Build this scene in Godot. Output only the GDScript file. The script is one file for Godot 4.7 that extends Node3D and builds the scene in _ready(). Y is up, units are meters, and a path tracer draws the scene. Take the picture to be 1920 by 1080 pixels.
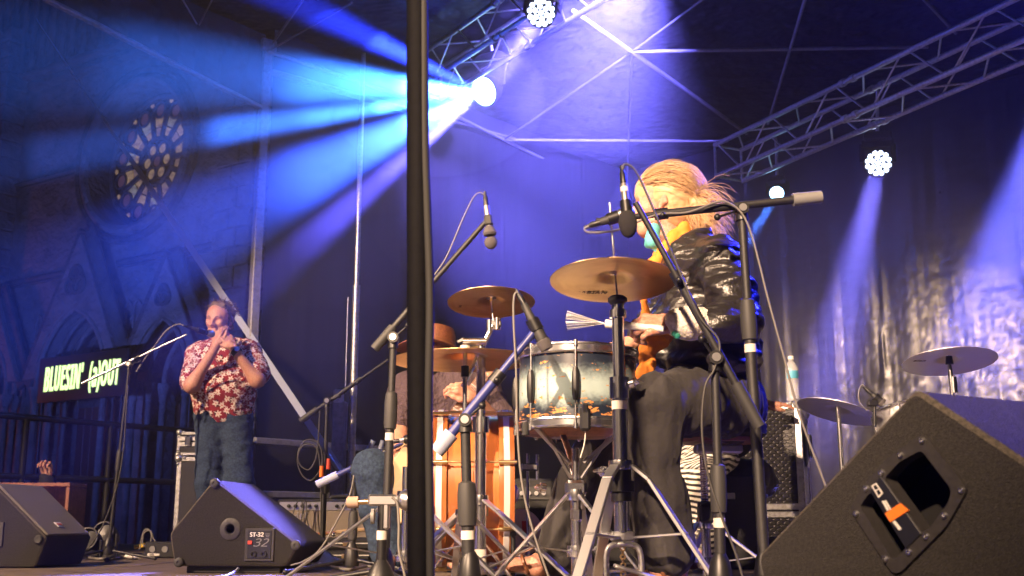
extends Node3D
# Night concert on an open-air stage: drummer, harmonica player, guitarist, stage monitors, stands, haze and moving heads, with a church front behind.
# Metres, y up. The camera stands just in front of the stage, 0.2 m above the stage floor, looking along -z and 12 degrees up.

const F := 2100.0
const PITCH := 12.0
const EYE := Vector3(0, 0.2, 0)
const GROUND := -1.35
var M := {}
var used := {}
var rng := RandomNumberGenerator.new()

# ---------------------------------------------------------------- mesh builder
class MB:
	var v := PackedVector3Array()
	var n := PackedVector3Array()
	var t := PackedVector2Array()
	var ix := PackedInt32Array()
	func vert(p: Vector3, nn: Vector3, uv := Vector2.ZERO) -> int:
		v.append(p); n.append(nn); t.append(uv)
		return v.size() - 1
	func tri(a: int, b: int, c: int) -> void:
		ix.append(a); ix.append(c); ix.append(b)
	func quad(a: Vector3, b: Vector3, c: Vector3, d: Vector3) -> void:
		var nn := (b - a).cross(d - a)
		if nn.length_squared() < 1e-16: nn = (c - b).cross(d - b)
		nn = nn.normalized()
		var i := vert(a, nn, Vector2(0, 1)); vert(b, nn, Vector2(1, 1)); vert(c, nn, Vector2(1, 0)); vert(d, nn, Vector2(0, 0))
		tri(i, i + 1, i + 2); tri(i, i + 2, i + 3)
	func face(a: Vector3, b: Vector3, c: Vector3) -> void:
		var nn := (b - a).cross(c - a).normalized()
		var i := vert(a, nn); vert(b, nn); vert(c, nn)
		tri(i, i + 1, i + 2)
	static func frame(d: Vector3) -> Basis:
		var y := d.normalized()
		var x := Vector3.UP.cross(y)
		if x.length() < 0.01: x = Vector3.RIGHT
		x = (x - y * x.dot(y)).normalized()
		return Basis(x, y, x.cross(y))
	func tube(a: Vector3, b: Vector3, r0: float, r1 := -1.0, seg := 12, cap := true) -> void:
		if r1 < 0: r1 = r0
		var fr := MB.frame(b - a)
		var l := (b - a).length()
		lathe(Transform3D(fr, a), [Vector2(0, 0), Vector2(r0, 0), Vector2(r1, l), Vector2(0, l)] if cap else [Vector2(r0, 0), Vector2(r1, l)], seg)
	func lathe(xf: Transform3D, prof: Array, seg := 24, a0 := 0.0, a1 := TAU) -> void:
		var m := prof.size() - 1
		var ns := []
		var len_ := 0.0
		var lens := [0.0]
		for k in m:
			var d: Vector2 = prof[k + 1] - prof[k]
			ns.append(Vector2(d.y, -d.x).normalized())
			len_ += d.length(); lens.append(len_)
		for k in m:
			var p0: Vector2 = prof[k]
			var p1: Vector2 = prof[k + 1]
			if p0.distance_squared_to(p1) < 1e-14: continue
			var n0: Vector2 = ns[k]
			var n1: Vector2 = ns[k]
			if k > 0 and ns[k - 1].dot(n0) > 0.72: n0 = (n0 + ns[k - 1]).normalized()
			if k < m - 1 and ns[k + 1].dot(ns[k]) > 0.72: n1 = (ns[k] + ns[k + 1]).normalized()
			var base := v.size()
			for s in seg + 1:
				var a := a0 + (a1 - a0) * s / seg
				var c := cos(a); var sn := sin(a)
				vert(xf * Vector3(p0.x * c, p0.y, p0.x * sn), (xf.basis * Vector3(n0.x * c, n0.y, n0.x * sn)).normalized(), Vector2(float(s) / seg, 1.0 - lens[k] / len_))
				vert(xf * Vector3(p1.x * c, p1.y, p1.x * sn), (xf.basis * Vector3(n1.x * c, n1.y, n1.x * sn)).normalized(), Vector2(float(s) / seg, 1.0 - lens[k + 1] / len_))
			for s in seg:
				var i := base + s * 2
				if p0.x > 1e-7: tri(i, i + 1, i + 2)
				if p1.x > 1e-7: tri(i + 2, i + 1, i + 3)
	func sweep(pts: Array, r, seg := 8, cap := true) -> void:
		var m := pts.size()
		var tg: Vector3 = (pts[1] - pts[0]).normalized()
		var fr := MB.frame(tg)
		var x := fr.x
		var base := v.size()
		for k in m:
			var d: Vector3 = (pts[mini(k + 1, m - 1)] - pts[maxi(k - 1, 0)]).normalized()
			x = (x - d * x.dot(d)).normalized()
			var z := x.cross(d)
			var rr: float = r[k] if r is Array else r
			for s in seg + 1:
				var a := TAU * s / seg
				var q := x * cos(a) + z * sin(a)
				vert(pts[k] + q * rr, q, Vector2(float(s) / seg, float(k) / (m - 1)))
		for k in m - 1:
			for s in seg:
				var i := base + k * (seg + 1) + s
				tri(i, i + seg + 1, i + 1); tri(i + 1, i + seg + 1, i + seg + 2)
		if cap:
			for e in [[0, -1], [m - 1, 1]]:
				var k: int = e[0]
				var d: Vector3 = (pts[mini(k + 1, m - 1)] - pts[maxi(k - 1, 0)]).normalized() * e[1]
				var c := vert(pts[k], d)
				for s in seg:
					var a := vert(v[base + k * (seg + 1) + s], d)
					var b := vert(v[base + k * (seg + 1) + s + 1], d)
					if e[1] > 0: tri(c, b, a)
					else: tri(c, a, b)
	func box(xf: Transform3D, size: Vector3, bev := 0.0) -> void:
		var h := size / 2.0
		bev = minf(bev, 0.49 * minf(size.x, minf(size.y, size.z)))
		var ax := [Vector3.RIGHT, Vector3.UP, Vector3.BACK]
		var hs := [h.x, h.y, h.z]
		var P := func(a: int, sg: Array) -> Vector3:   # the corner of sign sg that lies on the face across axis a
			var p := Vector3.ZERO
			for k in 3: p += ax[k] * sg[k] * (hs[k] - (0.0 if k == a else bev))
			return xf * p
		for a in 3:
			var b := (a + 1) % 3
			var c := (a + 2) % 3
			for s in [-1, 1]:
				var q := []
				for w in [[-1, -1], [1, -1], [1, 1], [-1, 1]]:
					var sg := [0, 0, 0]
					sg[a] = s; sg[b] = w[0]; sg[c] = w[1]
					q.append(P.call(a, sg))
				if s > 0: quad(q[0], q[1], q[2], q[3])
				else: quad(q[3], q[2], q[1], q[0])
			if bev > 0:
				for sb in [-1, 1]:
					for sc in [-1, 1]:
						var l := [0, 0, 0]
						var r := [0, 0, 0]
						l[a] = -1; r[a] = 1
						for e in [l, r]: e[b] = sb; e[c] = sc
						var q := [P.call(b, l), P.call(b, r), P.call(c, r), P.call(c, l)]
						if sb * sc > 0: quad(q[0], q[3], q[2], q[1])
						else: quad(q[0], q[1], q[2], q[3])
		if bev > 0:
			for sx in [-1, 1]:
				for sy in [-1, 1]:
					for sz in [-1, 1]:
						var q := [P.call(0, [sx, sy, sz]), P.call(1, [sx, sy, sz]), P.call(2, [sx, sy, sz])]
						if sx * sy * sz > 0: face(q[0], q[1], q[2])
						else: face(q[0], q[2], q[1])
	func bar(a: Vector3, b: Vector3, w: float, h: float, bev := 0.0) -> void:
		var fr := MB.frame(b - a)
		box(Transform3D(fr, (a + b) / 2), Vector3(w, (b - a).length(), h), bev)
	func plane(xf: Transform3D, poly: Array, depth: float, bev := 0.0) -> void:   # polygon in the xy plane of xf, drawn out from z = 0 to z = -depth
		var pp := PackedVector2Array(poly)
		if Geometry2D.is_polygon_clockwise(pp): pp.reverse()
		var m := pp.size()
		var inner := pp
		if bev > 0:
			var off := Geometry2D.offset_polygon(pp, -bev, Geometry2D.JOIN_MITER)
			if off.size() == 1 and off[0].size() == m:
				var o2: PackedVector2Array = off[0]
				if Geometry2D.is_polygon_clockwise(o2): o2.reverse()
				var best := 0
				for k in m:
					if o2[k].distance_squared_to(pp[0]) < o2[best].distance_squared_to(pp[0]): best = k
				inner = PackedVector2Array()
				for k in m: inner.append(o2[(best + k) % m])
			else:
				bev = 0.0
		var tr := Geometry2D.triangulate_polygon(inner)
		var nf := (xf.basis.z).normalized()
		for e in [[0.0, 1], [-depth, -1]]:
			var base := v.size()
			for p in inner: vert(xf * Vector3(p.x, p.y, e[0]), nf * e[1], p)
			for k in range(0, tr.size(), 3):
				var ccw := (inner[tr[k + 1]] - inner[tr[k]]).cross(inner[tr[k + 2]] - inner[tr[k]]) > 0
				if ccw == (e[1] > 0): tri(base + tr[k], base + tr[k + 1], base + tr[k + 2])
				else: tri(base + tr[k], base + tr[k + 2], base + tr[k + 1])
		for k in m:
			var j := (k + 1) % m
			var a := pp[k]; var b := pp[j]; var ai := inner[k]; var bi := inner[j]
			quad(xf * Vector3(a.x, a.y, -depth + bev), xf * Vector3(b.x, b.y, -depth + bev), xf * Vector3(b.x, b.y, -bev), xf * Vector3(a.x, a.y, -bev))
			if bev > 0:
				quad(xf * Vector3(a.x, a.y, -bev), xf * Vector3(b.x, b.y, -bev), xf * Vector3(bi.x, bi.y, 0), xf * Vector3(ai.x, ai.y, 0))
				quad(xf * Vector3(ai.x, ai.y, -depth), xf * Vector3(bi.x, bi.y, -depth), xf * Vector3(b.x, b.y, -depth + bev), xf * Vector3(a.x, a.y, -depth + bev))
	func ball(c: Vector3, r: float, seg := 14, squash := 1.0, ax := Vector3.UP) -> void:
		var prof := []
		var k := seg / 2
		for i in k + 1:
			var a := -PI / 2 + PI * i / k
			prof.append(Vector2(maxf(0.0, r * cos(a)), r * squash * sin(a)))
		lathe(Transform3D(MB.frame(ax), c), prof, seg)
	func ring(c: Vector3, ax: Vector3, R: float, r: float, seg := 24, sub := 8, a0 := 0.0, a1 := TAU) -> void:
		var prof := []
		for i in sub + 1:
			var a := -PI / 2 + TAU * i / sub
			prof.append(Vector2(R + r * cos(a), r * sin(a)))
		lathe(Transform3D(MB.frame(ax), c), prof, seg, a0, a1)
	func add(o: MB) -> void:
		var b := v.size()
		v.append_array(o.v); n.append_array(o.n); t.append_array(o.t)
		for i in o.ix: ix.append(i + b)
	func mesh(origin := Vector3.ZERO) -> ArrayMesh:
		var a := []
		a.resize(Mesh.ARRAY_MAX)
		var vv := v.duplicate()
		for i in vv.size(): vv[i] -= origin
		a[Mesh.ARRAY_VERTEX] = vv; a[Mesh.ARRAY_NORMAL] = n; a[Mesh.ARRAY_TEX_UV] = t; a[Mesh.ARRAY_INDEX] = ix
		var m := ArrayMesh.new()
		m.add_surface_from_arrays(Mesh.PRIMITIVE_TRIANGLES, a)
		return m

# ---------------------------------------------------------------- placing
func ray(u: float, v: float) -> Vector3:
	var p := deg_to_rad(PITCH)
	return Vector3(0, sin(p), -cos(p)) * F + Vector3.RIGHT * (u - 960.0) + Vector3(0, cos(p), sin(p)) * (540.0 - v)
func at(u: float, v: float, z: float) -> Vector3:       # a sight line of the survey carried to z metres upstage
	var d := ray(u, v)
	return EYE + d * (z / -d.z)
func on(u: float, v: float, p: Vector3, nn: Vector3) -> Vector3:
	var d := ray(u, v)
	return EYE + d * ((p - EYE).dot(nn) / d.dot(nn))
func px(z: float) -> float:                             # metres to a pixel of the survey at that distance
	return z / F
func pts(list: Array, z: float) -> Array:
	var o := []
	for q in list: o.append(at(q[0], q[1], q[2] if q.size() > 2 else z))
	return o
func smooth_line(p: Array, per := 8) -> Array:
	var c := Curve3D.new()
	for k in p.size():
		var d: Vector3 = (p[mini(k + 1, p.size() - 1)] - p[maxi(k - 1, 0)]) / 6.0
		c.add_point(p[k], -d, d)
	var o := []
	for k in p.size() - 1:
		for j in per: o.append(c.sample(k, float(j) / per))
	o.append(p[-1])
	return o
func numbered(called: String) -> String:
	used[called] = used.get(called, 0) + 1
	return called if used[called] == 1 else "%s_%03d" % [called, used[called] - 1]
func thing(called: String, label: String, category: String, where := Vector3.ZERO, group := "") -> Node3D:
	var o := Node3D.new()
	o.name = numbered(called)
	add_child(o, true)
	o.position = where
	o.set_meta("label", label); o.set_meta("category", category)
	if group: o.set_meta("group", group)
	return o
func place_of(o: Node) -> Vector3:
	var p := Vector3.ZERO
	while o is Node3D and o != self:
		p += o.position
		o = o.get_parent()
	return p
func part(th: Node3D, called: String, mb: MB, mat: Material, label := "") -> MeshInstance3D:
	var o := MeshInstance3D.new()
	o.name = called
	o.mesh = mb.mesh(place_of(th))
	o.material_override = mat
	th.add_child(o, true)
	if label: o.set_meta("label", label)
	return o
func solo(called: String, mb: MB, mat: Material, label: String, category: String, group := "") -> MeshInstance3D:
	var lo := mb.v[0]
	var hi := mb.v[0]
	for p in mb.v: lo = lo.min(p); hi = hi.max(p)
	var base := Vector3((lo.x + hi.x) / 2, lo.y, (lo.z + hi.z) / 2)
	var o := MeshInstance3D.new()
	o.name = numbered(called)
	o.mesh = mb.mesh(base)
	o.position = base
	o.material_override = mat
	add_child(o, true)
	o.set_meta("label", label); o.set_meta("category", category)
	if group: o.set_meta("group", group)
	return o
func setting(called: String, mb: MB, mat: Material, parent: Node = null) -> MeshInstance3D:
	var o := MeshInstance3D.new()
	o.name = numbered(called) if parent == null else called
	o.mesh = mb.mesh()
	o.material_override = mat
	(self if parent == null else parent).add_child(o, true)
	if parent == null: o.set_meta("kind", "structure")
	return o
func lettering(th: Node3D, called: String, s: String, xf: Transform3D, height: float, mat: Material, bold := false, slant := 0.0, depth := 0.002, serif := false) -> MeshInstance3D:
	var tm := TextMesh.new()
	var f := SystemFont.new()
	f.font_names = PackedStringArray(["Droid Serif" if serif else "Droid Sans"])
	if bold: f.font_weight = 700
	tm.font = f
	tm.text = s
	tm.font_size = 64
	tm.pixel_size = height / 46.0
	tm.depth = depth
	var o := MeshInstance3D.new()
	o.name = called
	o.mesh = tm
	o.material_override = mat
	var b := xf.basis * Basis(Vector3(1, 0, 0), Vector3(slant, 1, 0), Vector3(0, 0, 1))
	o.transform = Transform3D(b, xf.origin - place_of(th))
	th.add_child(o, true)
	return o

# ---------------------------------------------------------------- materials
var tex := {}
func noise_tex(key: String, freq: float, oct := 4, kind := FastNoiseLite.TYPE_SIMPLEX_SMOOTH, ramp: Array = [], size := 512, seed_ := 1, as_normal := false) -> NoiseTexture2D:
	if tex.has(key): return tex[key]
	var nz := FastNoiseLite.new()
	nz.seed = seed_
	nz.noise_type = kind
	nz.frequency = freq
	nz.fractal_octaves = oct
	var nt := NoiseTexture2D.new()
	nt.width = size; nt.height = size
	nt.seamless = true
	nt.noise = nz
	nt.as_normal_map = as_normal
	if ramp.size():
		var g := Gradient.new()
		g.offsets = PackedFloat32Array(ramp.map(func(q): return q[0]))
		g.colors = PackedColorArray(ramp.map(func(q): return Color(q[1].x, q[1].y, q[1].z).linear_to_srgb()))
		nt.color_ramp = g
	tex[key] = nt
	return nt
func mat(key: String, c: Vector3, rough := 0.6, metal := 0.0, spec := 0.5) -> StandardMaterial3D:
	var m := StandardMaterial3D.new()
	m.resource_name = key
	m.albedo_color = Color(c.x, c.y, c.z).linear_to_srgb()
	m.roughness = rough
	m.metallic = metal
	m.metallic_specular = spec
	M[key] = m
	return m
func tri_map(m: StandardMaterial3D, scale: float, albedo: Texture2D = null, bump: Texture2D = null, bump_cm := 0.3, rough_tex: Texture2D = null, world := true) -> StandardMaterial3D:
	m.uv1_triplanar = true
	m.uv1_world_triplanar = world
	m.uv1_triplanar_sharpness = 6.0
	m.uv1_scale = Vector3.ONE * scale
	if albedo: m.albedo_texture = albedo
	if bump:
		m.heightmap_enabled = true
		m.heightmap_texture = bump
		m.heightmap_scale = bump_cm
	if rough_tex: m.roughness_texture = rough_tex
	return m

# ---------------------------------------------------------------- bodies: tapered capsules joined smoothly, meshed as surface nets
# bone = [a, b, ra, rb] adds; with a fifth entry -1 it carves
func body_mesh(bones: Array, cell: float, k: float, amp := 0.0, freq := 8.0, seed_ := 3, stretch := Vector3.ONE) -> MB:
	var lo := Vector3.ONE * 1e9
	var hi := Vector3.ONE * -1e9
	for b in bones:
		if b.size() > 4: continue
		var r := maxf(b[2], b[3]) + k + amp + cell * 2
		lo = lo.min(b[0] - Vector3.ONE * r).min(b[1] - Vector3.ONE * r)
		hi = hi.max(b[0] + Vector3.ONE * r).max(b[1] + Vector3.ONE * r)
	var nx := int((hi.x - lo.x) / cell) + 2
	var ny := int((hi.y - lo.y) / cell) + 2
	var nz := int((hi.z - lo.z) / cell) + 2
	var far := 0.2
	var f := PackedFloat32Array()
	f.resize(nx * ny * nz)
	f.fill(far)
	for pass_ in 2:
		for b in bones:
			if (b.size() > 4) != (pass_ == 1): continue
			var a: Vector3 = b[0]
			var d: Vector3 = b[1] - a
			var ra: float = b[2]
			var rb: float = b[3]
			var dd := maxf(d.length_squared(), 1e-9)
			var reach := maxf(ra, rb) + k + cell * 3 + amp
			var l := ((a.min(b[1]) - Vector3.ONE * reach - lo) / cell).floor()
			var h := ((a.max(b[1]) + Vector3.ONE * reach - lo) / cell).ceil()
			for iz in range(maxi(0, int(l.z)), mini(nz - 1, int(h.z)) + 1):
				for iy in range(maxi(0, int(l.y)), mini(ny - 1, int(h.y)) + 1):
					var row := (iz * ny + iy) * nx
					for ixx in range(maxi(0, int(l.x)), mini(nx - 1, int(h.x)) + 1):
						var p := lo + Vector3(ixx, iy, iz) * cell - a
						var tt := clampf(p.dot(d) / dd, 0.0, 1.0)
						var s := (p - d * tt).length() - (ra + (rb - ra) * tt)
						var o := f[row + ixx]
						if pass_ == 0:
							var hh := maxf(k - absf(o - s), 0.0) / k
							f[row + ixx] = minf(o, s) - hh * hh * k * 0.25
						else:
							var hh := maxf(k - absf(o + s), 0.0) / k
							f[row + ixx] = maxf(o, -s) + hh * hh * k * 0.25
	if amp > 0:
		var fn := FastNoiseLite.new()
		fn.seed = seed_
		fn.frequency = freq
		fn.fractal_octaves = 3
		for iz in nz:
			for iy in ny:
				for ixx in nx:
					var i := (iz * ny + iy) * nx + ixx
					if absf(f[i]) < amp + cell * 3:
						f[i] += amp * fn.get_noise_3dv((lo + Vector3(ixx, iy, iz) * cell) * stretch)
	var mb := MB.new()
	var id := PackedInt32Array()
	id.resize(nx * ny * nz)
	id.fill(-1)
	var off := [0, 1, nx, nx + 1, nx * ny, nx * ny + 1, nx * ny + nx, nx * ny + nx + 1]
	var edges := [[0, 1], [2, 3], [4, 5], [6, 7], [0, 2], [1, 3], [4, 6], [5, 7], [0, 4], [1, 5], [2, 6], [3, 7]]
	for iz in range(nz - 1):
		for iy in range(ny - 1):
			for ixx in range(nx - 1):
				var i := (iz * ny + iy) * nx + ixx
				if f[i] > cell * 2.5: continue
				var inside := 0
				for o in off:
					if f[i + o] < 0: inside += 1
				if inside == 0 or inside == 8: continue
				var sum := Vector3.ZERO
				var cnt := 0
				for e in edges:
					var va := f[i + off[e[0]]]
					var vb := f[i + off[e[1]]]
					if (va < 0) != (vb < 0):
						var w := va / (va - vb)
						var ea: int = e[0]
						var eb: int = e[1]
						sum += Vector3(ea & 1, (ea >> 1) & 1, ea >> 2).lerp(Vector3(eb & 1, (eb >> 1) & 1, eb >> 2), w)
						cnt += 1
				var g := Vector3.ZERO
				for o in 8:
					var fv := f[i + off[o]]
					g += Vector3(fv if o & 1 else -fv, fv if o & 2 else -fv, fv if o & 4 else -fv)
				id[i] = mb.vert(lo + (Vector3(ixx, iy, iz) + sum / cnt) * cell, g.normalized())
	for iz in range(1, nz - 1):
		for iy in range(1, ny - 1):
			for ixx in range(1, nx - 1):
				var i := (iz * ny + iy) * nx + ixx
				var v0 := f[i]
				if v0 > cell * 2.5: continue
				for ax in 3:
					var s: int = [1, nx, nx * ny][ax]
					if (v0 < 0) == (f[i + s] < 0): continue
					var s1: int = [nx, nx * ny, 1][ax]
					var s2: int = [nx * ny, 1, nx][ax]
					var q := [id[i], id[i - s1], id[i - s1 - s2], id[i - s2]]
					if q.min() < 0: continue
					if v0 < 0:
						mb.tri(q[0], q[1], q[2]); mb.tri(q[0], q[2], q[3])
					else:
						mb.tri(q[0], q[2], q[1]); mb.tri(q[0], q[3], q[2])
	return mb

func hand_bones(wrist: Vector3, dir: Vector3, back: Vector3, side: float, curl: float, s := 1.0, spread := 0.12, thumb_close := 0.5) -> Array:
	# dir: from wrist to knuckles; back: out of the back of the hand; side: +1 puts the thumb along back x dir
	var d := dir.normalized()
	var b := (back - d * back.dot(d)).normalized()
	var x := b.cross(d) * side
	var o := []
	var rows := [[0.030, 0.086, 0.074, 0.0086], [0.009, 0.092, 0.083, 0.0090], [-0.012, 0.088, 0.077, 0.0086], [-0.032, 0.078, 0.060, 0.0076]]
	o.append([wrist, wrist + d * 0.03 * s + x * 0.008 * s, 0.025 * s, 0.026 * s])
	for r in rows:
		var kn: Vector3 = wrist + (d * r[1] + x * r[0]) * s
		o.append([wrist + (d * 0.02 + x * r[0] * 0.5) * s, kn, 0.017 * s, 0.0125 * s])
		var fd: Vector3 = (d + x * r[0] * 4.0 * spread / 0.12).normalized()
		var bend := curl * 0.75
		var p := kn
		for j in 3:
			var c: Vector3 = fd * cos(bend) - b * sin(bend)
			var l: float = r[2] * [0.45, 0.31, 0.24][j] * s
			o.append([p, p + c * l, r[3] * (1.0 - j * 0.09) * s, r[3] * (0.93 - j * 0.1) * s])
			p += c * l
			bend += curl * [0.95, 0.7, 0.0][j]
	var t0: Vector3 = wrist + (d * 0.028 + x * 0.028 - b * 0.006) * s
	var t1: Vector3 = t0 + (d * 0.028 + x * 0.022 * (1.2 - thumb_close) - b * 0.012) * s
	var t2: Vector3 = t1 + (d * 0.030 + x * 0.010 * (1.0 - 2.0 * thumb_close) - b * 0.012 * thumb_close) * s
	var t3: Vector3 = t2 + (d * 0.022 - x * 0.010 * thumb_close - b * 0.010 * thumb_close) * s
	o.append([wrist + d * 0.01 * s, t0, 0.018 * s, 0.017 * s]); o.append([t0, t1, 0.0145 * s, 0.0115 * s]); o.append([t1, t2, 0.011 * s, 0.0098 * s]); o.append([t2, t3, 0.0098 * s, 0.0085 * s])
	return o

func head_bones(c: Vector3, fwd: Vector3, up: Vector3, s := 1.0) -> Array:
	# c: middle of the head; the face looks along fwd
	var f := fwd.normalized()
	var u := (up - f * up.dot(f)).normalized()
	var r := f.cross(u)
	var P := func(x: float, y: float, z: float) -> Vector3: return c + (r * x + u * y + f * z) * s   # right of the person, up, forward
	var o := [
		[P.call(0, 0.038, 0.012), P.call(0, 0.034, -0.030), 0.076, 0.078], [P.call(0, 0.0, 0.025), P.call(0, 0.0, -0.02), 0.066, 0.068],
		[P.call(0, -0.045, 0.036), P.call(0, -0.03, 0.0), 0.048, 0.054], [P.call(-0.016, -0.088, 0.062), P.call(0.016, -0.088, 0.062), 0.022, 0.022],
		[P.call(-0.05, -0.062, 0.018), P.call(-0.014, -0.088, 0.058), 0.020, 0.020], [P.call(0.05, -0.062, 0.018), P.call(0.014, -0.088, 0.058), 0.020, 0.020],
		[P.call(-0.038, -0.012, 0.060), P.call(-0.045, -0.02, 0.04), 0.022, 0.022], [P.call(0.038, -0.012, 0.060), P.call(0.045, -0.02, 0.04), 0.022, 0.022],
		[P.call(-0.034, 0.026, 0.078), P.call(0.034, 0.026, 0.078), 0.012, 0.012],
		[P.call(0, 0.014, 0.088), P.call(0, -0.026, 0.108), 0.009, 0.013], [P.call(-0.012, -0.03, 0.094), P.call(0.012, -0.03, 0.094), 0.010, 0.010],
		[P.call(-0.018, -0.056, 0.084), P.call(0.018, -0.056, 0.084), 0.009, 0.009], [P.call(-0.014, -0.067, 0.082), P.call(0.014, -0.067, 0.082), 0.009, 0.009],
		[P.call(-0.077, 0.018, -0.012), P.call(-0.080, -0.024, -0.004), 0.011, 0.008], [P.call(0.077, 0.018, -0.012), P.call(0.080, -0.024, -0.004), 0.011, 0.008],
		[P.call(-0.086, 0.026, -0.020), P.call(-0.086, 0.0, -0.026), 0.007, 0.007], [P.call(0.086, 0.026, -0.020), P.call(0.086, 0.0, -0.026), 0.007, 0.007],
		[P.call(-0.033, 0.004, 0.090), P.call(-0.031, 0.004, 0.090), 0.013, 0.013, -1], [P.call(0.033, 0.004, 0.090), P.call(0.031, 0.004, 0.090), 0.013, 0.013, -1],
		[P.call(-0.032, 0.004, 0.072), P.call(-0.031, 0.004, 0.072), 0.0135, 0.0135], [P.call(0.032, 0.004, 0.072), P.call(0.031, 0.004, 0.072), 0.0135, 0.0135],
	]
	for b in o: b[2] *= s; b[3] *= s
	return o

# ---------------------------------------------------------------- the scene
func on_height(u: float, v: float, y: float) -> Vector3:
	var d := ray(u, v)
	return EYE + d * ((y - EYE.y) / d.y)

func _ready() -> void:
	rng.seed = 7
	# camera
	var cam := Camera3D.new()
	cam.name = "camera"
	add_child(cam)
	cam.position = EYE
	cam.rotation_degrees = Vector3(PITCH, 0, 0)
	var lens := CameraAttributesPhysical.new()
	lens.frustum_focal_length = 24.0 / (2.0 * 540.0 / F)
	lens.frustum_focus_distance = 3.9
	lens.frustum_near = 0.05
	lens.frustum_far = 300.0
	lens.exposure_aperture = 8.0
	cam.attributes = lens
	cam.current = true
	# night sky and stage haze
	var env := Environment.new()
	env.background_mode = Environment.BG_SKY
	var sky := Sky.new()
	var ps := ProceduralSkyMaterial.new()
	ps.sky_top_color = Color(0.04, 0.05, 0.12)
	ps.sky_horizon_color = Color(0.10, 0.10, 0.16)
	ps.ground_horizon_color = Color(0.05, 0.05, 0.07)
	ps.ground_bottom_color = Color(0.02, 0.02, 0.03)
	sky.sky_material = ps
	env.sky = sky
	env.background_energy_multiplier = 0.35
	env.tonemap_mode = Environment.TONE_MAPPER_LINEAR
	env.tonemap_exposure = 1.0
	env.volumetric_fog_enabled = true
	env.volumetric_fog_density = 0.0014
	env.volumetric_fog_albedo = Color(0.95, 0.95, 0.97)
	env.volumetric_fog_anisotropy = 0.3
	env.sdfgi_enabled = true
	env.ssao_enabled = true
	env.ssil_enabled = true
	var we := WorldEnvironment.new()
	we.name = "environment"
	we.environment = env
	add_child(we)
	materials()
	stage_lamps()
	smoke()
	print("lamps")
	stage()
	print("stage")
	church()
	print("church")
	monitors()
	cases_and_amps()
	print("boxes")
	drums()
	print("drums")
	stands()
	print("stands")
	people()
	print("people")
	small_things()

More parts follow.
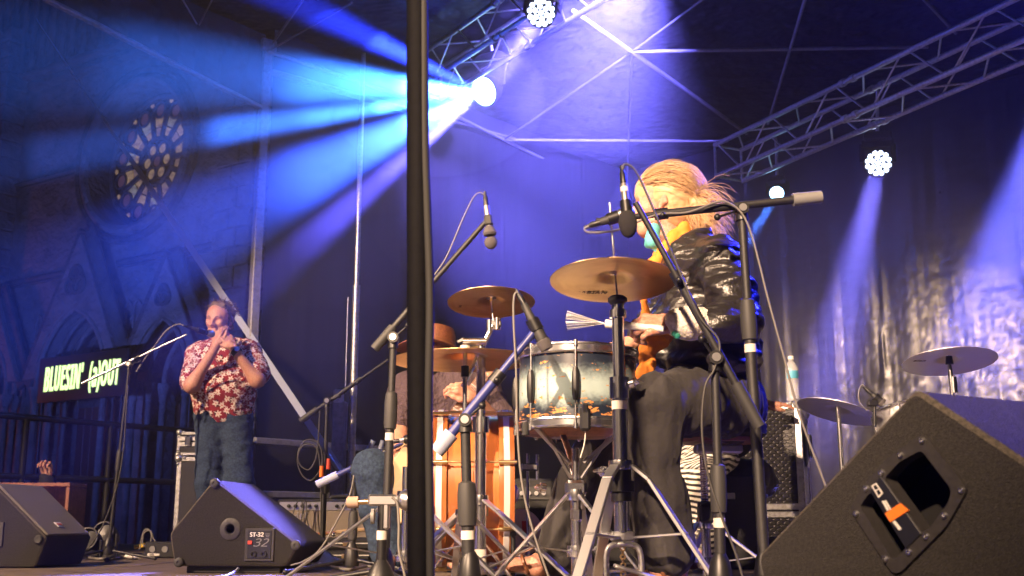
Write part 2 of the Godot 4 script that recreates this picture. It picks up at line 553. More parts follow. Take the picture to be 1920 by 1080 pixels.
func materials() -> void:
	var fine := noise_tex("fine", 0.05, 4)
	var grain := noise_tex("grain", 0.12, 3, FastNoiseLite.TYPE_SIMPLEX, [], 512, 5)
	var wear := noise_tex("wear", 0.012, 5, FastNoiseLite.TYPE_SIMPLEX, [[0.0, Vector3(0.62, 0.6, 0.58)], [0.5, Vector3(0.9, 0.9, 0.9)], [1.0, Vector3(1, 1, 1)]], 512, 9)
	var blotch := noise_tex("blotch", 0.006, 5, FastNoiseLite.TYPE_SIMPLEX, [[0.0, Vector3(0.45, 0.42, 0.4)], [0.45, Vector3(0.8, 0.78, 0.76)], [1.0, Vector3(1, 1, 1)]], 512, 11)
	var rough_n := noise_tex("roughn", 0.02, 4, FastNoiseLite.TYPE_SIMPLEX, [[0.0, Vector3(0.35, 0.35, 0.35)], [1.0, Vector3(1, 1, 1)]], 512, 13)
	mat("chrome", Vector3(0.78, 0.78, 0.8), 0.12, 1.0)
	M.chrome.roughness = 0.21
	mat("steel", Vector3(0.55, 0.55, 0.57), 0.34, 1.0)
	mat("alu", Vector3(0.62, 0.62, 0.63), 0.42, 0.9)
	tri_map(M.alu, 5.0, wear, fine, 0.05)
	mat("black_metal", Vector3(0.010, 0.010, 0.011), 0.42, 0.0)
	mat("pole_paint", Vector3(0.005, 0.005, 0.006), 0.7, 0.0, 0.22)
	tri_map(M.pole_paint, 8.0, wear, grain, 0.05)
	mat("blue_lit_boom", Vector3(0.035, 0.045, 0.2), 0.4)  # boom tubes: the blue stage light on them is put into the colour
	mat("black_paint", Vector3(0.018, 0.018, 0.019), 0.5, 0.0)
	tri_map(M.black_paint, 9.0, wear, grain, 0.02)
	mat("black_rubber", Vector3(0.014, 0.014, 0.014), 0.75)
	mat("grip", Vector3(0.03, 0.03, 0.03), 0.6)
	mat("dark_hole", Vector3(0.004, 0.004, 0.004), 0.95)
	mat("cable", Vector3(0.05, 0.048, 0.045), 0.55)
	mat("grey_cable", Vector3(0.16, 0.15, 0.14), 0.5)
	mat("foam", Vector3(0.03, 0.028, 0.03), 0.98)
	tri_map(M.foam, 60.0, null, grain, 0.12)
	mat("grey_foam", Vector3(0.11, 0.10, 0.105), 0.98)
	tri_map(M.grey_foam, 60.0, null, grain, 0.12)
	mat("mic_metal", Vector3(0.32, 0.3, 0.3), 0.4, 0.8)
	mat("white_tape", Vector3(0.62, 0.58, 0.52), 0.75)
	mat("white_paint", Vector3(0.7, 0.68, 0.64), 0.6)
	mat("carpet", Vector3(0.033, 0.0295, 0.026), 0.95)
	tri_map(M.carpet, 3.2, noise_tex("carpetc", 0.035, 6, FastNoiseLite.TYPE_SIMPLEX, [[0.0, Vector3(0.28, 0.28, 0.28)], [0.45, Vector3(0.6, 0.6, 0.6)], [0.62, Vector3(0.85, 0.83, 0.8)], [1.0, Vector3(1, 0.97, 0.92)]], 1024, 21), noise_tex("carpetb", 0.11, 3, FastNoiseLite.TYPE_SIMPLEX, [], 1024, 22), 0.6)
	mat("carpet_edge", Vector3(0.12, 0.105, 0.085), 0.9)
	tri_map(M.carpet_edge, 3.2, tex.carpetc, tex.carpetb, 0.4)
	M.carpet.rim_enabled = true
	M.carpet.rim = 0.35
	mat("grille", Vector3(0.21, 0.19, 0.16), 0.75)
	tri_map(M.grille, 40.0, wear, grain, 0.2)
	mat("case_panel", Vector3(0.022, 0.021, 0.023), 0.55)
	tri_map(M.case_panel, 10.0, wear, grain, 0.1)
	mat("gold", Vector3(0.75, 0.55, 0.28), 0.3, 1.0)
	mat("brass", Vector3(0.62, 0.45, 0.24), 0.36, 1.0)
	M.brass.heightmap_enabled = true
	M.brass.heightmap_texture = ring_texture()
	M.brass.heightmap_scale = 0.02
	M.brass.albedo_texture = noise_tex("brassc", 0.01, 4, FastNoiseLite.TYPE_SIMPLEX, [[0.0, Vector3(0.62, 0.55, 0.5)], [0.5, Vector3(0.9, 0.88, 0.84)], [1.0, Vector3(1, 1, 1)]], 256, 31)
	mat("wood_stick", Vector3(0.6, 0.42, 0.24), 0.5)
	mat("orange_tape", Vector3(0.9, 0.2, 0.02), 0.6)
	mat("skin", Vector3(0.52, 0.27, 0.19), 0.5)
	M.skin.subsurf_scatter_enabled = true
	M.skin.subsurf_scatter_strength = 0.12
	tri_map(M.skin, 12.0, noise_tex("skinc", 0.02, 4, FastNoiseLite.TYPE_SIMPLEX, [[0.0, Vector3(0.8, 0.68, 0.64)], [0.6, Vector3(1, 1, 1)], [1.0, Vector3(1, 0.95, 0.92)]], 256, 41), grain, 0.03)
	mat("stone", Vector3(0.24, 0.22, 0.2), 0.9)
	tri_map(M.stone, 0.35, blotch, noise_tex("stoneb", 0.03, 5), 4.0)
	mat("stone_dark", Vector3(0.12, 0.11, 0.1), 0.9)
	tri_map(M.stone_dark, 0.4, blotch, noise_tex("stoneb", 0.03, 5), 4.0)
	mat("roof_cloth", Vector3(0.012, 0.012, 0.014), 0.7)
	tri_map(M.roof_cloth, 0.6, wear, noise_tex("clothb", 0.01, 3), 4.0)
	mat("tarp", Vector3(0.022, 0.021, 0.024), 0.42, 0.0, 0.68)
	tri_map(M.tarp, 0.8, wear, noise_tex("tarpb", 0.012, 3, FastNoiseLite.TYPE_SIMPLEX, [], 512, 51), 0.18, rough_n)
	mat("drape", Vector3(0.012, 0.012, 0.014), 0.8)
	mat("deck", Vector3(0.16, 0.125, 0.1), 0.6)
	tri_map(M.deck, 1.5, blotch, grain, 0.1)
	mat("road", Vector3(0.06, 0.058, 0.055), 0.9)
	tri_map(M.road, 0.5, blotch, grain, 1.0)
	mat("galv", Vector3(0.26, 0.26, 0.28), 0.55, 0.3)
	tri_map(M.galv, 3.0, wear, fine, 0.05)
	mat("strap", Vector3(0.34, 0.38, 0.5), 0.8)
	mat("denim", Vector3(0.035, 0.062, 0.11), 0.95)
	tri_map(M.denim, 3.0, noise_tex("denimc", 0.03, 5, FastNoiseLite.TYPE_SIMPLEX, [[0.0, Vector3(0.3, 0.34, 0.4)], [0.55, Vector3(0.65, 0.68, 0.72)], [1.0, Vector3(1, 1, 1)]], 512, 61), fine, 0.18, null, false)
	mat("plastic_grey", Vector3(0.2, 0.2, 0.2), 0.5)
	mat("wood_dark", Vector3(0.16, 0.06, 0.03), 0.5)
	tri_map(M.wood_dark, 3.0, wood_texture(), null)

func ring_texture() -> ImageTexture:
	var im := Image.create(8, 512, false, Image.FORMAT_RGB8)
	var r := RandomNumberGenerator.new()
	r.seed = 5
	for y in 512:
		var g := 0.5 + 0.5 * r.randf_range(-1, 1) * 0.7
		im.fill_rect(Rect2i(0, y, 8, 1), Color(g, g, g))
	return ImageTexture.create_from_image(im)
func wood_texture() -> ImageTexture:
	if tex.has("wood"): return tex.wood
	var im := Image.create(256, 512, false, Image.FORMAT_RGB8)
	var nz := FastNoiseLite.new()
	nz.seed = 8
	nz.frequency = 0.03
	nz.fractal_octaves = 4
	for y in 512:
		for x in 256:
			var g := nz.get_noise_2d(x * 3.2, y * 0.16) * 0.5 + nz.get_noise_2d(x * 9.0 + 300, y * 0.7) * 0.25
			var b := nz.get_noise_2d(x * 0.5 + 900, y * 0.5) * 0.25
			var s := clampf(0.82 + g * 0.5 + b, 0.35, 1.0)
			im.set_pixel(x, y, Color(s, s * 0.97, s * 0.93).linear_to_srgb())
	tex.wood = ImageTexture.create_from_image(im)
	return tex.wood

# ---------------------------------------------------------------- lamps
func spot(th: Node3D, called: String, pos: Vector3, dir: Vector3, half: float, soft: float, col: Color, energy: float, size := 0.05) -> SpotLight3D:
	var l := SpotLight3D.new()
	l.name = called
	l.spot_angle = half
	l.spot_angle_attenuation = soft
	l.spot_range = 60.0
	l.spot_attenuation = 2.0
	l.light_color = col
	l.light_energy = energy
	l.light_size = size
	l.shadow_enabled = true
	th.add_child(l, true)
	l.position = pos - place_of(th)
	var up := Vector3.UP if absf(dir.normalized().y) < 0.98 else Vector3.RIGHT
	l.basis = Basis.looking_at(dir, up)
	return l
func glow(key: String, c: Color, e: float) -> StandardMaterial3D:
	if M.has(key): return M[key]
	var m := mat(key, Vector3(0.5, 0.5, 0.5), 0.3)
	m.emission_enabled = true
	m.emission = c
	m.emission_energy_multiplier = e
	return m
# a moving-head wash: base, yoke, drum-shaped head, lens ring, LED cells; hung from `hang`
func moving_head(label: String, at_: Vector3, face: Vector3, r: float, hang: Vector3, glow_mat: Material, cells := true) -> Node3D:
	var d := face.normalized()
	var th := thing("stage_lamp", label, "stage lamp", at_, "moving-head lamps over the stage")
	var mb := MB.new()
	var fr := MB.frame(d)
	mb.lathe(Transform3D(fr, at_), [Vector2(0, -r * 1.5), Vector2(r * 0.55, -r * 1.45), Vector2(r * 0.82, -r * 1.0), Vector2(r * 1.02, -r * 0.35), Vector2(r * 1.06, -0.004), Vector2(r * 0.99, 0.0), Vector2(r * 0.97, -0.012), Vector2(0, -0.012)], 28)
	part(th, "head", mb, M.black_paint)
	mb = MB.new()
	if cells:
		mb.lathe(Transform3D(fr, at_), [Vector2(0, -0.0115), Vector2(r * 0.95, -0.0115), Vector2(r * 0.95, -0.009), Vector2(0, -0.009)], 28)
		part(th, "lens_plate", mb, M.black_metal)
		for ringi in [[1, 0.0], [6, 0.42], [12, 0.78]]:
			for k in ringi[0]:
				var a: float = TAU * k / ringi[0] + ringi[1]
				var o: Vector3 = fr * Vector3(cos(a) * r * ringi[1], 0, sin(a) * r * ringi[1])
				var c := MB.new()
				c.lathe(Transform3D(fr, at_ + o), [Vector2(r * 0.17, -0.009), Vector2(r * 0.16, 0.002), Vector2(r * 0.09, 0.008), Vector2(0, 0.010)], 12)
				part(th, "led_lens", c, glow_mat)
	else:
		mb.lathe(Transform3D(fr, at_), [Vector2(r * 0.92, -0.012), Vector2(r * 0.7, 0.006), Vector2(0, 0.014)], 24)
		part(th, "lens", mb, glow_mat)
	var side := d.cross(Vector3.UP).normalized()
	var up := (hang - at_).normalized()
	var back := at_ - d * r * 0.7
	mb = MB.new()
	for s in [-1, 1]:
		mb.bar(back + side * s * r * 1.12, back + side * s * r * 1.12 + up * r * 1.5, 0.022, 0.07, 0.004)
	mb.bar(back - side * r * 1.16 + up * r * 1.5, back + side * r * 1.16 + up * r * 1.5, 0.06, 0.06, 0.004)
	part(th, "yoke", mb, M.black_paint)
	mb = MB.new()
	mb.box(Transform3D(Basis(side, up, side.cross(up)).orthonormalized(), back + up * r * 1.95), Vector3(r * 2.0, r * 0.7, r * 1.4), 0.01)
	part(th, "base", mb, M.black_paint)
	mb = MB.new()
	mb.tube(back + up * r * 2.2, hang, 0.014)
	mb.ring(hang, side, 0.032, 0.008, 16, 6)
	part(th, "hook_clamp", mb, M.alu)
	return th

func stage_lamps() -> void:
	var blue := Color(0.13, 0.22, 1.0)
	var violet := Color(0.36, 0.34, 1.0)
	var white := glow("led_white", Color(0.8, 0.86, 1.0), 9.0)
	# the multi-beam head that throws five fingers of light to the left
	var p := at(906, 172, 9.0)
	var dir := at(560, 300, 7.6) - p
	var th := moving_head("moving-head lamp blazing white with beams fanning left", p, dir, 0.13, p + Vector3(0.05, 0.55, 0.05), glow("led_cyan", Color(0.7, 0.9, 1.0), 40.0), false)
	var q := p + dir.normalized() * 0.03
	for b in [[590, 20, 7.2, 3.6, 0.9, 3000.0, blue], [600, 152, 6.6, 3.6, 0.8, 11000.0, Color(0.20, 0.46, 1.0)], [500, 232, 6.8, 2.0, 0.8, 13000.0, Color(0.20, 0.44, 1.0)], [500, 365, 6.2, 4.2, 0.75, 10000.0, Color(0.18, 0.34, 1.0)], [520, 505, 6.2, 2.2, 0.8, 6000.0, violet]]:
		spot(th, "beam", q, at(b[0], b[1], b[2]) - q, b[3], b[4], b[6], b[5], 0.03)
	# white LED head at the top
	p = at(1014, 24, 7.4)
	dir = at(900, 190, 6.7) - p
	th = moving_head("round LED lamp beaming down left at the top of the picture", p, Vector3(-0.15, -0.5, 1.0), 0.105, p + Vector3(0.05, 0.42, -0.1), white)
	spot(th, "beam", p + dir.normalized() * 0.03, dir, 6.5, 0.6, Color(0.5, 0.46, 1.0), 500.0, 0.06)
	# LED head right, with a cone of light down left
	p = at(1647, 306, 8.6)
	dir = at(1570, 640, 8.0) - p
	th = moving_head("round LED lamp with pale violet cone above the wrinkled backdrop", p, Vector3(-0.25, -0.42, 1.0), 0.108, p + Vector3(0.05, 0.62, -0.05), white)
	spot(th, "beam", p + dir.normalized() * 0.03, dir, 7.0, 0.5, Color(0.5, 0.46, 1.0), 700.0, 0.07)
	# small head behind the boom stand
	p = at(1456, 363, 9.6)
	dir = at(1340, 560, 9.2) - p
	th = moving_head("small lamp with narrow cyan beam just above the boom arm", p, Vector3(-0.45, -0.55, 1.0), 0.066, p + Vector3(0.02, 0.5, 0), glow("led_small", Color(0.62, 0.85, 1.0), 22.0), false)
	spot(th, "beam", p + dir.normalized() * 0.03, dir, 2.6, 0.5, Color(0.30, 0.50, 1.0), 1500.0, 0.04)
	# heads just above and beside the frame: violet wash that fills the haze in the middle, and one at the right edge
	p = at(1215, -110, 6.6)
	dir = at(1010, 330, 11.0) - p
	th = moving_head("violet wash lamp hung above the middle of the stage", p, dir, 0.12, p + Vector3(0, 0.45, 0), white)
	spot(th, "beam", p + dir.normalized() * 0.03, dir, 27.0, 1.0, Color(0.45, 0.42, 1.0), 800.0, 0.06)
	p = at(2010, 60, 7.6)
	dir = at(1880, 560, 7.2) - p
	th = moving_head("violet lamp beyond the right edge of the picture", p, dir, 0.12, p + Vector3(0, 0.45, 0), white)
	spot(th, "beam", p + dir.normalized() * 0.03, dir, 9.0, 0.7, Color(0.42, 0.42, 1.0), 1000.0, 0.06)
	# blue back light from upstage right: the rims on the stands and the blue top of the near monitor
	p = Vector3(2.9, 3.4, -5.2)
	dir = Vector3(0.75, 0.4, -1.6) - p
	th = moving_head("blue back light hung from the right truss", p, dir, 0.12, p + Vector3(0, 0.45, 0), glow("led_blue", Color(0.3, 0.4, 1.0), 6.0))
	spot(th, "beam", p + dir.normalized() * 0.03, dir, 38.0, 1.0, Color(0.16, 0.18, 1.0), 60.0, 0.08)
	# warm front light: two profile spots on the front mast at house left, plus an unseen front fill
	for w in [[Vector3(-6.3, 4.7, -0.6), Vector3(-1.6, 0.6, -5.6), 23.5, 165.0, "upper", 0.35], [Vector3(-6.2, 2.7, -0.3), Vector3(5.0, 1.3, -9.2), 10.0, 75.0, "middle", 1.0], [Vector3(-2.6, 4.6, 4.0), Vector3(0.8, 0.6, -4.0), 14.0, 290.0, "separate", 0.9]]:
		p = w[0]
		dir = w[1] - p
		var fr := MB.frame(dir)
		th = thing("profile_spot", ["warm white profile spot, upper of the pair on the front mast", "warm white profile spot, lower of the pair on the front mast", "unseen warm white front fill lamp on a mast behind the camera"][["upper", "middle", "separate"].find(w[4])], "stage lamp", p, "warm front lamps")
		var mb := MB.new()
		mb.lathe(Transform3D(fr, p), [Vector2(0, -0.5), Vector2(0.11, -0.48), Vector2(0.12, -0.3), Vector2(0.085, -0.22), Vector2(0.085, -0.02), Vector2(0.1, 0.0), Vector2(0.09, -0.01), Vector2(0, -0.02)], 24)
		part(th, "barrel", mb, M.black_paint)
		mb = MB.new()
		mb.lathe(Transform3D(fr, p), [Vector2(0.088, -0.012), Vector2(0.06, 0.004), Vector2(0, 0.01)], 20)
		part(th, "lens", mb, glow("led_warm", Color(1.0, 0.85, 0.65), 8.0))
		spot(th, "beam", p + dir.normalized() * 0.03, dir, w[2], w[5], Color(1.0, 0.84, 0.69), w[3], 0.09)
	var mast := MB.new()
	mast.tube(Vector3(-6.5, GROUND, -0.5), Vector3(-6.5, 5.0, -0.5), 0.03)
	solo("lamp_mast", mast, M.black_paint, "black lamp mast at the left front of the stage", "mast")
	mast = MB.new()
	mast.tube(Vector3(-2.8, GROUND, 4.3), Vector3(-2.8, 5.0, 4.3), 0.03)
	solo("lamp_mast", mast, M.black_paint, "black mast of the unseen front fill lamp behind the camera", "mast")
	# added blue lamp, unseen beyond the left edge, to brighten the church front
	p = Vector3(-9.6, 1.9, -17.0)
	dir = Vector3(-9.4, 6.2, -24.6) - p
	th = moving_head("added blue lamp on a pole out of view, brightening the church front", p, dir, 0.16, p + Vector3(0, -0.5, 0), M.led_blue)
	spot(th, "beam", p + dir.normalized() * 0.03, dir, 55.0, 1.0, Color(0.36, 0.46, 1.0), 52.0, 0.12)
	mast = MB.new()
	mast.tube(Vector3(-9.6, GROUND, -16.95), Vector3(-9.6, 1.42, -16.95), 0.03)
	part(th, "pole", mast, M.black_paint)

# ---------------------------------------------------------------- drifting stage smoke
func smoke() -> void:
	for q in [
		[820, 185, 8.3, Vector3(1.7, 1.2, 1.5), 0.095, "brightest puff of stage smoke around the blazing lamp"],
		[1090, 430, 7.6, Vector3(7.6, 5.2, 7.0), 0.0030, "thin even haze hanging over the whole stage"],
		[700, 210, 7.8, Vector3(2.0, 1.5, 1.7), 0.018, "denser blue smoke right beside the near pole"],
		[640, 235, 7.5, Vector3(3.2, 2.6, 2.6), 0.011, "pale blue smoke left of the near pole under the roof"],
		[600, 380, 7.3, Vector3(2.4, 2.2, 2.0), 0.013, "smoke drifting above the harmonica player's shoulder"],
		[965, 95, 7.2, Vector3(1.3, 0.9, 1.2), 0.045, "violet smoke under the round lamp at the top"],
		[1190, 60, 8.2, Vector3(2.6, 2.0, 2.6), 0.034, "bright violet cloud of smoke under the roof"],
		[1040, 330, 9.6, Vector3(3.6, 2.6, 2.4), 0.022, "violet smoke before the drape behind the hi-hat"],
		[1385, 490, 9.4, Vector3(2.4, 2.8, 1.8), 0.020, "smoke caught in the narrow cyan beam"],
		[1600, 500, 8.2, Vector3(2.4, 3.4, 2.2), 0.024, "smoke in the pale cone right of the boom stand"],
		[1900, 320, 7.3, Vector3(2.0, 3.4, 2.0), 0.026, "smoke at the right edge of the picture"],
	]:
		var fv := FogVolume.new()
		fv.name = numbered("smoke")
		fv.shape = RenderingServer.FOG_VOLUME_SHAPE_ELLIPSOID
		fv.size = q[3]
		var fm := FogMaterial.new()
		fm.density = q[4]
		fm.albedo = Color(0.95, 0.95, 0.97)
		fv.material = fm
		add_child(fv, true)
		fv.position = at(q[0], q[1], q[2])
		fv.set_meta("kind", "stuff")
		fv.set_meta("label", q[5])
		fv.set_meta("category", "smoke")

# ---------------------------------------------------------------- stage, roof, walls
const CORNER := Vector3(1.35, 0, -12.6)
const POST_L := Vector3(-2.04, 0, -8.7)
const WALL_R := Vector3(7.6, 0, -7.6)

func stage() -> void:
	var mb := MB.new()
	mb.quad(Vector3(-150, GROUND, 150), Vector3(150, GROUND, 150), Vector3(150, GROUND, -150), Vector3(-150, GROUND, -150))
	setting("ground", mb, M.road)
	mb = MB.new()
	mb.box(Transform3D(Basis(), Vector3(1.2, -0.19, -7.0)), Vector3(14.4, 0.34, 12.4))
	var fl := setting("stage_floor", mb, M.black_paint)
	for iz in 12:
		for ixx in 7:
			var c := Vector3(-5.0 + ixx * 2.05, -0.0105, -1.4 - iz * 1.02)
			var pn := MB.new()
			pn.box(Transform3D(Basis(), c + Vector3(0, rng.randf_range(-0.001, 0.001), 0)), Vector3(2.042, 0.019, 1.012), 0.003)
			setting("deck_panel", pn, M.deck, fl)
	# tarpaulin walls: a plain drape wall from the left post to the corner, then the creased plastic wall to the right
	tarp_wall("black_drape", "plain black drape hung behind the stage from the left post", POST_L + Vector3(0.05, 0, -0.05), CORNER, 4.3, 0.02, M.drape, 1)
	tarp_wall("plastic_backdrop", "creased shiny black plastic sheet hung behind the right of the stage", CORNER, WALL_R, 4.6, 0.034, M.tarp, 2)
	# roof
	mb = MB.new()
	var rc := [Vector3(-3.6, 4.28, -6.9), POST_L + Vector3(-0.3, 4.28, -0.3), CORNER + Vector3(0, 4.28, -0.4), WALL_R + Vector3(0.4, 4.4, 0), Vector3(7.6, 4.5, -2.0), Vector3(-1.0, 4.5, -2.0)]
	for k in range(1, 5):
		mb.face(rc[0], rc[k], rc[k + 1]); 
		mb.face(rc[0] + Vector3.UP * 0.01, rc[k + 1] + Vector3.UP * 0.01, rc[k] + Vector3.UP * 0.01)
	solo("roof_canopy", mb, M.roof_cloth, "dark fabric roof stretched over the whole stage", "roof")
	var H := 4.05
	var groups := [
		["roof beam along the left drape wall", [[255, 0, 485, 98, 0.03], [500, 95, 770, 187, 0.028], [860, 220, 1145, 360, 0.026]]],
		["roof tubes meeting above the drummer", [[1075, 20, 1185, 97, 0.024], [1185, 97, 1400, 250, 0.026], [1185, 97, 1740, 88, 0.022], [1185, 97, 945, 262, 0.016], [1185, 97, 1175, 360, 0.014], [1185, 97, 1330, -10, 0.014]]],
		["thin roof tube behind the condenser microphone", [[945, 262, 1365, 265, 0.02]]],
		["roof tube rising steeply over the right truss", [[1512, -10, 1440, 232, 0.02]]],
		["short roof tube in the top right", [[1725, -10, 1792, 62, 0.022]]],
		["pair of thin roof stays above the left post", [[503, 94, 568, 0, 0.014], [505, 95, 660, 5, 0.012], [340, -5, 372, 50, 0.01], [372, 50, 400, -5, 0.01]]],
	]
	for g in groups:
		var first: Array = g[1][0]
		var o := thing("roof_tube", "aluminium " + g[0], "roof frame", on_height(first[0], first[1], H), "tubes of the stage roof")
		for s in g[1]:
			var t := MB.new()
			var a := on_height(s[0], s[1], H)
			var b := on_height(s[2], s[3], H)
			t.tube(a, b, s[4] * 0.68, s[4] * 0.68, 10)
			part(o, "tube", t, M.galv)
	# valance at the left edge of the roof
	mb = MB.new()
	var top0 := on_height(90, -150, 4.2)
	var n_v := 24
	var a0 := on(60, -15, POST_L, Vector3(0.79, 0, 0.615))
	var a1 := on(492, 203, POST_L, Vector3(0.79, 0, 0.615))
	for k in n_v:
		for s in [0]:
			var p0 := a0.lerp(a1, float(k) / n_v)
			var p1 := a0.lerp(a1, float(k + 1) / n_v)
			var w0 := Vector3(0.79, 0, 0.615) * 0.015 * sin(k * 1.9)
			var w1 := Vector3(0.79, 0, 0.615) * 0.015 * sin((k + 1) * 1.9)
			var t0 := Vector3(p0.x, 4.2, p0.z)
			var t1 := Vector3(p1.x, 4.2, p1.z)
			mb.quad(p0 + w0, p1 + w1, t1, t0)
			mb.quad(t0 - Vector3(0.006, 0, 0.006), t1 - Vector3(0.006, 0, 0.006), p1 + w1 - Vector3(0.006, 0, 0.006), p0 + w0 - Vector3(0.006, 0, 0.006))
	var val := thing("roof_valance", "dark fabric valance with a pale hem along the left roof edge", "valance", a1)
	part(val, "cloth", mb, M.roof_cloth)
	mb = MB.new()
	mb.bar(a0, a1, 0.05, 0.03, 0.006)
	part(val, "hem_bar", mb, M.galv)
	# corner post with its rails
	var post := thing("corner_post", "square grey corner post at the left end of the black drape", "post", POST_L)
	mb = MB.new()
	var ptop := on(498, 100, POST_L, Vector3.BACK)
	mb.box(Transform3D(Basis(Vector3.UP, 0.6), POST_L + Vector3(0, 2.05, 0)), Vector3(0.075, 4.1, 0.075), 0.008)
	part(post, "shaft", mb, M.galv)
	mb = MB.new()
	mb.box(Transform3D(Basis(Vector3.UP, 0.6), POST_L + Vector3(0, 4.1, 0)), Vector3(0.13, 0.1, 0.13), 0.01)
	part(post, "cap", mb, M.galv)
	mb = MB.new()
	mb.box(Transform3D(Basis(Vector3.UP, 0.6), POST_L + Vector3(0, 0.01, 0)), Vector3(0.24, 0.02, 0.24), 0.004)
	part(post, "foot_plate", mb, M.galv)
	var wd := (CORNER - POST_L).normalized()
	var wn := Vector3(-wd.z, 0, wd.x)
	if wn.z < 0: wn = -wn
	var rail := thing("drape_rail", "grey tube rails across the foot of the black drape", "rail", POST_L + wd * 0.1)
	for v in [826.0, 926.0]:
		var ra := on(476, v, POST_L + wn * 0.12, wn)
		var rb := Vector3(ra.x, ra.y, ra.z) + wd * 1.9
		mb = MB.new()
		mb.bar(ra, rb, 0.05, 0.05, 0.006)
		part(rail, "tube", mb, M.galv)
	for s in [1.8]:
		mb = MB.new()
		var pb: Vector3 = POST_L + wn * 0.12 + wd * s
		mb.bar(pb, pb + Vector3.UP * 1.0, 0.045, 0.045, 0.006)
		part(rail, "upright", mb, M.galv)
	# hem band along the top of the drape
	mb = MB.new()
	mb.bar(on(500, 133, POST_L + wn * 0.05, wn), on(960, 262, POST_L + wn * 0.05, wn), 0.11, 0.02, 0.004)
	solo("drape_hem", mb, M.galv, "pale band along the top of the black drape behind the blue beams", "band")
	# lifting mast
	var zt := 8.6
	var base := at(652, 845, zt)
	base.y = 0
	var mast := thing("lifting_mast", "grey telescopic lifting mast in front of the black drape", "mast", base)
	mb = MB.new()
	mb.tube(base + Vector3(0.03, 0.0, 0), base + Vector3(0.03, 2.05, 0), 0.028)
	part(mast, "lower_tube", mb, M.alu)
	mb = MB.new()
	mb.tube(base + Vector3(0.03, 2.05, 0), base + Vector3(0.03, 4.0, 0), 0.02)
	part(mast, "upper_tube", mb, M.alu)
	mb = MB.new()
	mb.box(Transform3D(Basis(), base + Vector3(-0.07, 0.66, 0.0)), Vector3(0.10, 0.95, 0.1), 0.008)
	mb.box(Transform3D(Basis(), base + Vector3(-0.02, 0.66, 0.01)), Vector3(0.02, 0.93, 0.05), 0.004)
	part(mast, "channel", mb, M.galv)
	mb = MB.new()
	mb.box(Transform3D(Basis(), base + Vector3(-0.08, 1.17, 0.02)), Vector3(0.075, 0.11, 0.07), 0.012)
	mb.tube(base + Vector3(-0.08, 1.18, 0.05), base + Vector3(-0.08, 1.18, 0.075), 0.016)
	part(mast, "pulley_block", mb, M.alu)
	mb = MB.new()
	mb.box(Transform3D(Basis(), base + Vector3(0.035, 0.27, 0.05)), Vector3(0.08, 0.1, 0.06), 0.01)
	part(mast, "winch_bracket", mb, M.galv)
	mb = MB.new()
	mb.tube(base + Vector3(-0.03, 1.2, 0.02), base + Vector3(-0.03, 1.95, 0.02), 0.004)
	part(mast, "wire_rope", mb, M.steel)
	mb = MB.new()
	mb.box(Transform3D(Basis(), base + Vector3(0.0, 0.1, 0)), Vector3(0.34, 0.2, 0.34), 0.01)
	part(mast, "foot", mb, M.galv)
	# guy strap, twisting as it runs out over the left side
	mb = MB.new()
	var sa := at(632, 872, 8.35)
	var sb := at(70, 38, 9.6)
	var sd := (sb - sa).normalized()
	var sx := sd.cross(Vector3.BACK).normalized()
	var sz := sx.cross(sd)
	var prev := []
	for k in 41:
		var f := k / 40.0
		var tw := 0.15 + 1.18 * smoothstep(0.35, 0.95, f)
		var w := sx * cos(tw) + sz * sin(tw)
		var tn := w.cross(sd)
		var c := sa.lerp(sb, f)
		var cur := [c - w * 0.027, c + w * 0.027, c + w * 0.027 + tn * 0.003, c - w * 0.027 + tn * 0.003]
		if prev.size():
			for j in 4:
				var j2 := (j + 1) % 4
				mb.quad(prev[j2], prev[j], cur[j], cur[j2])
		prev = cur
	var st := thing("guy_strap", "flat grey guy strap running diagonally past the harmonica player", "strap", sa)
	part(st, "webbing", mb, M.strap)
	mb = MB.new()
	mb.box(Transform3D(MB.frame(sd), sa + sd * 0.02), Vector3(0.075, 0.16, 0.03), 0.006)
	mb.tube(sa - sd * 0.06 - sx * 0.03, sa - sd * 0.06 + sx * 0.03, 0.012)
	part(st, "ratchet", mb, M.steel)
	# white rope end hanging on the drape
	mb = MB.new()
	mb.sweep(smooth_line(pts([[535, 534], [537, 560], [533, 590], [534, 622]], 9.2).map(func(q): return on(535 + (q.x * 0), 0, q, wn) if false else q)), 0.010, 6)
	solo("rope_end", mb, M.grey_cable, "short pale rope end hanging down the black drape", "rope")
	# side railing left
	var r0 := on(-160, 775, at(0, 785, 8.3), Vector3(0.8, 0, 0.6))
	var railing := thing("side_railing", "black tube railing along the left side of the stage", "railing", Vector3(-3.6, 0, -8.8))
	var pa := at(-120, 778, 7.9)
	var pb2 := at(372, 812, 9.75)
	for hh in [0.0, 1.0]:
		mb = MB.new()
		var qa := Vector3(pa.x, 1.0 if hh == 0 else 0.56, pa.z)
		var qb := Vector3(pb2.x, qa.y, pb2.z)
		mb.tube(qa, qb, 0.024)
		part(railing, "rail", mb, M.black_paint)
	for f in [0.3, 0.62, 0.97]:
		mb = MB.new()
		var q := Vector3(pa.x, 0, pa.z).lerp(Vector3(pb2.x, 0, pb2.z), f)
		mb.tube(q, q + Vector3.UP, 0.024)
		part(railing, "post", mb, M.black_paint)
	# trusses
	truss("square aluminium truss running out to the right above the drummer", at(1366, 306, 9.5), at(1920, 52, 6.75), 0.145, 1.35)
	truss("square aluminium truss at the top behind the blazing lamp", at(800, 150, 9.2), at(1120, -55, 7.2), 0.145, 1.2)
	# scaffold pole close to the camera, with a cable taped along it
	var pz := 2.05
	var p0 := at(783, 1080, pz)
	var p1 := at(783, 0, pz)
	var dirp := (p1 - p0).normalized()
	p0 -= dirp * 0.35
	p1 += dirp * 1.2
	p0.y = maxf(p0.y, -0.1)
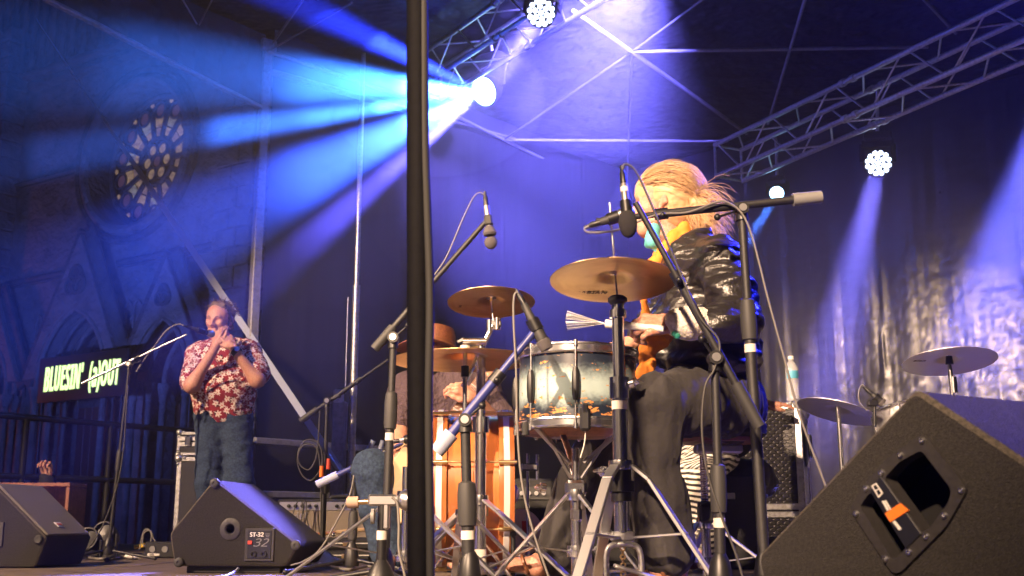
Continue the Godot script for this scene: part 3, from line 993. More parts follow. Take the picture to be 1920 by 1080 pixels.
	var pole := thing("stage_pole", "black upright pole close to the camera cutting the picture in two", "pole", p0)
	mb = MB.new()
	mb.tube(at(787, 1300, pz), at(781, -400, pz), 0.0215, 0.0215, 24)
	part(pole, "tube", mb, M.pole_paint)
	mb = MB.new()
	mb.sweep(smooth_line(pts([[808, 1300], [806, 1000], [803, 760], [806, 560], [801, 400], [796, 250], [795, 60], [793, -400]], pz - 0.012), 6), 0.0085, 10)
	part(pole, "taped_cable", mb, M.black_rubber)

func tarp_wall(called: String, label: String, a: Vector3, b: Vector3, h: float, depth: float, m: Material, seed_: int) -> void:
	var d := (b - a)
	var l := d.length()
	d /= l
	var nn := Vector3(-d.z, 0, d.x)
	if nn.z < 0: nn = -nn
	var nz := FastNoiseLite.new()
	nz.seed = seed_
	nz.frequency = 1.0
	nz.fractal_octaves = 3
	var cr := FastNoiseLite.new()
	cr.seed = seed_ + 20
	cr.noise_type = FastNoiseLite.TYPE_SIMPLEX
	cr.fractal_type = FastNoiseLite.FRACTAL_RIDGED
	cr.frequency = 1.0
	cr.fractal_octaves = 3
	var nx := int(l / 0.035)
	var ny := int(h / 0.05)
	var hgt := func(x: float, y: float) -> float:
		var folds := nz.get_noise_2d(x * 1.9, y * 0.10) * 0.4 + nz.get_noise_2d(x * 6.0, y * 0.3 + 50) * 0.12
		var seams := 0.0
		for s in [1.5, 2.9, 4.25, 5.2]:
			var q: float = (x - s - 0.03 * sin(y * 2.0 + s)) / 0.018
			seams += 0.30 * exp(-q * q)
		var crease := 0.0
		if called == "plastic_backdrop":
			crease = cr.get_noise_2d(x * 0.9 + y * 0.35, y * 2.9 + x * 0.5) * 0.13 + cr.get_noise_2d(x * 2.4 - y * 1.1, y * 3.6) * 0.07 + nz.get_noise_2d(x * 1.1, y * 11.0) * 0.07 + nz.get_noise_2d(x * 9.0, y * 14.0 + x * 4.0) * 0.035
			crease += cr.get_noise_2d(x * 3.2 + y * 0.6, y * 1.3 + 31.0) * 0.09
			crease *= smoothstep(1.0, 4.2, x) * (0.25 + 0.75 * smoothstep(3.1, 2.1, y))
		return depth * (folds + crease + seams)
	var mb := MB.new()
	for iy in ny + 1:
		for ixx in nx + 1:
			var x := l * ixx / nx
			var y := h * iy / ny
			var e := 0.02
			var z0: float = hgt.call(x, y)
			var gx: float = (hgt.call(x + e, y) - z0) / e
			var gy: float = (hgt.call(x, y + e) - z0) / e
			mb.vert(a + d * x + Vector3.UP * (y + 0.01) + nn * z0, (nn - d * gx - Vector3.UP * gy).normalized(), Vector2(x, y))
	for iy in ny:
		for ixx in nx:
			var i := iy * (nx + 1) + ixx
			mb.tri(i, i + 1, i + nx + 2); mb.tri(i, i + nx + 2, i + nx + 1)
	solo(called, mb, m, label, "backdrop")

func truss(label: String, a: Vector3, b: Vector3, half: float, over: float) -> void:
	b.y = a.y
	var d := (b - a).normalized()
	b += d * over
	var th := thing("truss", label, "truss", a, "lighting trusses")
	var s := d.cross(Vector3.UP).normalized()
	var n := int((b - a).length() / 0.36)
	var c := []
	for k in 4:
		var o: Vector3 = s * half * [-1, 1, 1, -1][k] + Vector3.UP * half * [-1, -1, 1, 1][k]
		c.append(o)
		var mb := MB.new()
		mb.tube(a + o, b + o, 0.021, 0.021, 12)
		part(th, "chord", mb, M.alu)
	for k in 4:
		var k2 := (k + 1) % 4
		for j in n:
			var p0: Vector3 = a.lerp(b, (j + 0.1) / n)
			var p1: Vector3 = a.lerp(b, (j + 0.9) / n)
			var mb := MB.new()
			mb.tube(p0 + c[k if j % 2 else k2], p1 + c[k2 if j % 2 else k], 0.008, 0.008, 6)
			part(th, "brace", mb, M.alu)
	for e in [a, b]:
		for k in 4:
			var mb := MB.new()
			mb.tube(e + c[k], e + c[(k + 1) % 4], 0.012, 0.012, 8)
			part(th, "end_frame", mb, M.alu)
	for k in 4:
		for f in [0.36, 0.385]:
			var mb := MB.new()
			var p: Vector3 = a.lerp(b, f) + c[k]
			mb.tube(p - d * 0.02, p + d * 0.02, 0.03, 0.03, 12)
			part(th, "coupler", mb, M.alu)

# ---------------------------------------------------------------- church front behind the left side
func arch_pts(cx: float, hw: float, spring: float, apex: float, n := 8) -> Array:      # pointed arch from the right springing to the left
	var rise := apex - spring
	var r := (hw * hw + rise * rise) / (2.0 * hw)
	var out := []
	var a1 := asin(minf(1.0, rise / r)) if rise <= r else PI / 2
	for k in n + 1:
		var a := a1 * k / n
		out.append(Vector2(cx + hw - r + r * cos(a), spring + r * sin(a)))
	for k in range(n - 1, -1, -1):
		var a := a1 * k / n
		out.append(Vector2(cx - hw + r - r * cos(a), spring + r * sin(a)))
	return out

func church() -> void:
	var ang := deg_to_rad(57.2)
	var bs := Basis(Vector3(sin(ang), 0, cos(ang)), Vector3.UP, Vector3(-cos(ang), 0, sin(ang)))
	var O := Vector3(-8.669, GROUND, -25.0)
	var xf := Transform3D(bs, O)
	var th := thing("church_front", "gothic stone church front with a round window and gabled doorways", "church", O)
	var off := func(x: float, y: float, z: float) -> Transform3D: return Transform3D(bs, xf * Vector3(x, y, z))
	# wall with a round hole for the window and three pointed doorways
	var rose := Vector2(-0.2, 10.1)
	var R := 1.72
	var mb := MB.new()
	var portals := [[-1.3, 1.25, 4.7, 6.45, 8.2, 1.75], [-4.5, 0.85, 4.6, 5.95, 7.2, 1.25], [1.75, 0.85, 4.6, 5.92, 7.25, 1.25]]
	# upper wall: ring of quads between the round opening and a square, then plain strips
	var sq := 2.3
	var nseg := 64
	for k in nseg:
		var a := TAU * k / nseg
		var b := TAU * (k + 1) / nseg
		var sa := func(t: float) -> Vector2:
			var c := Vector2(cos(t), sin(t))
			return rose + c * sq / maxf(absf(c.x), absf(c.y))
		var i0 := rose + Vector2(cos(a), sin(a)) * R
		var i1 := rose + Vector2(cos(b), sin(b)) * R
		var o0: Vector2 = sa.call(a)
		var o1: Vector2 = sa.call(b)
		mb.quad(xf * Vector3(o0.x, o0.y, 0), xf * Vector3(o1.x, o1.y, 0), xf * Vector3(i1.x, i1.y, 0), xf * Vector3(i0.x, i0.y, 0))
		mb.quad(xf * Vector3(i0.x, i0.y, 0), xf * Vector3(i1.x, i1.y, 0), xf * Vector3(i1.x, i1.y, -0.75), xf * Vector3(i0.x, i0.y, -0.75))
	var rect := func(x0: float, y0: float, x1: float, y1: float, z: float) -> void:
		mb.quad(xf * Vector3(x0, y0, z), xf * Vector3(x1, y0, z), xf * Vector3(x1, y1, z), xf * Vector3(x0, y1, z))
	rect.call(-12.0, rose.y - sq, rose.x - sq, rose.y + sq, 0.0)
	rect.call(rose.x + sq, rose.y - sq, 9.0, rose.y + sq, 0.0)
	rect.call(-12.0, rose.y + sq, 9.0, 19.0, 0.0)
	var wall_low := [Vector2(9.0, 0), Vector2(9.0, rose.y - sq), Vector2(-12.0, rose.y - sq), Vector2(-12.0, 0)]
	for p in [portals[1], portals[0], portals[2]]:
		wall_low.append(Vector2(p[0] - p[1], 0))
		var ar := arch_pts(p[0], p[1], p[2], p[3])
		ar.reverse()
		wall_low.append_array(ar)
		wall_low.append(Vector2(p[0] + p[1], 0))
	mb.plane(off.call(0, 0, 0), wall_low, 0.9)
	part(th, "wall", mb, M.stone)
	# courses and cornice
	for c in [[7.5, -12.0, -2.1, 0.12, 0.14], [7.5, -0.5, 3.0, 0.12, 0.14], [10.08, -12.0, -2.3, 0.10, 0.12], [10.08, 1.95, 3.1, 0.10, 0.12]]:
		mb = MB.new()
		mb.box(off.call((c[1] + c[2]) / 2, c[0], c[4] / 2), Vector3(c[2] - c[1], c[3], c[4]), 0.03)
		mb.box(off.call((c[1] + c[2]) / 2, c[0] - 0.1, c[4] / 4), Vector3(c[2] - c[1], 0.07, c[4] / 2), 0.02)
		part(th, "string_course", mb, M.stone_dark)
	mb = MB.new()
	mb.box(off.call(-0.6, 12.85, 0.22), Vector3(7.6, 0.18, 0.44), 0.04)
	mb.box(off.call(-0.6, 12.64, 0.14), Vector3(7.6, 0.2, 0.28), 0.04)
	part(th, "cornice", mb, M.stone_dark)
	# upper arcade of slim shafts
	for k in 26:
		var x := -7.3 + k * 0.42
		mb = MB.new()
		mb.lathe(off.call(x, 13.0, 0.22), [Vector2(0, 0), Vector2(0.13, 0), Vector2(0.13, 0.1), Vector2(0.08, 0.16), Vector2(0.075, 2.1), Vector2(0.13, 2.25), Vector2(0.14, 2.4), Vector2(0, 2.4)], 10)
		part(th, "shaft", mb, M.stone)
	# buttresses of separate blocks
	for bt in [[3.15, 4.25, 0.55, 0.0, 13.0], [-5.9, -4.75, 0.6, 0.0, 14.2]]:
		var y: float = bt[3]
		var row := 0
		while y < bt[4]:
			var hgt := rng.randf_range(0.40, 0.5)
			var w: float = bt[1] - bt[0]
			var cut := w * (0.42 if row % 2 else 0.62)
			for pc in [[0.0, cut], [cut, w]]:
				mb = MB.new()
				mb.box(off.call(bt[0] + (pc[0] + pc[1]) / 2, y + hgt / 2, bt[2] / 2 + rng.randf_range(-0.012, 0.012)), Vector3(pc[1] - pc[0] - 0.02, hgt - 0.02, bt[2]), 0.022)
				part(th, "stone_block", mb, M.stone)
			y += hgt
			row += 1
	# round window
	for rg in [[2.08, 0.10, 0.02], [1.84, 0.13, 0.03]]:
		mb = MB.new()
		mb.ring(xf * Vector3(rose.x, rose.y, rg[2]), bs.z, rg[0], rg[1], 56, 8)
		part(th, "window_moulding", mb, M.stone_dark if rg[0] > 2 else M.stone)
	var win := thing("rose_window", "round traceried window with lit pale glass in the church front", "window", xf * Vector3(rose.x, rose.y - R, -0.6))
	var gz := -0.62
	var fl := func(r: float, a: float, z: float) -> Vector3: return xf * Vector3(rose.x + r * cos(a), rose.y + r * sin(a), z)
	mb = MB.new()
	mb.lathe(Transform3D(MB.frame(bs.z), xf * Vector3(rose.x, rose.y, gz - 0.12)), [Vector2(0, -0.1), Vector2(1.74, -0.1), Vector2(1.74, 0.0), Vector2(0, 0.0)], 48)
	part(win, "back_wall", mb, M.stone_dark)
	var glass := []
	var pal := [Color(1.0, 0.86, 0.62), Color(0.95, 0.8, 0.7), Color(0.85, 0.55, 0.6), Color(0.9, 0.9, 0.85)]
	for k in 4:
		var gm := mat("stained_glass_%d" % k, Vector3(0.3, 0.26, 0.2), 0.3)
		gm.emission_enabled = true
		gm.emission = pal[k]
		gm.emission_energy_multiplier = [0.24, 0.17, 0.07, 0.20][k]
		gm.emission_operator = BaseMaterial3D.EMISSION_OP_MULTIPLY
		gm.emission_texture = noise_tex("glasscells", 0.035, 1, FastNoiseLite.TYPE_CELLULAR, [[0.0, Vector3(0.9, 0.85, 0.75)], [0.35, Vector3(1, 0.95, 0.85)], [0.6, Vector3(0.45, 0.3, 0.4)], [0.8, Vector3(0.08, 0.05, 0.08)], [1.0, Vector3(0.9, 0.8, 0.6)]], 256, 71)
		gm.uv1_triplanar = true
		gm.uv1_scale = Vector3.ONE * 1.4
		glass.append(gm)
	var np := 14
	for k in np:
		var a := TAU * (k + 0.5) / np
		var pane := func(r0: float, r1: float, f0: float, f1: float, m: Material) -> void:
			var c := MB.new()
			var w0 := TAU / np * 0.5 * f0
			var w1 := TAU / np * 0.5 * f1
			var q := [fl.call(r0, a - w0, gz), fl.call(r1, a - w1, gz), fl.call(r1, a + w1, gz), fl.call(r0, a + w0, gz)]
			c.quad(q[0], q[1], q[2], q[3])
			var g: Array = q.map(func(e): return e - bs.z * 0.03)
			c.quad(g[3], g[2], g[1], g[0])
			for j in 4: c.quad(q[j], g[j], g[(j + 1) % 4], q[(j + 1) % 4])
			part(win, "pane", c, m)
		pane.call(0.66, 0.86, 0.62, 0.68, glass[k % 2])
		pane.call(0.90, 1.16, 0.68, 0.66, glass[(k + 1) % 2 * 3])
		var c2 := MB.new()
		c2.lathe(Transform3D(MB.frame(bs.z), fl.call(1.30, a, gz - 0.01)), [Vector2(0, -0.02), Vector2(0.155, -0.02), Vector2(0.155, 0.0), Vector2(0, 0.004)], 16)
		part(win, "roundel", c2, glass[2])
		c2 = MB.new()
		c2.ring(fl.call(1.30, a, gz + 0.02), bs.z, 0.19, 0.035, 20, 6)
		part(win, "tracery_ring", c2, M.stone)
		c2 = MB.new()
		var a2 := TAU * k / np
		c2.bar(fl.call(0.6, a2, gz + 0.02), fl.call(1.28, a2, gz + 0.02), 0.075, 0.14, 0.02)
		part(win, "spoke", c2, M.stone)
		c2 = MB.new()
		c2.lathe(Transform3D(MB.frame(bs.z), fl.call(1.52, a2, gz - 0.01)), [Vector2(0, -0.02), Vector2(0.06, -0.02), Vector2(0.06, 0.0), Vector2(0, 0.004)], 10)
		part(win, "roundel", c2, glass[0])
	for rr in [[0.58, 0.055], [1.62, 0.08]]:
		mb = MB.new()
		mb.ring(xf * Vector3(rose.x, rose.y, gz + 0.02), bs.z, rr[0], rr[1], 40, 8)
		part(win, "tracery_ring", mb, M.stone)
	for k in 7:
		var c3 := MB.new()
		var cen: Vector3 = fl.call(0.34 if k < 6 else 0.0, TAU * k / 6, gz)
		c3.lathe(Transform3D(MB.frame(bs.z), cen), [Vector2(0, -0.02), Vector2(0.125, -0.02), Vector2(0.125, 0.0), Vector2(0, 0.006)], 14)
		part(win, "petal_pane", c3, glass[0 if k < 6 else 2])
		c3 = MB.new()
		c3.ring(cen + bs.z * 0.02, bs.z, 0.155, 0.025, 16, 6)
		part(win, "tracery_ring", c3, M.stone)
	# gabled porches
	for p in portals:
		var g := [Vector2(p[0] - p[5], 4.9), Vector2(p[0] - p[1], 4.9)]
		var ar := arch_pts(p[0], p[1], 4.9, p[3])
		ar.reverse()
		g.append_array(ar.slice(1, ar.size() - 1))
		g.append_array([Vector2(p[0] + p[1], 4.9), Vector2(p[0] + p[5], 4.9), Vector2(p[0], p[4])])
		mb = MB.new()
		mb.plane(off.call(0, 0, 0.55), g, 0.56, 0.02)
		part(th, "gable", mb, M.stone)
		for s in [-1, 1]:
			mb = MB.new()
			mb.bar(xf * Vector3(p[0] + s * (p[5] + 0.1), 4.82, 0.36), xf * Vector3(p[0], p[4] + 0.1, 0.36), 0.12, 0.52, 0.03)
			part(th, "gable_coping", mb, M.stone_dark)
		mb = MB.new()
		var my: float = lerpf(p[3], p[4], 0.36)
		for k in 3:
			var a := PI / 2 + TAU * k / 3
			var rr := 0.2 if p[1] > 1 else 0.13
			mb.ring(xf * Vector3(p[0] + cos(a) * rr * 0.8, my + sin(a) * rr * 0.8, 0.56), bs.z, rr, 0.05, 20, 6)
		part(th, "trefoil", mb, M.stone_dark)
		mb = MB.new()
		mb.lathe(Transform3D(MB.frame(bs.z), xf * Vector3(p[0], my, 0.555)), [Vector2(0, 0), Vector2(0.34 if p[1] > 1 else 0.24, 0), Vector2(0.33 if p[1] > 1 else 0.23, 0.01), Vector2(0, 0.01)], 24)
		part(th, "medallion", mb, M.stone_dark)
		for ring_ in 3:
			mb = MB.new()
			var hw: float = p[1] - 0.02 - ring_ * 0.13
			var line := arch_pts(p[0], hw, p[2], p[3] - ring_ * 0.14).map(func(e): return xf * Vector3(e.x, e.y, 0.5 - ring_ * 0.3))
			line.push_front(xf * Vector3(p[0] + hw, p[2] - 0.02, 0.5 - ring_ * 0.3))
			line.append(xf * Vector3(p[0] - hw, p[2] - 0.02, 0.5 - ring_ * 0.3))
			mb.sweep(line, 0.06, 8)
			part(th, "arch_moulding", mb, M.stone)
			for s in [-1, 1]:
				mb = MB.new()
				mb.lathe(off.call(p[0] + s * hw, 0.0, 0.5 - ring_ * 0.3), [Vector2(0, 0), Vector2(0.14, 0), Vector2(0.14, 0.9), Vector2(0.08, 1.0), Vector2(0.075, p[2] - 0.42), Vector2(0.10, p[2] - 0.38), Vector2(0.085, p[2] - 0.34), Vector2(0.15, p[2] - 0.1), Vector2(0.15, p[2]), Vector2(0, p[2])], 12)
				part(th, "column", mb, M.stone)
		mb = MB.new()
		for k in 8:
			var w: float = p[1] * 1.7 / 8
			mb.box(off.call(p[0] - p[1] * 0.85 + w * (k + 0.5), p[2] / 2 - 0.2, -0.6), Vector3(w - 0.015, p[2] - 0.4, 0.08), 0.01)
		part(th, "door", mb, M.wood_dark)
		mb = MB.new()
		mb.box(off.call(p[0], 3.2, -0.75), Vector3(p[1] * 2.2, 6.4, 0.1))
		part(th, "door_back", mb, M.stone_dark)
	# small blind arcades between the gables
	for c in [[-3.0, 3], [0.45, 4]]:
		for k in c[1]:
			mb = MB.new()
			var x: float = c[0] + (k - (c[1] - 1) / 2.0) * 0.3
			var ln := arch_pts(x, 0.12, 6.35, 6.55, 5).map(func(e): return xf * Vector3(e.x, e.y, 0.05))
			ln.push_front(xf * Vector3(x + 0.12, 5.9, 0.05))
			ln.append(xf * Vector3(x - 0.12, 5.9, 0.05))
			mb.sweep(ln, 0.035, 6)
			part(th, "blind_arch", mb, M.stone)
	# festival sign hung before the middle doorway
	var sc := on(155, 706, xf * Vector3(0, 0, 1.1), bs.z)
	var sign_ := thing("festival_sign", "black banner sign with glowing festival name before the middle doorway", "sign", sc - Vector3.UP * 0.55)
	mb = MB.new()
	mb.box(Transform3D(bs, sc), Vector3(3.0, 1.0, 0.08), 0.01)
	part(sign_, "board", mb, M.black_paint)
	for s in [-1, 1]:
		mb = MB.new()
		mb.tube(sc + bs.x * s * 1.35 - Vector3.UP * 0.5, Vector3(0, GROUND, 0) + (sc + bs.x * s * 1.35) * Vector3(1, 0, 1), 0.035)
		part(sign_, "leg", mb, M.black_paint)
	var lit := glow("sign_letters", Color(0.86, 1.0, 0.55), 1.7)
	lettering(sign_, "sign_letters", "BLUESIN'", Transform3D(bs.scaled_local(Vector3(0.55, 1.35, 1)), sc + bs.x * -0.60 + bs.z * 0.05), 0.40, lit, true, 0.08, 0.02)
	lettering(sign_, "sign_letters", "(a)OUT", Transform3D(bs.scaled_local(Vector3(0.55, 1.35, 1)), sc + bs.x * 0.78 + bs.z * 0.05), 0.40, lit, true, 0.08, 0.02)
	# street lamp at the far left that warms the side doorway
	var lp := xf * Vector3(-7.4, 4.3, 3.4)
	var lamp := thing("street_lamp", "street lamp left of the church doorways giving orange light", "street lamp", Vector3(lp.x, GROUND, lp.z))
	mb = MB.new()
	mb.tube(Vector3(lp.x, GROUND, lp.z), lp - Vector3.UP * 0.1, 0.07, 0.05)
	part(lamp, "post", mb, M.black_paint)
	mb = MB.new()
	mb.ball(lp + Vector3.UP * 0.1, 0.17, 16)
	part(lamp, "lamp_globe", mb, glow("sodium", Color(1.0, 0.55, 0.2), 2.0))
	var ol := OmniLight3D.new()
	ol.name = "lamp_light"
	ol.light_color = Color(1.0, 0.5, 0.2)
	ol.light_energy = 3.2
	ol.light_size = 0.16
	ol.omni_range = 40
	ol.omni_attenuation = 2.0
	ol.shadow_enabled = true
	lamp.add_child(ol)
	ol.position = lp + Vector3.UP * 0.1 - lamp.position

# ---------------------------------------------------------------- floor monitors
func half_cut(mb: MB, xf: Transform3D, outer: PackedVector2Array, holes: Array, z: float, flip := false) -> void:
	# a flat face with holes, cut into strips so that each piece is a simple polygon
	var xs := []
	for h in holes:
		var c := Vector2.ZERO
		for p in h: c += p
		xs.append(c.x / h.size())
	xs.sort()
	xs.push_front(-1e3)
	xs.append(1e3)
	for k in xs.size() - 1:
		var strip := PackedVector2Array([Vector2(xs[k], -1e3), Vector2(xs[k + 1], -1e3), Vector2(xs[k + 1], 1e3), Vector2(xs[k], 1e3)])
		var todo := Geometry2D.intersect_polygons(outer, strip)
		for h in holes:
			var next := []
			for q in todo: next.append_array(Geometry2D.clip_polygons(q, h))
			todo = Array(next, TYPE_PACKED_VECTOR2_ARRAY, "", null)
		for q in todo:
			var tr := Geometry2D.triangulate_polygon(q)
			var base := mb.v.size()
			for p in q: mb.vert(xf * Vector3(p.x, p.y, z), xf.basis.z * (-1 if flip else 1), p)
			for t in range(0, tr.size(), 3):
				var ccw: bool = (q[tr[t + 1]] - q[tr[t]]).cross(q[tr[t + 2]] - q[tr[t]]) > 0
				if ccw != flip: mb.tri(base + tr[t], base + tr[t + 1], base + tr[t + 2])
				else: mb.tri(base + tr[t], base + tr[t + 2], base + tr[t + 1])
func wall_of(mb: MB, xf: Transform3D, poly: PackedVector2Array, z0: float, z1: float, inward: bool) -> void:
	var p := poly.duplicate()
	if Geometry2D.is_polygon_clockwise(p): p.reverse()
	for k in p.size():
		var a := p[k]
		var b := p[(k + 1) % p.size()]
		var q := [xf * Vector3(a.x, a.y, z0), xf * Vector3(b.x, b.y, z0), xf * Vector3(b.x, b.y, z1), xf * Vector3(a.x, a.y, z1)]
		if inward: mb.quad(q[3], q[2], q[1], q[0])
		else: mb.quad(q[0], q[1], q[2], q[3])
func inset(poly: PackedVector2Array, d: float) -> PackedVector2Array:
	var p := poly.duplicate()
	if Geometry2D.is_polygon_clockwise(p): p.reverse()
	var out := PackedVector2Array()
	for k in p.size():
		var a := (p[k] - p[(k + p.size() - 1) % p.size()]).normalized()
		var b := (p[(k + 1) % p.size()] - p[k]).normalized()
		var t := (a + b).normalized()
		out.append(p[k] + Vector2(-t.y, t.x) * d)
	return out
func edge_band(th: Node3D, xf: Transform3D, outer: PackedVector2Array, inner: PackedVector2Array, d: float) -> void:
	var p := outer.duplicate()
	if Geometry2D.is_polygon_clockwise(p): p.reverse()
	var mb := MB.new()
	var m := p.size()
	for k in m:
		var j := (k + 1) % m
		mb.quad(xf * Vector3(p[k].x, p[k].y, -d), xf * Vector3(p[j].x, p[j].y, -d), xf * Vector3(inner[j].x, inner[j].y, 0), xf * Vector3(inner[k].x, inner[k].y, 0))
	part(th, "edge_binding", mb, M.carpet_edge)
func rounded(poly: Array, r: float, n := 4) -> PackedVector2Array:
	var out := PackedVector2Array()
	var m := poly.size()
	for k in m:
		var p: Vector2 = poly[k]
		var a: Vector2 = poly[(k + m - 1) % m] - p
		var b: Vector2 = poly[(k + 1) % m] - p
		var rr := minf(r, 0.45 * minf(a.length(), b.length()))
		var p0 := p + a.normalized() * rr
		var p1 := p + b.normalized() * rr
		for j in n + 1:
			var t := float(j) / n
			out.append(p0.lerp(p, t).lerp(p.lerp(p1, t), t))
	return out
func screw(th: Node3D, p: Vector3, nn: Vector3, r: float) -> void:
	var mb := MB.new()
	mb.lathe(Transform3D(MB.frame(nn), p), [Vector2(r * 1.1, -0.002), Vector2(r, 0.002), Vector2(r * 0.75, 0.0035), Vector2(r * 0.4, 0.0035), Vector2(r * 0.3, 0.001), Vector2(0, 0.001)], 12)
	part(th, "screw", mb, M.steel)

func monitors() -> void:
	mat("monitor_plate", Vector3(0.035, 0.033, 0.032), 0.45)
	tri_map(M.monitor_plate, 12.0, tex.wear, tex.grain, 0.03)
	mat("handle_bar", Vector3(0.012, 0.013, 0.018), 0.4)
	mat("print_white", Vector3(0.75, 0.73, 0.68), 0.6)
	# --- near right monitor
	var th_ := deg_to_rad(32)
	var P := at(1715, 727, 1.75)
	var a := Vector3(cos(th_), 0, -sin(th_))
	var h := Vector3(sin(th_), 0, cos(th_))
	var xf := Transform3D(Basis(h, Vector3.UP, -a), Vector3(P.x, 0, P.z))
	var cl := func(u: float, v: float) -> Vector2:
		var q := on(u, v, P, a) - xf.origin
		return Vector2(q.dot(h), q.y)
	var prof := [Vector2(0, 0.412), Vector2(-0.366, 0.148), Vector2(-0.335, 0.004), Vector2(0.29, 0.004), Vector2(0.30, 0.207)]
	var outer := rounded(prof, 0.018, 4)
	var mon := thing("floor_monitor", "large carpeted stage monitor with orange tape on its handle, nearest the camera", "monitor speaker", xf.origin, "wedge monitors on the stage floor")
	var lst := func(l: Array) -> Array: return l.map(func(e): return cl.call(e[0], e[1]))
	var plate := rounded(lst.call([[1735, 812], [1819, 917], [1778, 988], [1692, 1074], [1677, 1074], [1597, 955], [1620, 915], [1664, 862]]), 0.012)
	var big := rounded(lst.call([[1732, 844], [1789, 918], [1783, 942], [1752, 985], [1735, 999], [1662, 897], [1691, 866]]), 0.008)
	var small := rounded(lst.call([[1617, 949], [1634, 925], [1641, 925], [1705, 1026], [1684, 1047], [1676, 1047]]), 0.006)
	var cut := Geometry2D.offset_polygon(plate, -0.006)[0]
	var mb := MB.new()
	var inn := inset(outer, 0.008)
	half_cut(mb, xf, inn, [cut], 0.0)
	half_cut(mb, xf, outer, [], -0.62, true)
	wall_of(mb, xf, outer, -0.62, -0.008, false)
	part(mon, "cabinet", mb, M.carpet)
	edge_band(mon, xf, outer, inn, 0.008)
	mb = MB.new()
	wall_of(mb, xf, cut, -0.10, 0.0, true)
	half_cut(mb, xf, cut, [], -0.10)
	part(mon, "handle_cup", mb, M.dark_hole)
	mb = MB.new()
	half_cut(mb, xf, plate, [big, small], 0.006)
	wall_of(mb, xf, plate, -0.002, 0.006, false)
	wall_of(mb, xf, big, -0.022, 0.006, true)
	wall_of(mb, xf, small, -0.022, 0.006, true)
	part(mon, "handle_plate", mb, M.monitor_plate)
	mb = MB.new()
	mb.plane(xf * Transform3D(Basis(), Vector3(0, 0, 0.0085)), lst.call([[1656, 893], [1664, 902], [1734, 1001], [1705, 1029], [1640, 925], [1637, 921]]), 0.01, 0.001)
	part(mon, "grab_bar", mb, M.handle_bar)
	mb = MB.new()
	mb.plane(xf * Transform3D(Basis(), Vector3(0, 0, 0.0100)), lst.call([[1667, 963], [1695, 944], [1711, 957], [1677, 979]]), 0.003)
	part(mon, "tape", mb, M.orange_tape)
	mb = MB.new()
	mb.plane(xf * Transform3D(Basis(), Vector3(0, 0, 0.0095)), lst.call([[1641, 911], [1650, 906], [1663, 925], [1655, 934]]), 0.002)
	var badge := part(mon, "badge", mb, M.print_white)
	for q in [[[1645, 912], [1650, 909], [1655, 916], [1649, 919]], [[1651, 921], [1656, 918], [1660, 925], [1655, 929]]]:
		mb = MB.new()
		mb.plane(xf * Transform3D(Basis(), Vector3(0, 0, 0.0105)), lst.call(q), 0.002)
		part(badge, "badge_mark", mb, M.handle_bar)
	for q in [[[1661, 940], [1664, 939], [1674, 956], [1671, 958]], [[1666, 939], [1668, 938], [1678, 955], [1676, 956]], [[1681, 979], [1685, 976], [1698, 992], [1693, 994]]]:
		mb = MB.new()
		mb.plane(xf * Transform3D(Basis(), Vector3(0, 0, 0.0095)), lst.call(q), 0.002)
		part(mon, "print_line", mb, M.print_white)
	for s in [[628, 167], [480, 265], [352, 383], [250, 490], [183, 660], [383, 965], [538, 918], [655, 812], [777, 672], [892, 503]]:
		screw(mon, on(1560 + s[0] / 3.6, 780 + s[1] / 3.6, P, a) - a * 0.0065, -a, 0.0052)
	# --- middle monitor
	th_ = deg_to_rad(84)
	P = at(400, 897, 5.0)
	a = Vector3(cos(th_), 0, -sin(th_))
	h = Vector3(sin(th_), 0, cos(th_))
	xf = Transform3D(Basis(h, Vector3.UP, -a), Vector3(P.x, 0, P.z))
	cl = func(u: float, v: float) -> Vector2:
		var q := on(u, v, P, a) - xf.origin
		return Vector2(q.dot(h), q.y)
	prof = [Vector2(0.005, 0.405), Vector2(-0.185, 0.169), Vector2(-0.155, 0.03), Vector2(0.347, 0.03), Vector2(0.397, 0.124)]
	outer = rounded(prof, 0.02, 4)
	mon = thing("floor_monitor", "carpeted stage monitor with round socket, standing before the harmonica player", "monitor speaker", xf.origin, "wedge monitors on the stage floor")
	var sock: Vector2 = cl.call(432, 992)
	var hole := PackedVector2Array()
	for k in 16: hole.append(sock + Vector2(cos(TAU * k / 16), sin(TAU * k / 16)) * 0.019)
	mb = MB.new()
	inn = inset(outer, 0.008)
	half_cut(mb, xf, inn, [hole], 0.0)
	half_cut(mb, xf, outer, [], -0.5, true)
	wall_of(mb, xf, outer, -0.5, -0.008, false)
	part(mon, "cabinet", mb, M.carpet)
	edge_band(mon, xf, outer, inn, 0.008)
	mb = MB.new()
	wall_of(mb, xf, hole, -0.08, 0.0, true)
	half_cut(mb, xf, hole, [], -0.08)
	part(mon, "socket_bore", mb, M.dark_hole)
	mb = MB.new()
	mb.lathe(Transform3D(MB.frame(-a), xf * Vector3(sock.x, sock.y, 0)), [Vector2(0.047, -0.002), Vector2(0.047, 0.003), Vector2(0.042, 0.005), Vector2(0.024, 0.005), Vector2(0.019, 0.0), Vector2(0.019, -0.03)], 28)
	part(mon, "socket_flange", mb, M.monitor_plate)
	var pl: Vector2 = cl.call(487, 1021)
	mb = MB.new()
	mb.box(xf * Transform3D(Basis(), Vector3(pl.x, pl.y, 0.002)), Vector3(0.132, 0.142, 0.008), 0.003)
	var cp := part(mon, "connector_plate", mb, M.monitor_plate)
	mb = MB.new()
	mb.box(xf * Transform3D(Basis(), Vector3(pl.x, pl.y, 0.0065)), Vector3(0.106, 0.118, 0.004), 0.001)
	part(cp, "connector_panel", mb, M.handle_bar)
	mat("red_plug", Vector3(0.55, 0.06, 0.03), 0.5)
	mb = MB.new()
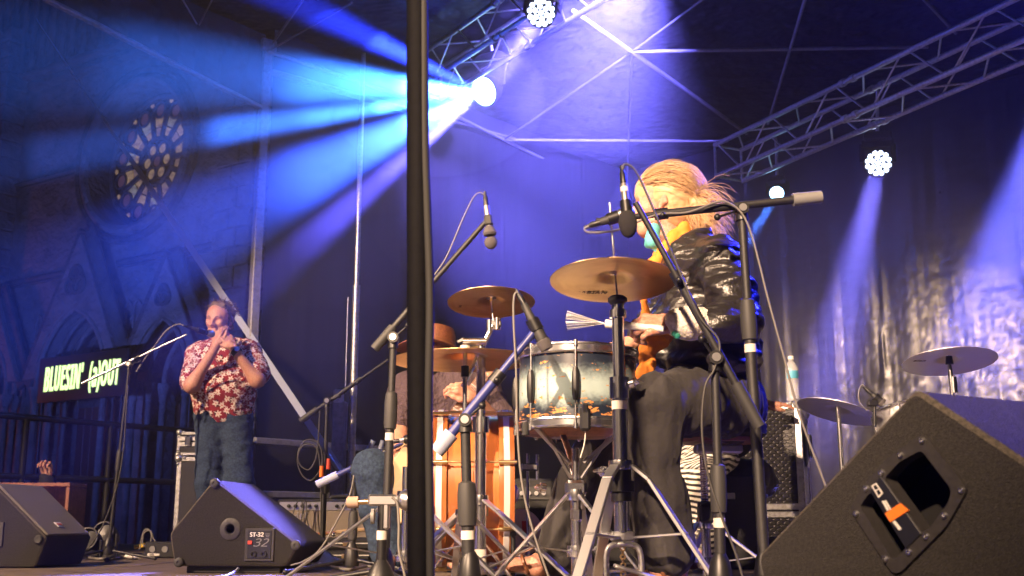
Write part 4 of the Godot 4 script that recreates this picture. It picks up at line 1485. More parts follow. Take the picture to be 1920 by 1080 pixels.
	mb.box(xf * Transform3D(Basis(), Vector3(pl.x - 0.04, pl.y + 0.008, 0.011)), Vector3(0.02, 0.016, 0.008), 0.002)
	part(cp, "red_switch", mb, M.red_plug)
	for s in [-0.018, 0.028]:
		mb = MB.new()
		mb.lathe(xf * Transform3D(Basis(Vector3.RIGHT, PI / 2), Vector3(pl.x + s - 0.005, pl.y - 0.04, 0.008)), [Vector2(0.014, 0), Vector2(0.013, 0.006), Vector2(0.008, 0.006), Vector2(0.007, 0.0), Vector2(0, 0)], 14)
		part(cp, "jack", mb, M.black_metal)
	lettering(cp, "lettering", "ST-32", xf * Transform3D(Basis(), Vector3(pl.x - 0.012, pl.y + 0.042, 0.0095)), 0.018, M.print_white, true)
	lettering(cp, "lettering", "32", xf * Transform3D(Basis().scaled(Vector3(1.3, 1, 1)), Vector3(pl.x + 0.012, pl.y + 0.008, 0.0095)), 0.034, M.plastic_grey, false, 0.3)
	for k in 3:
		mb = MB.new()
		mb.box(xf * Transform3D(Basis(), Vector3(pl.x + 0.036, pl.y + 0.045 - k * 0.006, 0.0092)), Vector3(0.022 - k * 0.004, 0.002, 0.001))
		part(cp, "print_line", mb, M.plastic_grey)
	for q in [[403, 906], [336, 1054], [555, 1022]]:
		var c: Vector2 = cl.call(q[0], q[1])
		mb = MB.new()
		mb.lathe(Transform3D(MB.frame(-a), xf * Vector3(c.x, c.y, 0)), [Vector2(0.022, 0), Vector2(0.021, 0.01), Vector2(0.016, 0.014), Vector2(0.007, 0.014), Vector2(0.006, 0.010), Vector2(0, 0.010)], 18)
		part(mon, "rubber_foot", mb, M.grip)
	mb = MB.new()
	mb.box(xf * Transform3D(Basis(), Vector3(0.1, 0.015, -0.25)), Vector3(0.42, 0.03, 0.44), 0.003)
	part(mon, "skid", mb, M.black_rubber)
	# --- left monitor, grille towards the right
	th_ = deg_to_rad(86)
	P = at(-14, 908, 5.65)
	a = Vector3(cos(th_), 0, -sin(th_))
	h = Vector3(sin(th_), 0, cos(th_))
	xf = Transform3D(Basis(h, Vector3.UP, -a), Vector3(P.x, 0, P.z))
	prof = [Vector2(0, 0.41), Vector2(-0.19, 0.165), Vector2(-0.16, 0.004), Vector2(0.255, 0.004), Vector2(0.30, 0.145)]
	outer = rounded(prof, 0.015, 3)
	mon = thing("floor_monitor", "stage monitor at the left edge showing its brown grille", "monitor speaker", xf.origin, "wedge monitors on the stage floor")
	mb = MB.new()
	inn = inset(outer, 0.007)
	half_cut(mb, xf, inn, [], 0.0)
	half_cut(mb, xf, outer, [], -0.50, true)
	wall_of(mb, xf, outer, -0.50, -0.007, false)
	part(mon, "cabinet", mb, M.carpet)
	edge_band(mon, xf, outer, inn, 0.007)
	var e: Vector3 = h * 0.30 - Vector3.UP * 0.265
	var gn := (e.normalized()).cross(a)
	if gn.y < 0: gn = -gn
	mb = MB.new()
	var gc := xf * Vector3(0.15, 0.2775, -0.25)
	mb.box(Transform3D(Basis(e.normalized(), gn, e.normalized().cross(gn)), gc + gn * 0.006), Vector3(e.length() - 0.02, 0.012, 0.47), 0.004)
	part(mon, "grille", mb, M.grille)
	mb = MB.new()
	var lg := gc + e.normalized() * 0.12 + gn * 0.013 - a * 0.02
	mb.box(Transform3D(Basis(e.normalized(), gn, e.normalized().cross(gn)), lg), Vector3(0.035, 0.003, 0.07), 0.0008)
	var bd := part(mon, "badge", mb, M.print_white)
	mb = MB.new()
	mb.box(Transform3D(Basis(e.normalized(), gn, e.normalized().cross(gn)), lg + gn * 0.002), Vector3(0.012, 0.002, 0.05), 0.0005)
	part(bd, "badge_stripe", mb, M.red_plug)
	mb = MB.new()
	mb.box(xf * Transform3D(Basis(), Vector3(0.02, 0.16, 0.003)), Vector3(0.12, 0.12, 0.008), 0.002)
	cp = part(mon, "connector_plate", mb, M.monitor_plate)
	lettering(cp, "lettering", "ST-32", xf * Transform3D(Basis(), Vector3(0.02, 0.2, 0.008)), 0.016, M.plastic_grey, true)
	mb = MB.new()
	mb.lathe(Transform3D(MB.frame(-a), xf * Vector3(0.262, 0.135, 0)), [Vector2(0.022, 0), Vector2(0.021, 0.01), Vector2(0.016, 0.014), Vector2(0, 0.012)], 18)
	part(mon, "rubber_foot", mb, M.grip)

# ---------------------------------------------------------------- flight cases, amplifiers, boxes
# C: the corner nearest the camera; d1 and d2: the two level edges that leave it
func flight_case(called: String, label: String, C: Vector3, d1: Vector3, l1: float, d2: Vector3, l2: float, h: float, split: float, panel: Material, edge := 0.032, ball := 0.028) -> Node3D:
	var th := thing(called, label, "flight case", C + d1 * l1 / 2 + d2 * l2 / 2)
	var up := Vector3.UP
	var mid := C + d1 * l1 / 2 + d2 * l2 / 2 + up * h / 2
	var bs := Basis(d1, up, d1.cross(up))
	if absf(d1.dot(d2)) > 0.01: d2 = (d2 - d1 * d1.dot(d2)).normalized()
	var mb := MB.new()
	mb.box(Transform3D(bs, mid), Vector3(l1 - 0.008, h - 0.008, l2 - 0.008))
	part(th, "panel", mb, panel)
	for s in [0, 1]:
		for t in [0, 1]:
			for e in [[C + d1 * l1 * s + d2 * l2 * t, up, h], [C + d1 * l1 * s + up * h * t, d2, l2], [C + d2 * l2 * s + up * h * t, d1, l1]]:
				mb = MB.new()
				var c: Vector3 = e[0] + e[1] * e[2] / 2
				var inw: Vector3 = (mid - c)
				inw -= e[1] * inw.dot(e[1])
				var pull := Vector3.ZERO
				for ax in [d1, d2, up]:
					if absf(ax.dot(e[1])) < 0.5: pull += ax * signf(inw.dot(ax)) * (edge / 2 - 0.002)
				var x: Vector3 = d1 if absf(e[1].dot(d1)) < 0.5 else up
				mb.box(Transform3D(Basis(x, e[1], x.cross(e[1])), c + pull), Vector3(edge, e[2] - ball, edge), 0.004)
				part(th, "edge_profile", mb, M.alu)
	for s in [0, 1]:
		for t in [0, 1]:
			for w in [0, 1]:
				mb = MB.new()
				var c: Vector3 = C + d1 * l1 * s + d2 * l2 * t + up * h * w
				mb.ball(c + (mid - c).normalized() * ball * 0.55, ball, 14)
				part(th, "ball_corner", mb, M.alu)
				for ax in [d1, d2, up]:
					var dirs: Vector3 = ax * signf((mid - c).dot(ax))
					mb = MB.new()
					var q: Vector3 = c + dirs * ball * 1.5 + (mid - c).normalized() * ball * 0.3
					mb.ball(q, ball * 0.5, 8)
					part(th, "corner_tab", mb, M.alu)
	if split > 0:
		for s in [0.006, -0.036]:
			mb = MB.new()
			mb.box(Transform3D(bs, Vector3(mid.x, C.y + split + s + 0.015, mid.z)), Vector3(l1 + 0.005, 0.034, l2 + 0.005), 0.004)
			part(th, "lid_profile", mb, M.alu)
	return th

func hex_texture() -> ImageTexture:
	var im := Image.create(128, 222, false, Image.FORMAT_RGB8)
	for y in 222:
		for x in 128:
			var best := 1e9
			for c in [[0, 0], [128, 0], [64, 111], [0, 222], [128, 222], [-64, 111], [192, 111]]:
				best = minf(best, Vector2(x - c[0], y - c[1]).length())
			var g := clampf(1.0 - best / 62.0, 0, 1)
			g = smoothstep(0.0, 0.35, g)
			im.set_pixel(x, y, Color(g, g, g))
	return ImageTexture.create_from_image(im)

func cases_and_amps() -> void:
	var hexm := mat("hex_panel", Vector3(0.014, 0.013, 0.014), 0.4)
	tri_map(hexm, 28.0, null, hex_texture(), 0.2)
	# left pair
	var y1 := deg_to_rad(16)
	var d1 := Vector3(cos(y1), 0, -sin(y1) * 0.4).normalized()
	var d2 := Vector3(-0.42, 0, -0.9).normalized()
	d2 = (d2 - d1 * d1.dot(d2)).normalized()
	var C := at(322, 1034, 8.35)
	C.y = 0.0
	flight_case("flight_case", "tall black flight case with aluminium edges behind the harmonica player", C, d1, 0.46, d2, 0.55, 0.70, 0.0, M.case_panel, 0.034, 0.03)
	var C2 := C + Vector3(-0.015, 0.715, -0.02)
	var sc := flight_case("small_case", "small black case with bright aluminium trim on the tall flight case", C2, d1, 0.46, d2, 0.36, 0.17, 0.10, M.case_panel, 0.022, 0.024)
	var mb := MB.new()
	var n1 := -d2
	mb.box(Transform3D(Basis(d1, Vector3.UP, d1.cross(Vector3.UP)), C2 + d1 * 0.08 + Vector3.UP * 0.105 + n1 * 0.012), Vector3(0.045, 0.075, 0.02), 0.008)
	part(sc, "latch", mb, M.chrome)
	# right case with honeycomb panels
	C = at(1516, 1053, 6.05)
	C.y = 0.09
	d1 = Vector3(-0.985, 0, -0.17).normalized()
	d2 = Vector3(0.17, 0, -0.985).normalized()
	d2 = Vector3(0.30, 0, -0.95).normalized()
	d1 = Vector3(-0.95, 0, -0.30).normalized()
	var rc := flight_case("flight_case", "black honeycomb flight case carrying the water bottle", C, d1, 0.78, d2, 0.62, 0.765, 0.19, hexm, 0.038, 0.03)
	var sn := -d1   # outward of the narrow right side
	var hx := Transform3D(Basis(d2, Vector3.UP, -d1 if d2.cross(Vector3.UP).dot(-d1) > 0 else d1), C + d2 * 0.31 + Vector3.UP * 0.55 - d1 * 0.006)
	mb = MB.new()
	mb.box(hx, Vector3(0.2, 0.24, 0.012), 0.006)
	var hp := part(rc, "handle_plate", mb, M.alu)
	mb = MB.new()
	mb.box(hx * Transform3D(Basis(), Vector3(0, -0.01, 0.008)), Vector3(0.15, 0.14, 0.006), 0.002)
	part(hp, "handle_dish", mb, M.steel)
	mb = MB.new()
	var o := hx.origin + sn * 0.02
	mb.sweep(smooth_line([o + d2 * -0.06 + Vector3.UP * 0.06, o + d2 * -0.065 + Vector3.UP * -0.03, o + d2 * -0.04 + Vector3.UP * -0.06, o + d2 * 0.04 + Vector3.UP * -0.06, o + d2 * 0.065 + Vector3.UP * -0.03, o + d2 * 0.06 + Vector3.UP * 0.06], 4), 0.009, 8)
	part(hp, "handle_bar", mb, M.black_metal)
	for s in [0.07, 0.7]:
		for t in [0.07, 0.52]:
			var wp: Vector3 = C + d1 * s + d2 * t
			mb = MB.new()
			mb.box(Transform3D(Basis(d1, Vector3.UP, d1.cross(Vector3.UP)), wp + Vector3(0, -0.004, 0)), Vector3(0.09, 0.008, 0.09), 0.002)
			mb.bar(wp - Vector3.UP * 0.008, wp + Vector3(0.02, -0.05, 0.0), 0.05, 0.02, 0.003)
			var ca := part(rc, "castor", mb, M.steel)
			mb = MB.new()
			mb.tube(wp + Vector3(0.02, -0.05, -0.014), wp + Vector3(0.02, -0.05, 0.014), 0.038, 0.038, 18)
			part(ca, "wheel", mb, M.black_rubber)
	for k in 4:
		screw(rc, C + Vector3.UP * (0.25 + 0.14 * k) + d1 * 0.018 - d2 * 0.001, -d2, 0.006)
	# dark leather bag against the case
	mat("bag_leather", Vector3(0.03, 0.027, 0.025), 0.42)
	var bc := at(1385, 885, 5.6)
	var bag := thing("leather_bag", "dark leather bag slumped behind the drum stool", "bag", Vector3(bc.x, 0.1, bc.z))
	mb = body_mesh([[bc + Vector3(-0.14, -0.08, 0), bc + Vector3(0.12, -0.05, 0), 0.085, 0.075], [bc + Vector3(-0.12, 0.03, 0), bc + Vector3(0.10, 0.01, 0), 0.06, 0.055], [bc + Vector3(-0.1, -0.2, 0), bc + Vector3(0.05, -0.24, 0.02), 0.06, 0.03], [bc + Vector3(0.08, 0.02, 0.03), bc + Vector3(0.1, -0.14, 0.06), 0.03, 0.02]], 0.014, 0.05, 0.02, 9.0)
	part(bag, "sack", mb, M.bag_leather)
	mb = MB.new()
	mb.ring(bc + Vector3(0.09, -0.16, 0.09), Vector3(0.6, 0.2, 1), 0.022, 0.004, 18, 6)
	part(bag, "buckle", mb, M.gold)
	var stool := thing("equipment_stool", "low black equipment stand under the leather bag", "stand", Vector3(bc.x, 0, bc.z))
	mb = MB.new()
	mb.box(Transform3D(Basis(), Vector3(bc.x, 0.075, bc.z)), Vector3(0.3, 0.15, 0.26), 0.01)
	part(stool, "top", mb, M.black_paint)
	# guitar amplifier with tweed-grey cloth
	mat("amp_cloth", Vector3(0.36, 0.31, 0.25), 0.85)
	tri_map(M.amp_cloth, 9.0, noise_tex("sparkle", 0.16, 2, FastNoiseLite.TYPE_SIMPLEX, [[0.0, Vector3(0.55, 0.52, 0.5)], [0.62, Vector3(0.8, 0.78, 0.74)], [0.72, Vector3(1, 1, 0.96)], [1.0, Vector3(1, 1, 1)]], 512, 81), tex.grain, 0.15)
	mat("tolex", Vector3(0.02, 0.02, 0.02), 0.7)
	tri_map(M.tolex, 16.0, null, tex.grain, 0.1)
	var az := 7.6
	var al := at(520, 936, az)
	var ar := at(765, 936, az)
	var ax := (al.x + ar.x) / 2
	var aw := ar.x - al.x
	var ah := al.y
	var amp := thing("guitar_amplifier", "guitar combo amplifier with sparkling grey-beige cloth and silver knob panel", "amplifier", Vector3(ax, 0, -az - 0.13))
	mb = MB.new()
	mb.box(Transform3D(Basis(), Vector3(ax, ah / 2 + 0.006, -az - 0.13)), Vector3(aw, ah - 0.012, 0.26), 0.012)
	part(amp, "cabinet", mb, M.tolex)
	mb = MB.new()
	mb.box(Transform3D(Basis(), Vector3(ax, ah * 0.44, -az + 0.004)), Vector3(aw - 0.035, ah * 0.72, 0.012), 0.003)
	part(amp, "speaker_cloth", mb, M.amp_cloth)
	mb = MB.new()
	mb.box(Transform3D(Basis(), Vector3(ax, ah - 0.045, -az + 0.004)), Vector3(aw - 0.035, 0.055, 0.01), 0.002)
	part(amp, "control_panel", mb, M.steel)
	for k in 16:
		mb = MB.new()
		mb.lathe(Transform3D(Basis(Vector3.RIGHT, PI / 2), Vector3(ax - aw / 2 + 0.08 + k * 0.045 + (0.05 if k > 5 else 0.0), ah - 0.045, -az + 0.009)), [Vector2(0.013, 0), Vector2(0.011, 0.018), Vector2(0, 0.02)], 10)
		part(amp, "knob", mb, M.black_metal)
	lettering(amp, "maker_lettering", "Fender", Transform3D(Basis(Vector3(0, 0, 1), 0.22), Vector3(ax - aw / 2 + 0.11, ah - 0.12, -az + 0.012)), 0.045, M.steel, false, 0.3, 0.004, true)
	mb = MB.new()
	mb.sweep(smooth_line([Vector3(ax - 0.1, ah + 0.002, -az - 0.13), Vector3(ax - 0.08, ah + 0.02, -az - 0.13), Vector3(ax + 0.08, ah + 0.02, -az - 0.13), Vector3(ax + 0.1, ah + 0.002, -az - 0.13)], 5), 0.012, 8)
	part(amp, "carry_handle", mb, M.black_rubber)
	# second amplifier, dark blue grey, seen between the stands
	var bz := 5.9
	var ba := at(1092, 945, bz)
	var bb := at(1200, 1056, bz)
	var amp2 := thing("amplifier", "dark grey amplifier with pale top edge behind the snare stand", "amplifier", Vector3((ba.x + bb.x) / 2, 0, -bz - 0.15))
	mb = MB.new()
	mb.box(Transform3D(Basis(), Vector3((ba.x + bb.x) / 2, ba.y / 2, -bz - 0.15)), Vector3(bb.x - ba.x, ba.y, 0.3), 0.01)
	part(amp2, "cabinet", mb, M.grip)
	mb = MB.new()
	mb.box(Transform3D(Basis(), Vector3((ba.x + bb.x) / 2, ba.y - 0.006, -bz + 0.002)), Vector3(bb.x - ba.x - 0.02, 0.012, 0.01), 0.002)
	part(amp2, "piping", mb, M.white_paint)
	mb = MB.new()
	mb.box(Transform3D(Basis(), Vector3((ba.x + bb.x) / 2, ba.y * 0.44, -bz + 0.003)), Vector3(bb.x - ba.x - 0.03, ba.y * 0.75, 0.01), 0.003)
	part(amp2, "grille", mb, M.tolex)
	mb = MB.new()
	mb.ring(Vector3((ba.x + bb.x) / 2 - 0.07, 0.08, -bz + 0.008), Vector3.BACK, 0.018, 0.005, 16, 6)
	part(amp2, "socket", mb, M.steel)
	# third, small, behind the bass drum
	ba = at(962, 897, 5.4)
	bb = at(1040, 1040, 5.4)
	var amp3 := thing("small_amplifier", "small black amplifier between the bass drum and the drummer", "amplifier", Vector3((ba.x + bb.x) / 2, 0, -5.55))
	mb = MB.new()
	mb.box(Transform3D(Basis(), Vector3((ba.x + bb.x) / 2, ba.y / 2, -5.55)), Vector3(bb.x - ba.x, ba.y, 0.3), 0.012)
	part(amp3, "cabinet", mb, M.tolex)
	mb = MB.new()
	mb.box(Transform3D(Basis(), Vector3((ba.x + bb.x) / 2, ba.y - 0.07, -5.396)), Vector3(bb.x - ba.x - 0.03, 0.06, 0.008), 0.002)
	part(amp3, "control_panel", mb, M.grip)
	for k in 4:
		mb = MB.new()
		mb.tube(Vector3(ba.x + 0.04 + k * 0.035, ba.y - 0.07, -5.392), Vector3(ba.x + 0.04 + k * 0.035, ba.y - 0.07, -5.378), 0.01)
		part(amp3, "knob", mb, M.steel)
	# reddish brown cabinet at the far left
	var wz := 7.4
	ba = at(-60, 905, wz)
	bb = at(131, 912, wz)
	var cab := thing("wooden_cabinet", "open reddish brown wooden cabinet behind the left monitor", "cabinet", Vector3((ba.x + bb.x) / 2, 0, -wz - 0.15))
	var wr := mat("cabinet_wood", Vector3(0.24, 0.085, 0.05), 0.5)
	tri_map(wr, 2.0, wood_texture())
	var topy := ba.y
	var w := bb.x - ba.x
	var mx := (ba.x + bb.x) / 2
	for q in [["top_board", Vector3(mx, topy - 0.012, -wz - 0.15), Vector3(w, 0.024, 0.3)], ["back_board", Vector3(mx, topy / 2, -wz - 0.29), Vector3(w - 0.05, topy - 0.03, 0.02)], ["side_board", Vector3(bb.x - 0.012, topy / 2 - 0.014, -wz - 0.15), Vector3(0.024, topy - 0.028, 0.3)], ["side_board", Vector3(ba.x + 0.012, topy / 2 - 0.014, -wz - 0.15), Vector3(0.024, topy - 0.028, 0.3)]]:
		mb = MB.new()
		mb.box(Transform3D(Basis(), q[1]), q[2], 0.003)
		part(cab, q[0], mb, wr)
	# black instrument cases stacked on the floor with a guitar on top
	for k in 2:
		var s0 := at(575 + k * 8, 1008 + k * 24, 6.6)
		var s1 := at(705 - k * 10, 1032 + k * 22, 6.6)
		var ic := thing("instrument_case", ["flat black instrument case with pale piping, upper of the two under the guitar", "flat black instrument case with a latch, lower of the two on the floor"][k], "case", Vector3((s0.x + s1.x) / 2, maxf(0.0, s1.y), -6.7), "black instrument cases")
		var top: float = s0.y
		var bot: float = maxf(0.002, s1.y)
		mb = MB.new()
		mb.box(Transform3D(Basis(), Vector3((s0.x + s1.x) / 2, (top + bot) / 2, -6.75)), Vector3(s1.x - s0.x, top - bot - 0.002, 0.3), 0.014)
		part(ic, "shell", mb, M.black_rubber)
		mb = MB.new()
		mb.box(Transform3D(Basis(), Vector3((s0.x + s1.x) / 2, lerpf(bot, top, 0.55), -6.6)), Vector3(s1.x - s0.x - 0.02, 0.006, 0.006), 0.001)
		part(ic, "piping", mb, M.white_paint)
		mb = MB.new()
		mb.box(Transform3D(Basis(), Vector3(lerpf(s0.x, s1.x, 0.6), lerpf(bot, top, 0.5), -6.597)), Vector3(0.06, 0.024, 0.012), 0.003)
		part(ic, "latch", mb, M.gold)
	var g0 := at(560, 1005, 6.62)
	var g1 := at(712, 990, 6.72)
	var gt := thing("guitar", "guitar lying flat with its headstock and tuning pegs to the left", "guitar", g0)
	var nk := mat("neck_wood", Vector3(0.35, 0.16, 0.07), 0.4)
	mb = MB.new()
	mb.bar(g0, g0.lerp(g1, 0.45), 0.07, 0.018, 0.004)
	part(gt, "headstock", mb, nk)
	mb = MB.new()
	mb.bar(g0.lerp(g1, 0.45), g1, 0.05, 0.022, 0.005)
	part(gt, "neck", mb, M.wood_stick)
	for k in 5:
		mb = MB.new()
		var c := g0.lerp(g1, 0.08 + 0.12 * k)
		mb.ball(c + Vector3(0, -0.012, 0.048), 0.013, 10)
		mb.tube(c + Vector3(0, -0.006, 0.02), c + Vector3(0, -0.012, 0.048), 0.004)
		part(gt, "tuning_peg", mb, M.chrome)

# ---------------------------------------------------------------- drum kit
func tilt(deg_toward: float, deg_right := 0.0) -> Vector3:     # the up axis of a cymbal whose near edge is raised by the first angle and right edge lowered by the second
	return Vector3(sin(deg_to_rad(deg_right)), 1, -tan(deg_to_rad(deg_toward))).normalized()
func cymbal_profile(r: float) -> Array:
	var top := []
	var bell := r * 0.24
	for k in 15:
		var q := r * (1.0 - k / 14.0)
		q = maxf(q, 0.006)
		var y := r * 0.075 * (1.0 - pow(q / r, 1.6))
		if q < bell: y += r * 0.075 * sqrt(maxf(0.0, 1.0 - pow(q / bell, 2)))
		top.append(Vector2(q, y))
	var under := []
	for p in top: under.append(Vector2(p.x, p.y - 0.0018))
	under.reverse()
	under.append_array(top)
	return under
func cymbal(label: String, c: Vector3, up: Vector3, r: float, m: Material, print_text := "", print_at := Vector2.ZERO) -> Node3D:
	var th := thing("cymbal", label, "cymbal", c, "cymbals")
	var fr := MB.frame(up)
	var mb := MB.new()
	mb.lathe(Transform3D(fr, c), cymbal_profile(r), 72)
	part(th, "plate", mb, m)
	if print_text:
		var x := Vector3.RIGHT
		x = (x - up * x.dot(up)).normalized()
		var z := x.cross(up)
		var p := c + x * print_at.x * r + z * print_at.y * r
		var rad := Vector2(print_at.x, print_at.y).length()
		p += up * (r * 0.075 * (1.0 - pow(rad, 1.6)) - 0.0028)
		lettering(th, "maker_lettering", print_text, Transform3D(Basis(x, z, -up), p), 0.02, M.print_dark, true, 0.2, 0.001)
	return th
func nut(th: Node3D, p: Vector3, up: Vector3, s := 1.0) -> void:
	var mb := MB.new()
	var fr := MB.frame(up)
	mb.lathe(Transform3D(fr, p), [Vector2(0, -0.004), Vector2(0.016, -0.004), Vector2(0.016, 0.012), Vector2(0.01, 0.014), Vector2(0.009, 0.026), Vector2(0, 0.027)].map(func(q): return q * s), 14)
	mb.box(Transform3D(fr, p + up * 0.02 * s), Vector3(0.05, 0.012, 0.008) * s, 0.003)
	part(th, "wing_nut", mb, M.chrome)
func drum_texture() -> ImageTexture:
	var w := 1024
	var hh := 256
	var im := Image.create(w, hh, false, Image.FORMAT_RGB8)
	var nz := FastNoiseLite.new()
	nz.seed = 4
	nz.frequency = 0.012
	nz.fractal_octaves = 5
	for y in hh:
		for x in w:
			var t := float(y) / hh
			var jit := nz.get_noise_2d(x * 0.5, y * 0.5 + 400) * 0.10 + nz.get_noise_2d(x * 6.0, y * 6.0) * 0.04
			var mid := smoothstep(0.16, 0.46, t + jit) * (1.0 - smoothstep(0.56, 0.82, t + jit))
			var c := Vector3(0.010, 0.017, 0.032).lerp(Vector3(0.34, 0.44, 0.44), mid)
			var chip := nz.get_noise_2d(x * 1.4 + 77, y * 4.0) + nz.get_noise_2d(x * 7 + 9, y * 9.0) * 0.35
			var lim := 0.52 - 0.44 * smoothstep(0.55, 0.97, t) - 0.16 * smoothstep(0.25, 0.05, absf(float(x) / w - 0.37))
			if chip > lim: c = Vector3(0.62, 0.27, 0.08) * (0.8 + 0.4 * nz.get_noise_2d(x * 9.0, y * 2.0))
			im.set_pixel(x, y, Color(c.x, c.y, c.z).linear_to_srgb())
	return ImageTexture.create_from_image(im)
func leg(th: Node3D, p: Array, w := 0.022, t := 0.008, m: Material = null, called := "leg") -> void:
	var mb := MB.new()
	for k in p.size() - 1: mb.bar(p[k], p[k + 1], w, t, 0.002)
	part(th, called, mb, m if m else M.steel)
func foot(th: Node3D, p: Vector3) -> void:
	var mb := MB.new()
	mb.lathe(Transform3D(Basis(), p), [Vector2(0, 0), Vector2(0.024, 0), Vector2(0.022, 0.02), Vector2(0.012, 0.03), Vector2(0, 0.03)], 14)
	part(th, "rubber_foot", mb, M.black_rubber)
func tripod(th: Node3D, top: Vector3, spread: float, hub_h: float, low_h: float, angles: Array, w := 0.022) -> void:
	# legs from a collar at hub_h to the floor, braced from a lower collar
	var b := Vector3(top.x, 0, top.z)
	for a in angles:
		var d := Vector3(cos(a), 0, sin(a))
		var s := Vector3(-d.z, 0, d.x) * 0.012
		leg(th, [b + Vector3.UP * hub_h + d * 0.025 + s, b + d * spread * 0.22 + Vector3.UP * hub_h * 0.86 + s, b + d * spread + Vector3.UP * 0.02 + s], w, 0.010)
		leg(th, [b + Vector3.UP * low_h + d * 0.025, b + d * spread * 0.62 + Vector3.UP * (hub_h * 0.86 * 0.5 + 0.01)], w * 0.8, 0.005, null, "brace")
		foot(th, b + d * spread)
	for y in [hub_h, low_h]:
		var mb := MB.new()
		mb.lathe(Transform3D(Basis(), b + Vector3.UP * y), [Vector2(0.014, -0.018), Vector2(0.03, -0.018), Vector2(0.032, 0.0), Vector2(0.03, 0.018), Vector2(0.014, 0.018)], 18)
		part(th, "collar", mb, M.chrome)

func drums() -> void:
	mat("print_dark", Vector3(0.10, 0.06, 0.03), 0.6)
	mat("silver_cymbal", Vector3(0.8, 0.76, 0.74), 0.42, 0.9)
	M.silver_cymbal.heightmap_enabled = true
	M.silver_cymbal.heightmap_texture = M.brass.heightmap_texture
	M.silver_cymbal.heightmap_scale = 0.02
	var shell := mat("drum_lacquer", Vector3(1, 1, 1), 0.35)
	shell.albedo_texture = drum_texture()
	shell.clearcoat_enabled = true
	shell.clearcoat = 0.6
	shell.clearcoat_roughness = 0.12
	var mahog := mat("mahogany", Vector3(0.52, 0.17, 0.045), 0.34)
	tri_map(mahog, 0.9, wood_texture(), null, 0, null)
	mahog.clearcoat_enabled = true
	mahog.clearcoat = 0.5
	mahog.clearcoat_roughness = 0.2
	mat("drum_head", Vector3(0.6, 0.56, 0.5), 0.5)
	mat("warm_wood", Vector3(0.45, 0.2, 0.08), 0.45)
	tri_map(M.warm_wood, 3.0, wood_texture())
	var mb: MB
	# --- snare on its stand
	var c := at(1083, 737, 3.75)
	var R := 0.196
	var hh := 0.24
	var up := Vector3(0.012, 1, -0.03).normalized()
	var fr := MB.frame(up)
	var sn := thing("snare_drum", "deep drum with worn blue and cream finish over bare orange wood", "drum", c - up * hh / 2)
	mb = MB.new()
	mb.lathe(Transform3D(fr, c), [Vector2(R, -hh / 2), Vector2(R, hh / 2)], 72)
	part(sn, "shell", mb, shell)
	for s in [-1, 1]:
		mb = MB.new()
		var y: float = s * hh / 2
		mb.lathe(Transform3D(fr, c + up * y), [Vector2(R - 0.004, -0.016), Vector2(R + 0.009, -0.016), Vector2(R + 0.012, -0.012), Vector2(R + 0.008, -0.008), Vector2(R + 0.008, 0.008), Vector2(R + 0.013, 0.012), Vector2(R + 0.012, 0.017), Vector2(R - 0.004, 0.017), Vector2(R - 0.004, -0.016)], 72)
		part(sn, "hoop", mb, M.chrome)
		mb = MB.new()
		mb.lathe(Transform3D(fr, c + up * (y + s * 0.004)), [Vector2(0, -0.001), Vector2(R - 0.003, -0.001), Vector2(R - 0.003, 0.001), Vector2(0, 0.001)], 48)
		part(sn, "drum_head", mb, M.warm_wood if s < 0 else M.drum_head)
	for k in 8:
		var a := TAU * (k + 0.5) / 8 + 0.10
		var d: Vector3 = fr * Vector3(cos(a), 0, sin(a))
		mb = MB.new()
		mb.lathe(Transform3D(fr, c + d * (R + 0.012)), [Vector2(0, -0.055), Vector2(0.008, -0.052), Vector2(0.012, -0.035), Vector2(0.0135, 0.0), Vector2(0.012, 0.035), Vector2(0.008, 0.052), Vector2(0, 0.055)], 12)
		var lg := part(sn, "lug", mb, M.black_metal)
		for s in [-1, 1]:
			mb = MB.new()
			mb.tube(c + d * (R + 0.012) + up * s * 0.05, c + d * (R + 0.012) + up * s * (hh / 2 + 0.018), 0.0035, 0.0035, 8)
			mb.tube(c + d * (R + 0.012) + up * s * (hh / 2 + 0.004), c + d * (R + 0.012) + up * s * (hh / 2 + 0.022), 0.007, 0.007, 8)
			part(lg, "tension_rod", mb, M.chrome)
	mb = MB.new()
	var sp := at(1097, 786, 3.75 - R - 0.02)
	mb.box(Transform3D(Basis(), sp), Vector3(0.034, 0.075, 0.03), 0.008)
	mb.box(Transform3D(Basis(Vector3.RIGHT, 0.3), sp + Vector3(0, 0.03, 0.012)), Vector3(0.02, 0.04, 0.012), 0.004)
	part(sn, "strainer", mb, M.black_metal)
	mb = MB.new()
	mb.sweep(smooth_line(pts([[1098, 800], [1096, 830], [1088, 858]], 3.54), 4), 0.002, 6)
	part(sn, "snare_cord", mb, M.white_tape)
	var base := Vector3(c.x - 0.01, 0, c.z)
	var ss := thing("snare_stand", "chrome basket stand under the blue and cream drum", "stand", base)
	var hub := at(1066, 868, 3.75)
	hub.x = base.x; hub.z = base.z
	for a in [0.35, 2.5, 4.5]:
		var d := Vector3(cos(a), 0, sin(a))
		var tip := base + d * (R + 0.012) + Vector3.UP * (c.y - hh / 2 - 0.02)
		leg(ss, [hub + d * 0.03, hub.lerp(tip, 0.9) + Vector3.UP * 0.045, tip], 0.02, 0.012, null, "basket_arm")
		leg(ss, [hub - Vector3.UP * 0.05 + d * 0.02, hub.lerp(tip, 0.55) + Vector3.UP * 0.03], 0.014, 0.008, null, "basket_brace")
		mb = MB.new()
		mb.tube(tip - Vector3.UP * 0.01, tip + Vector3.UP * 0.03, 0.012)
		part(ss, "rubber_tip", mb, M.black_rubber)
	mb = MB.new()
	mb.tube(Vector3(base.x, 0.3, base.z), hub + Vector3.UP * 0.05, 0.012)
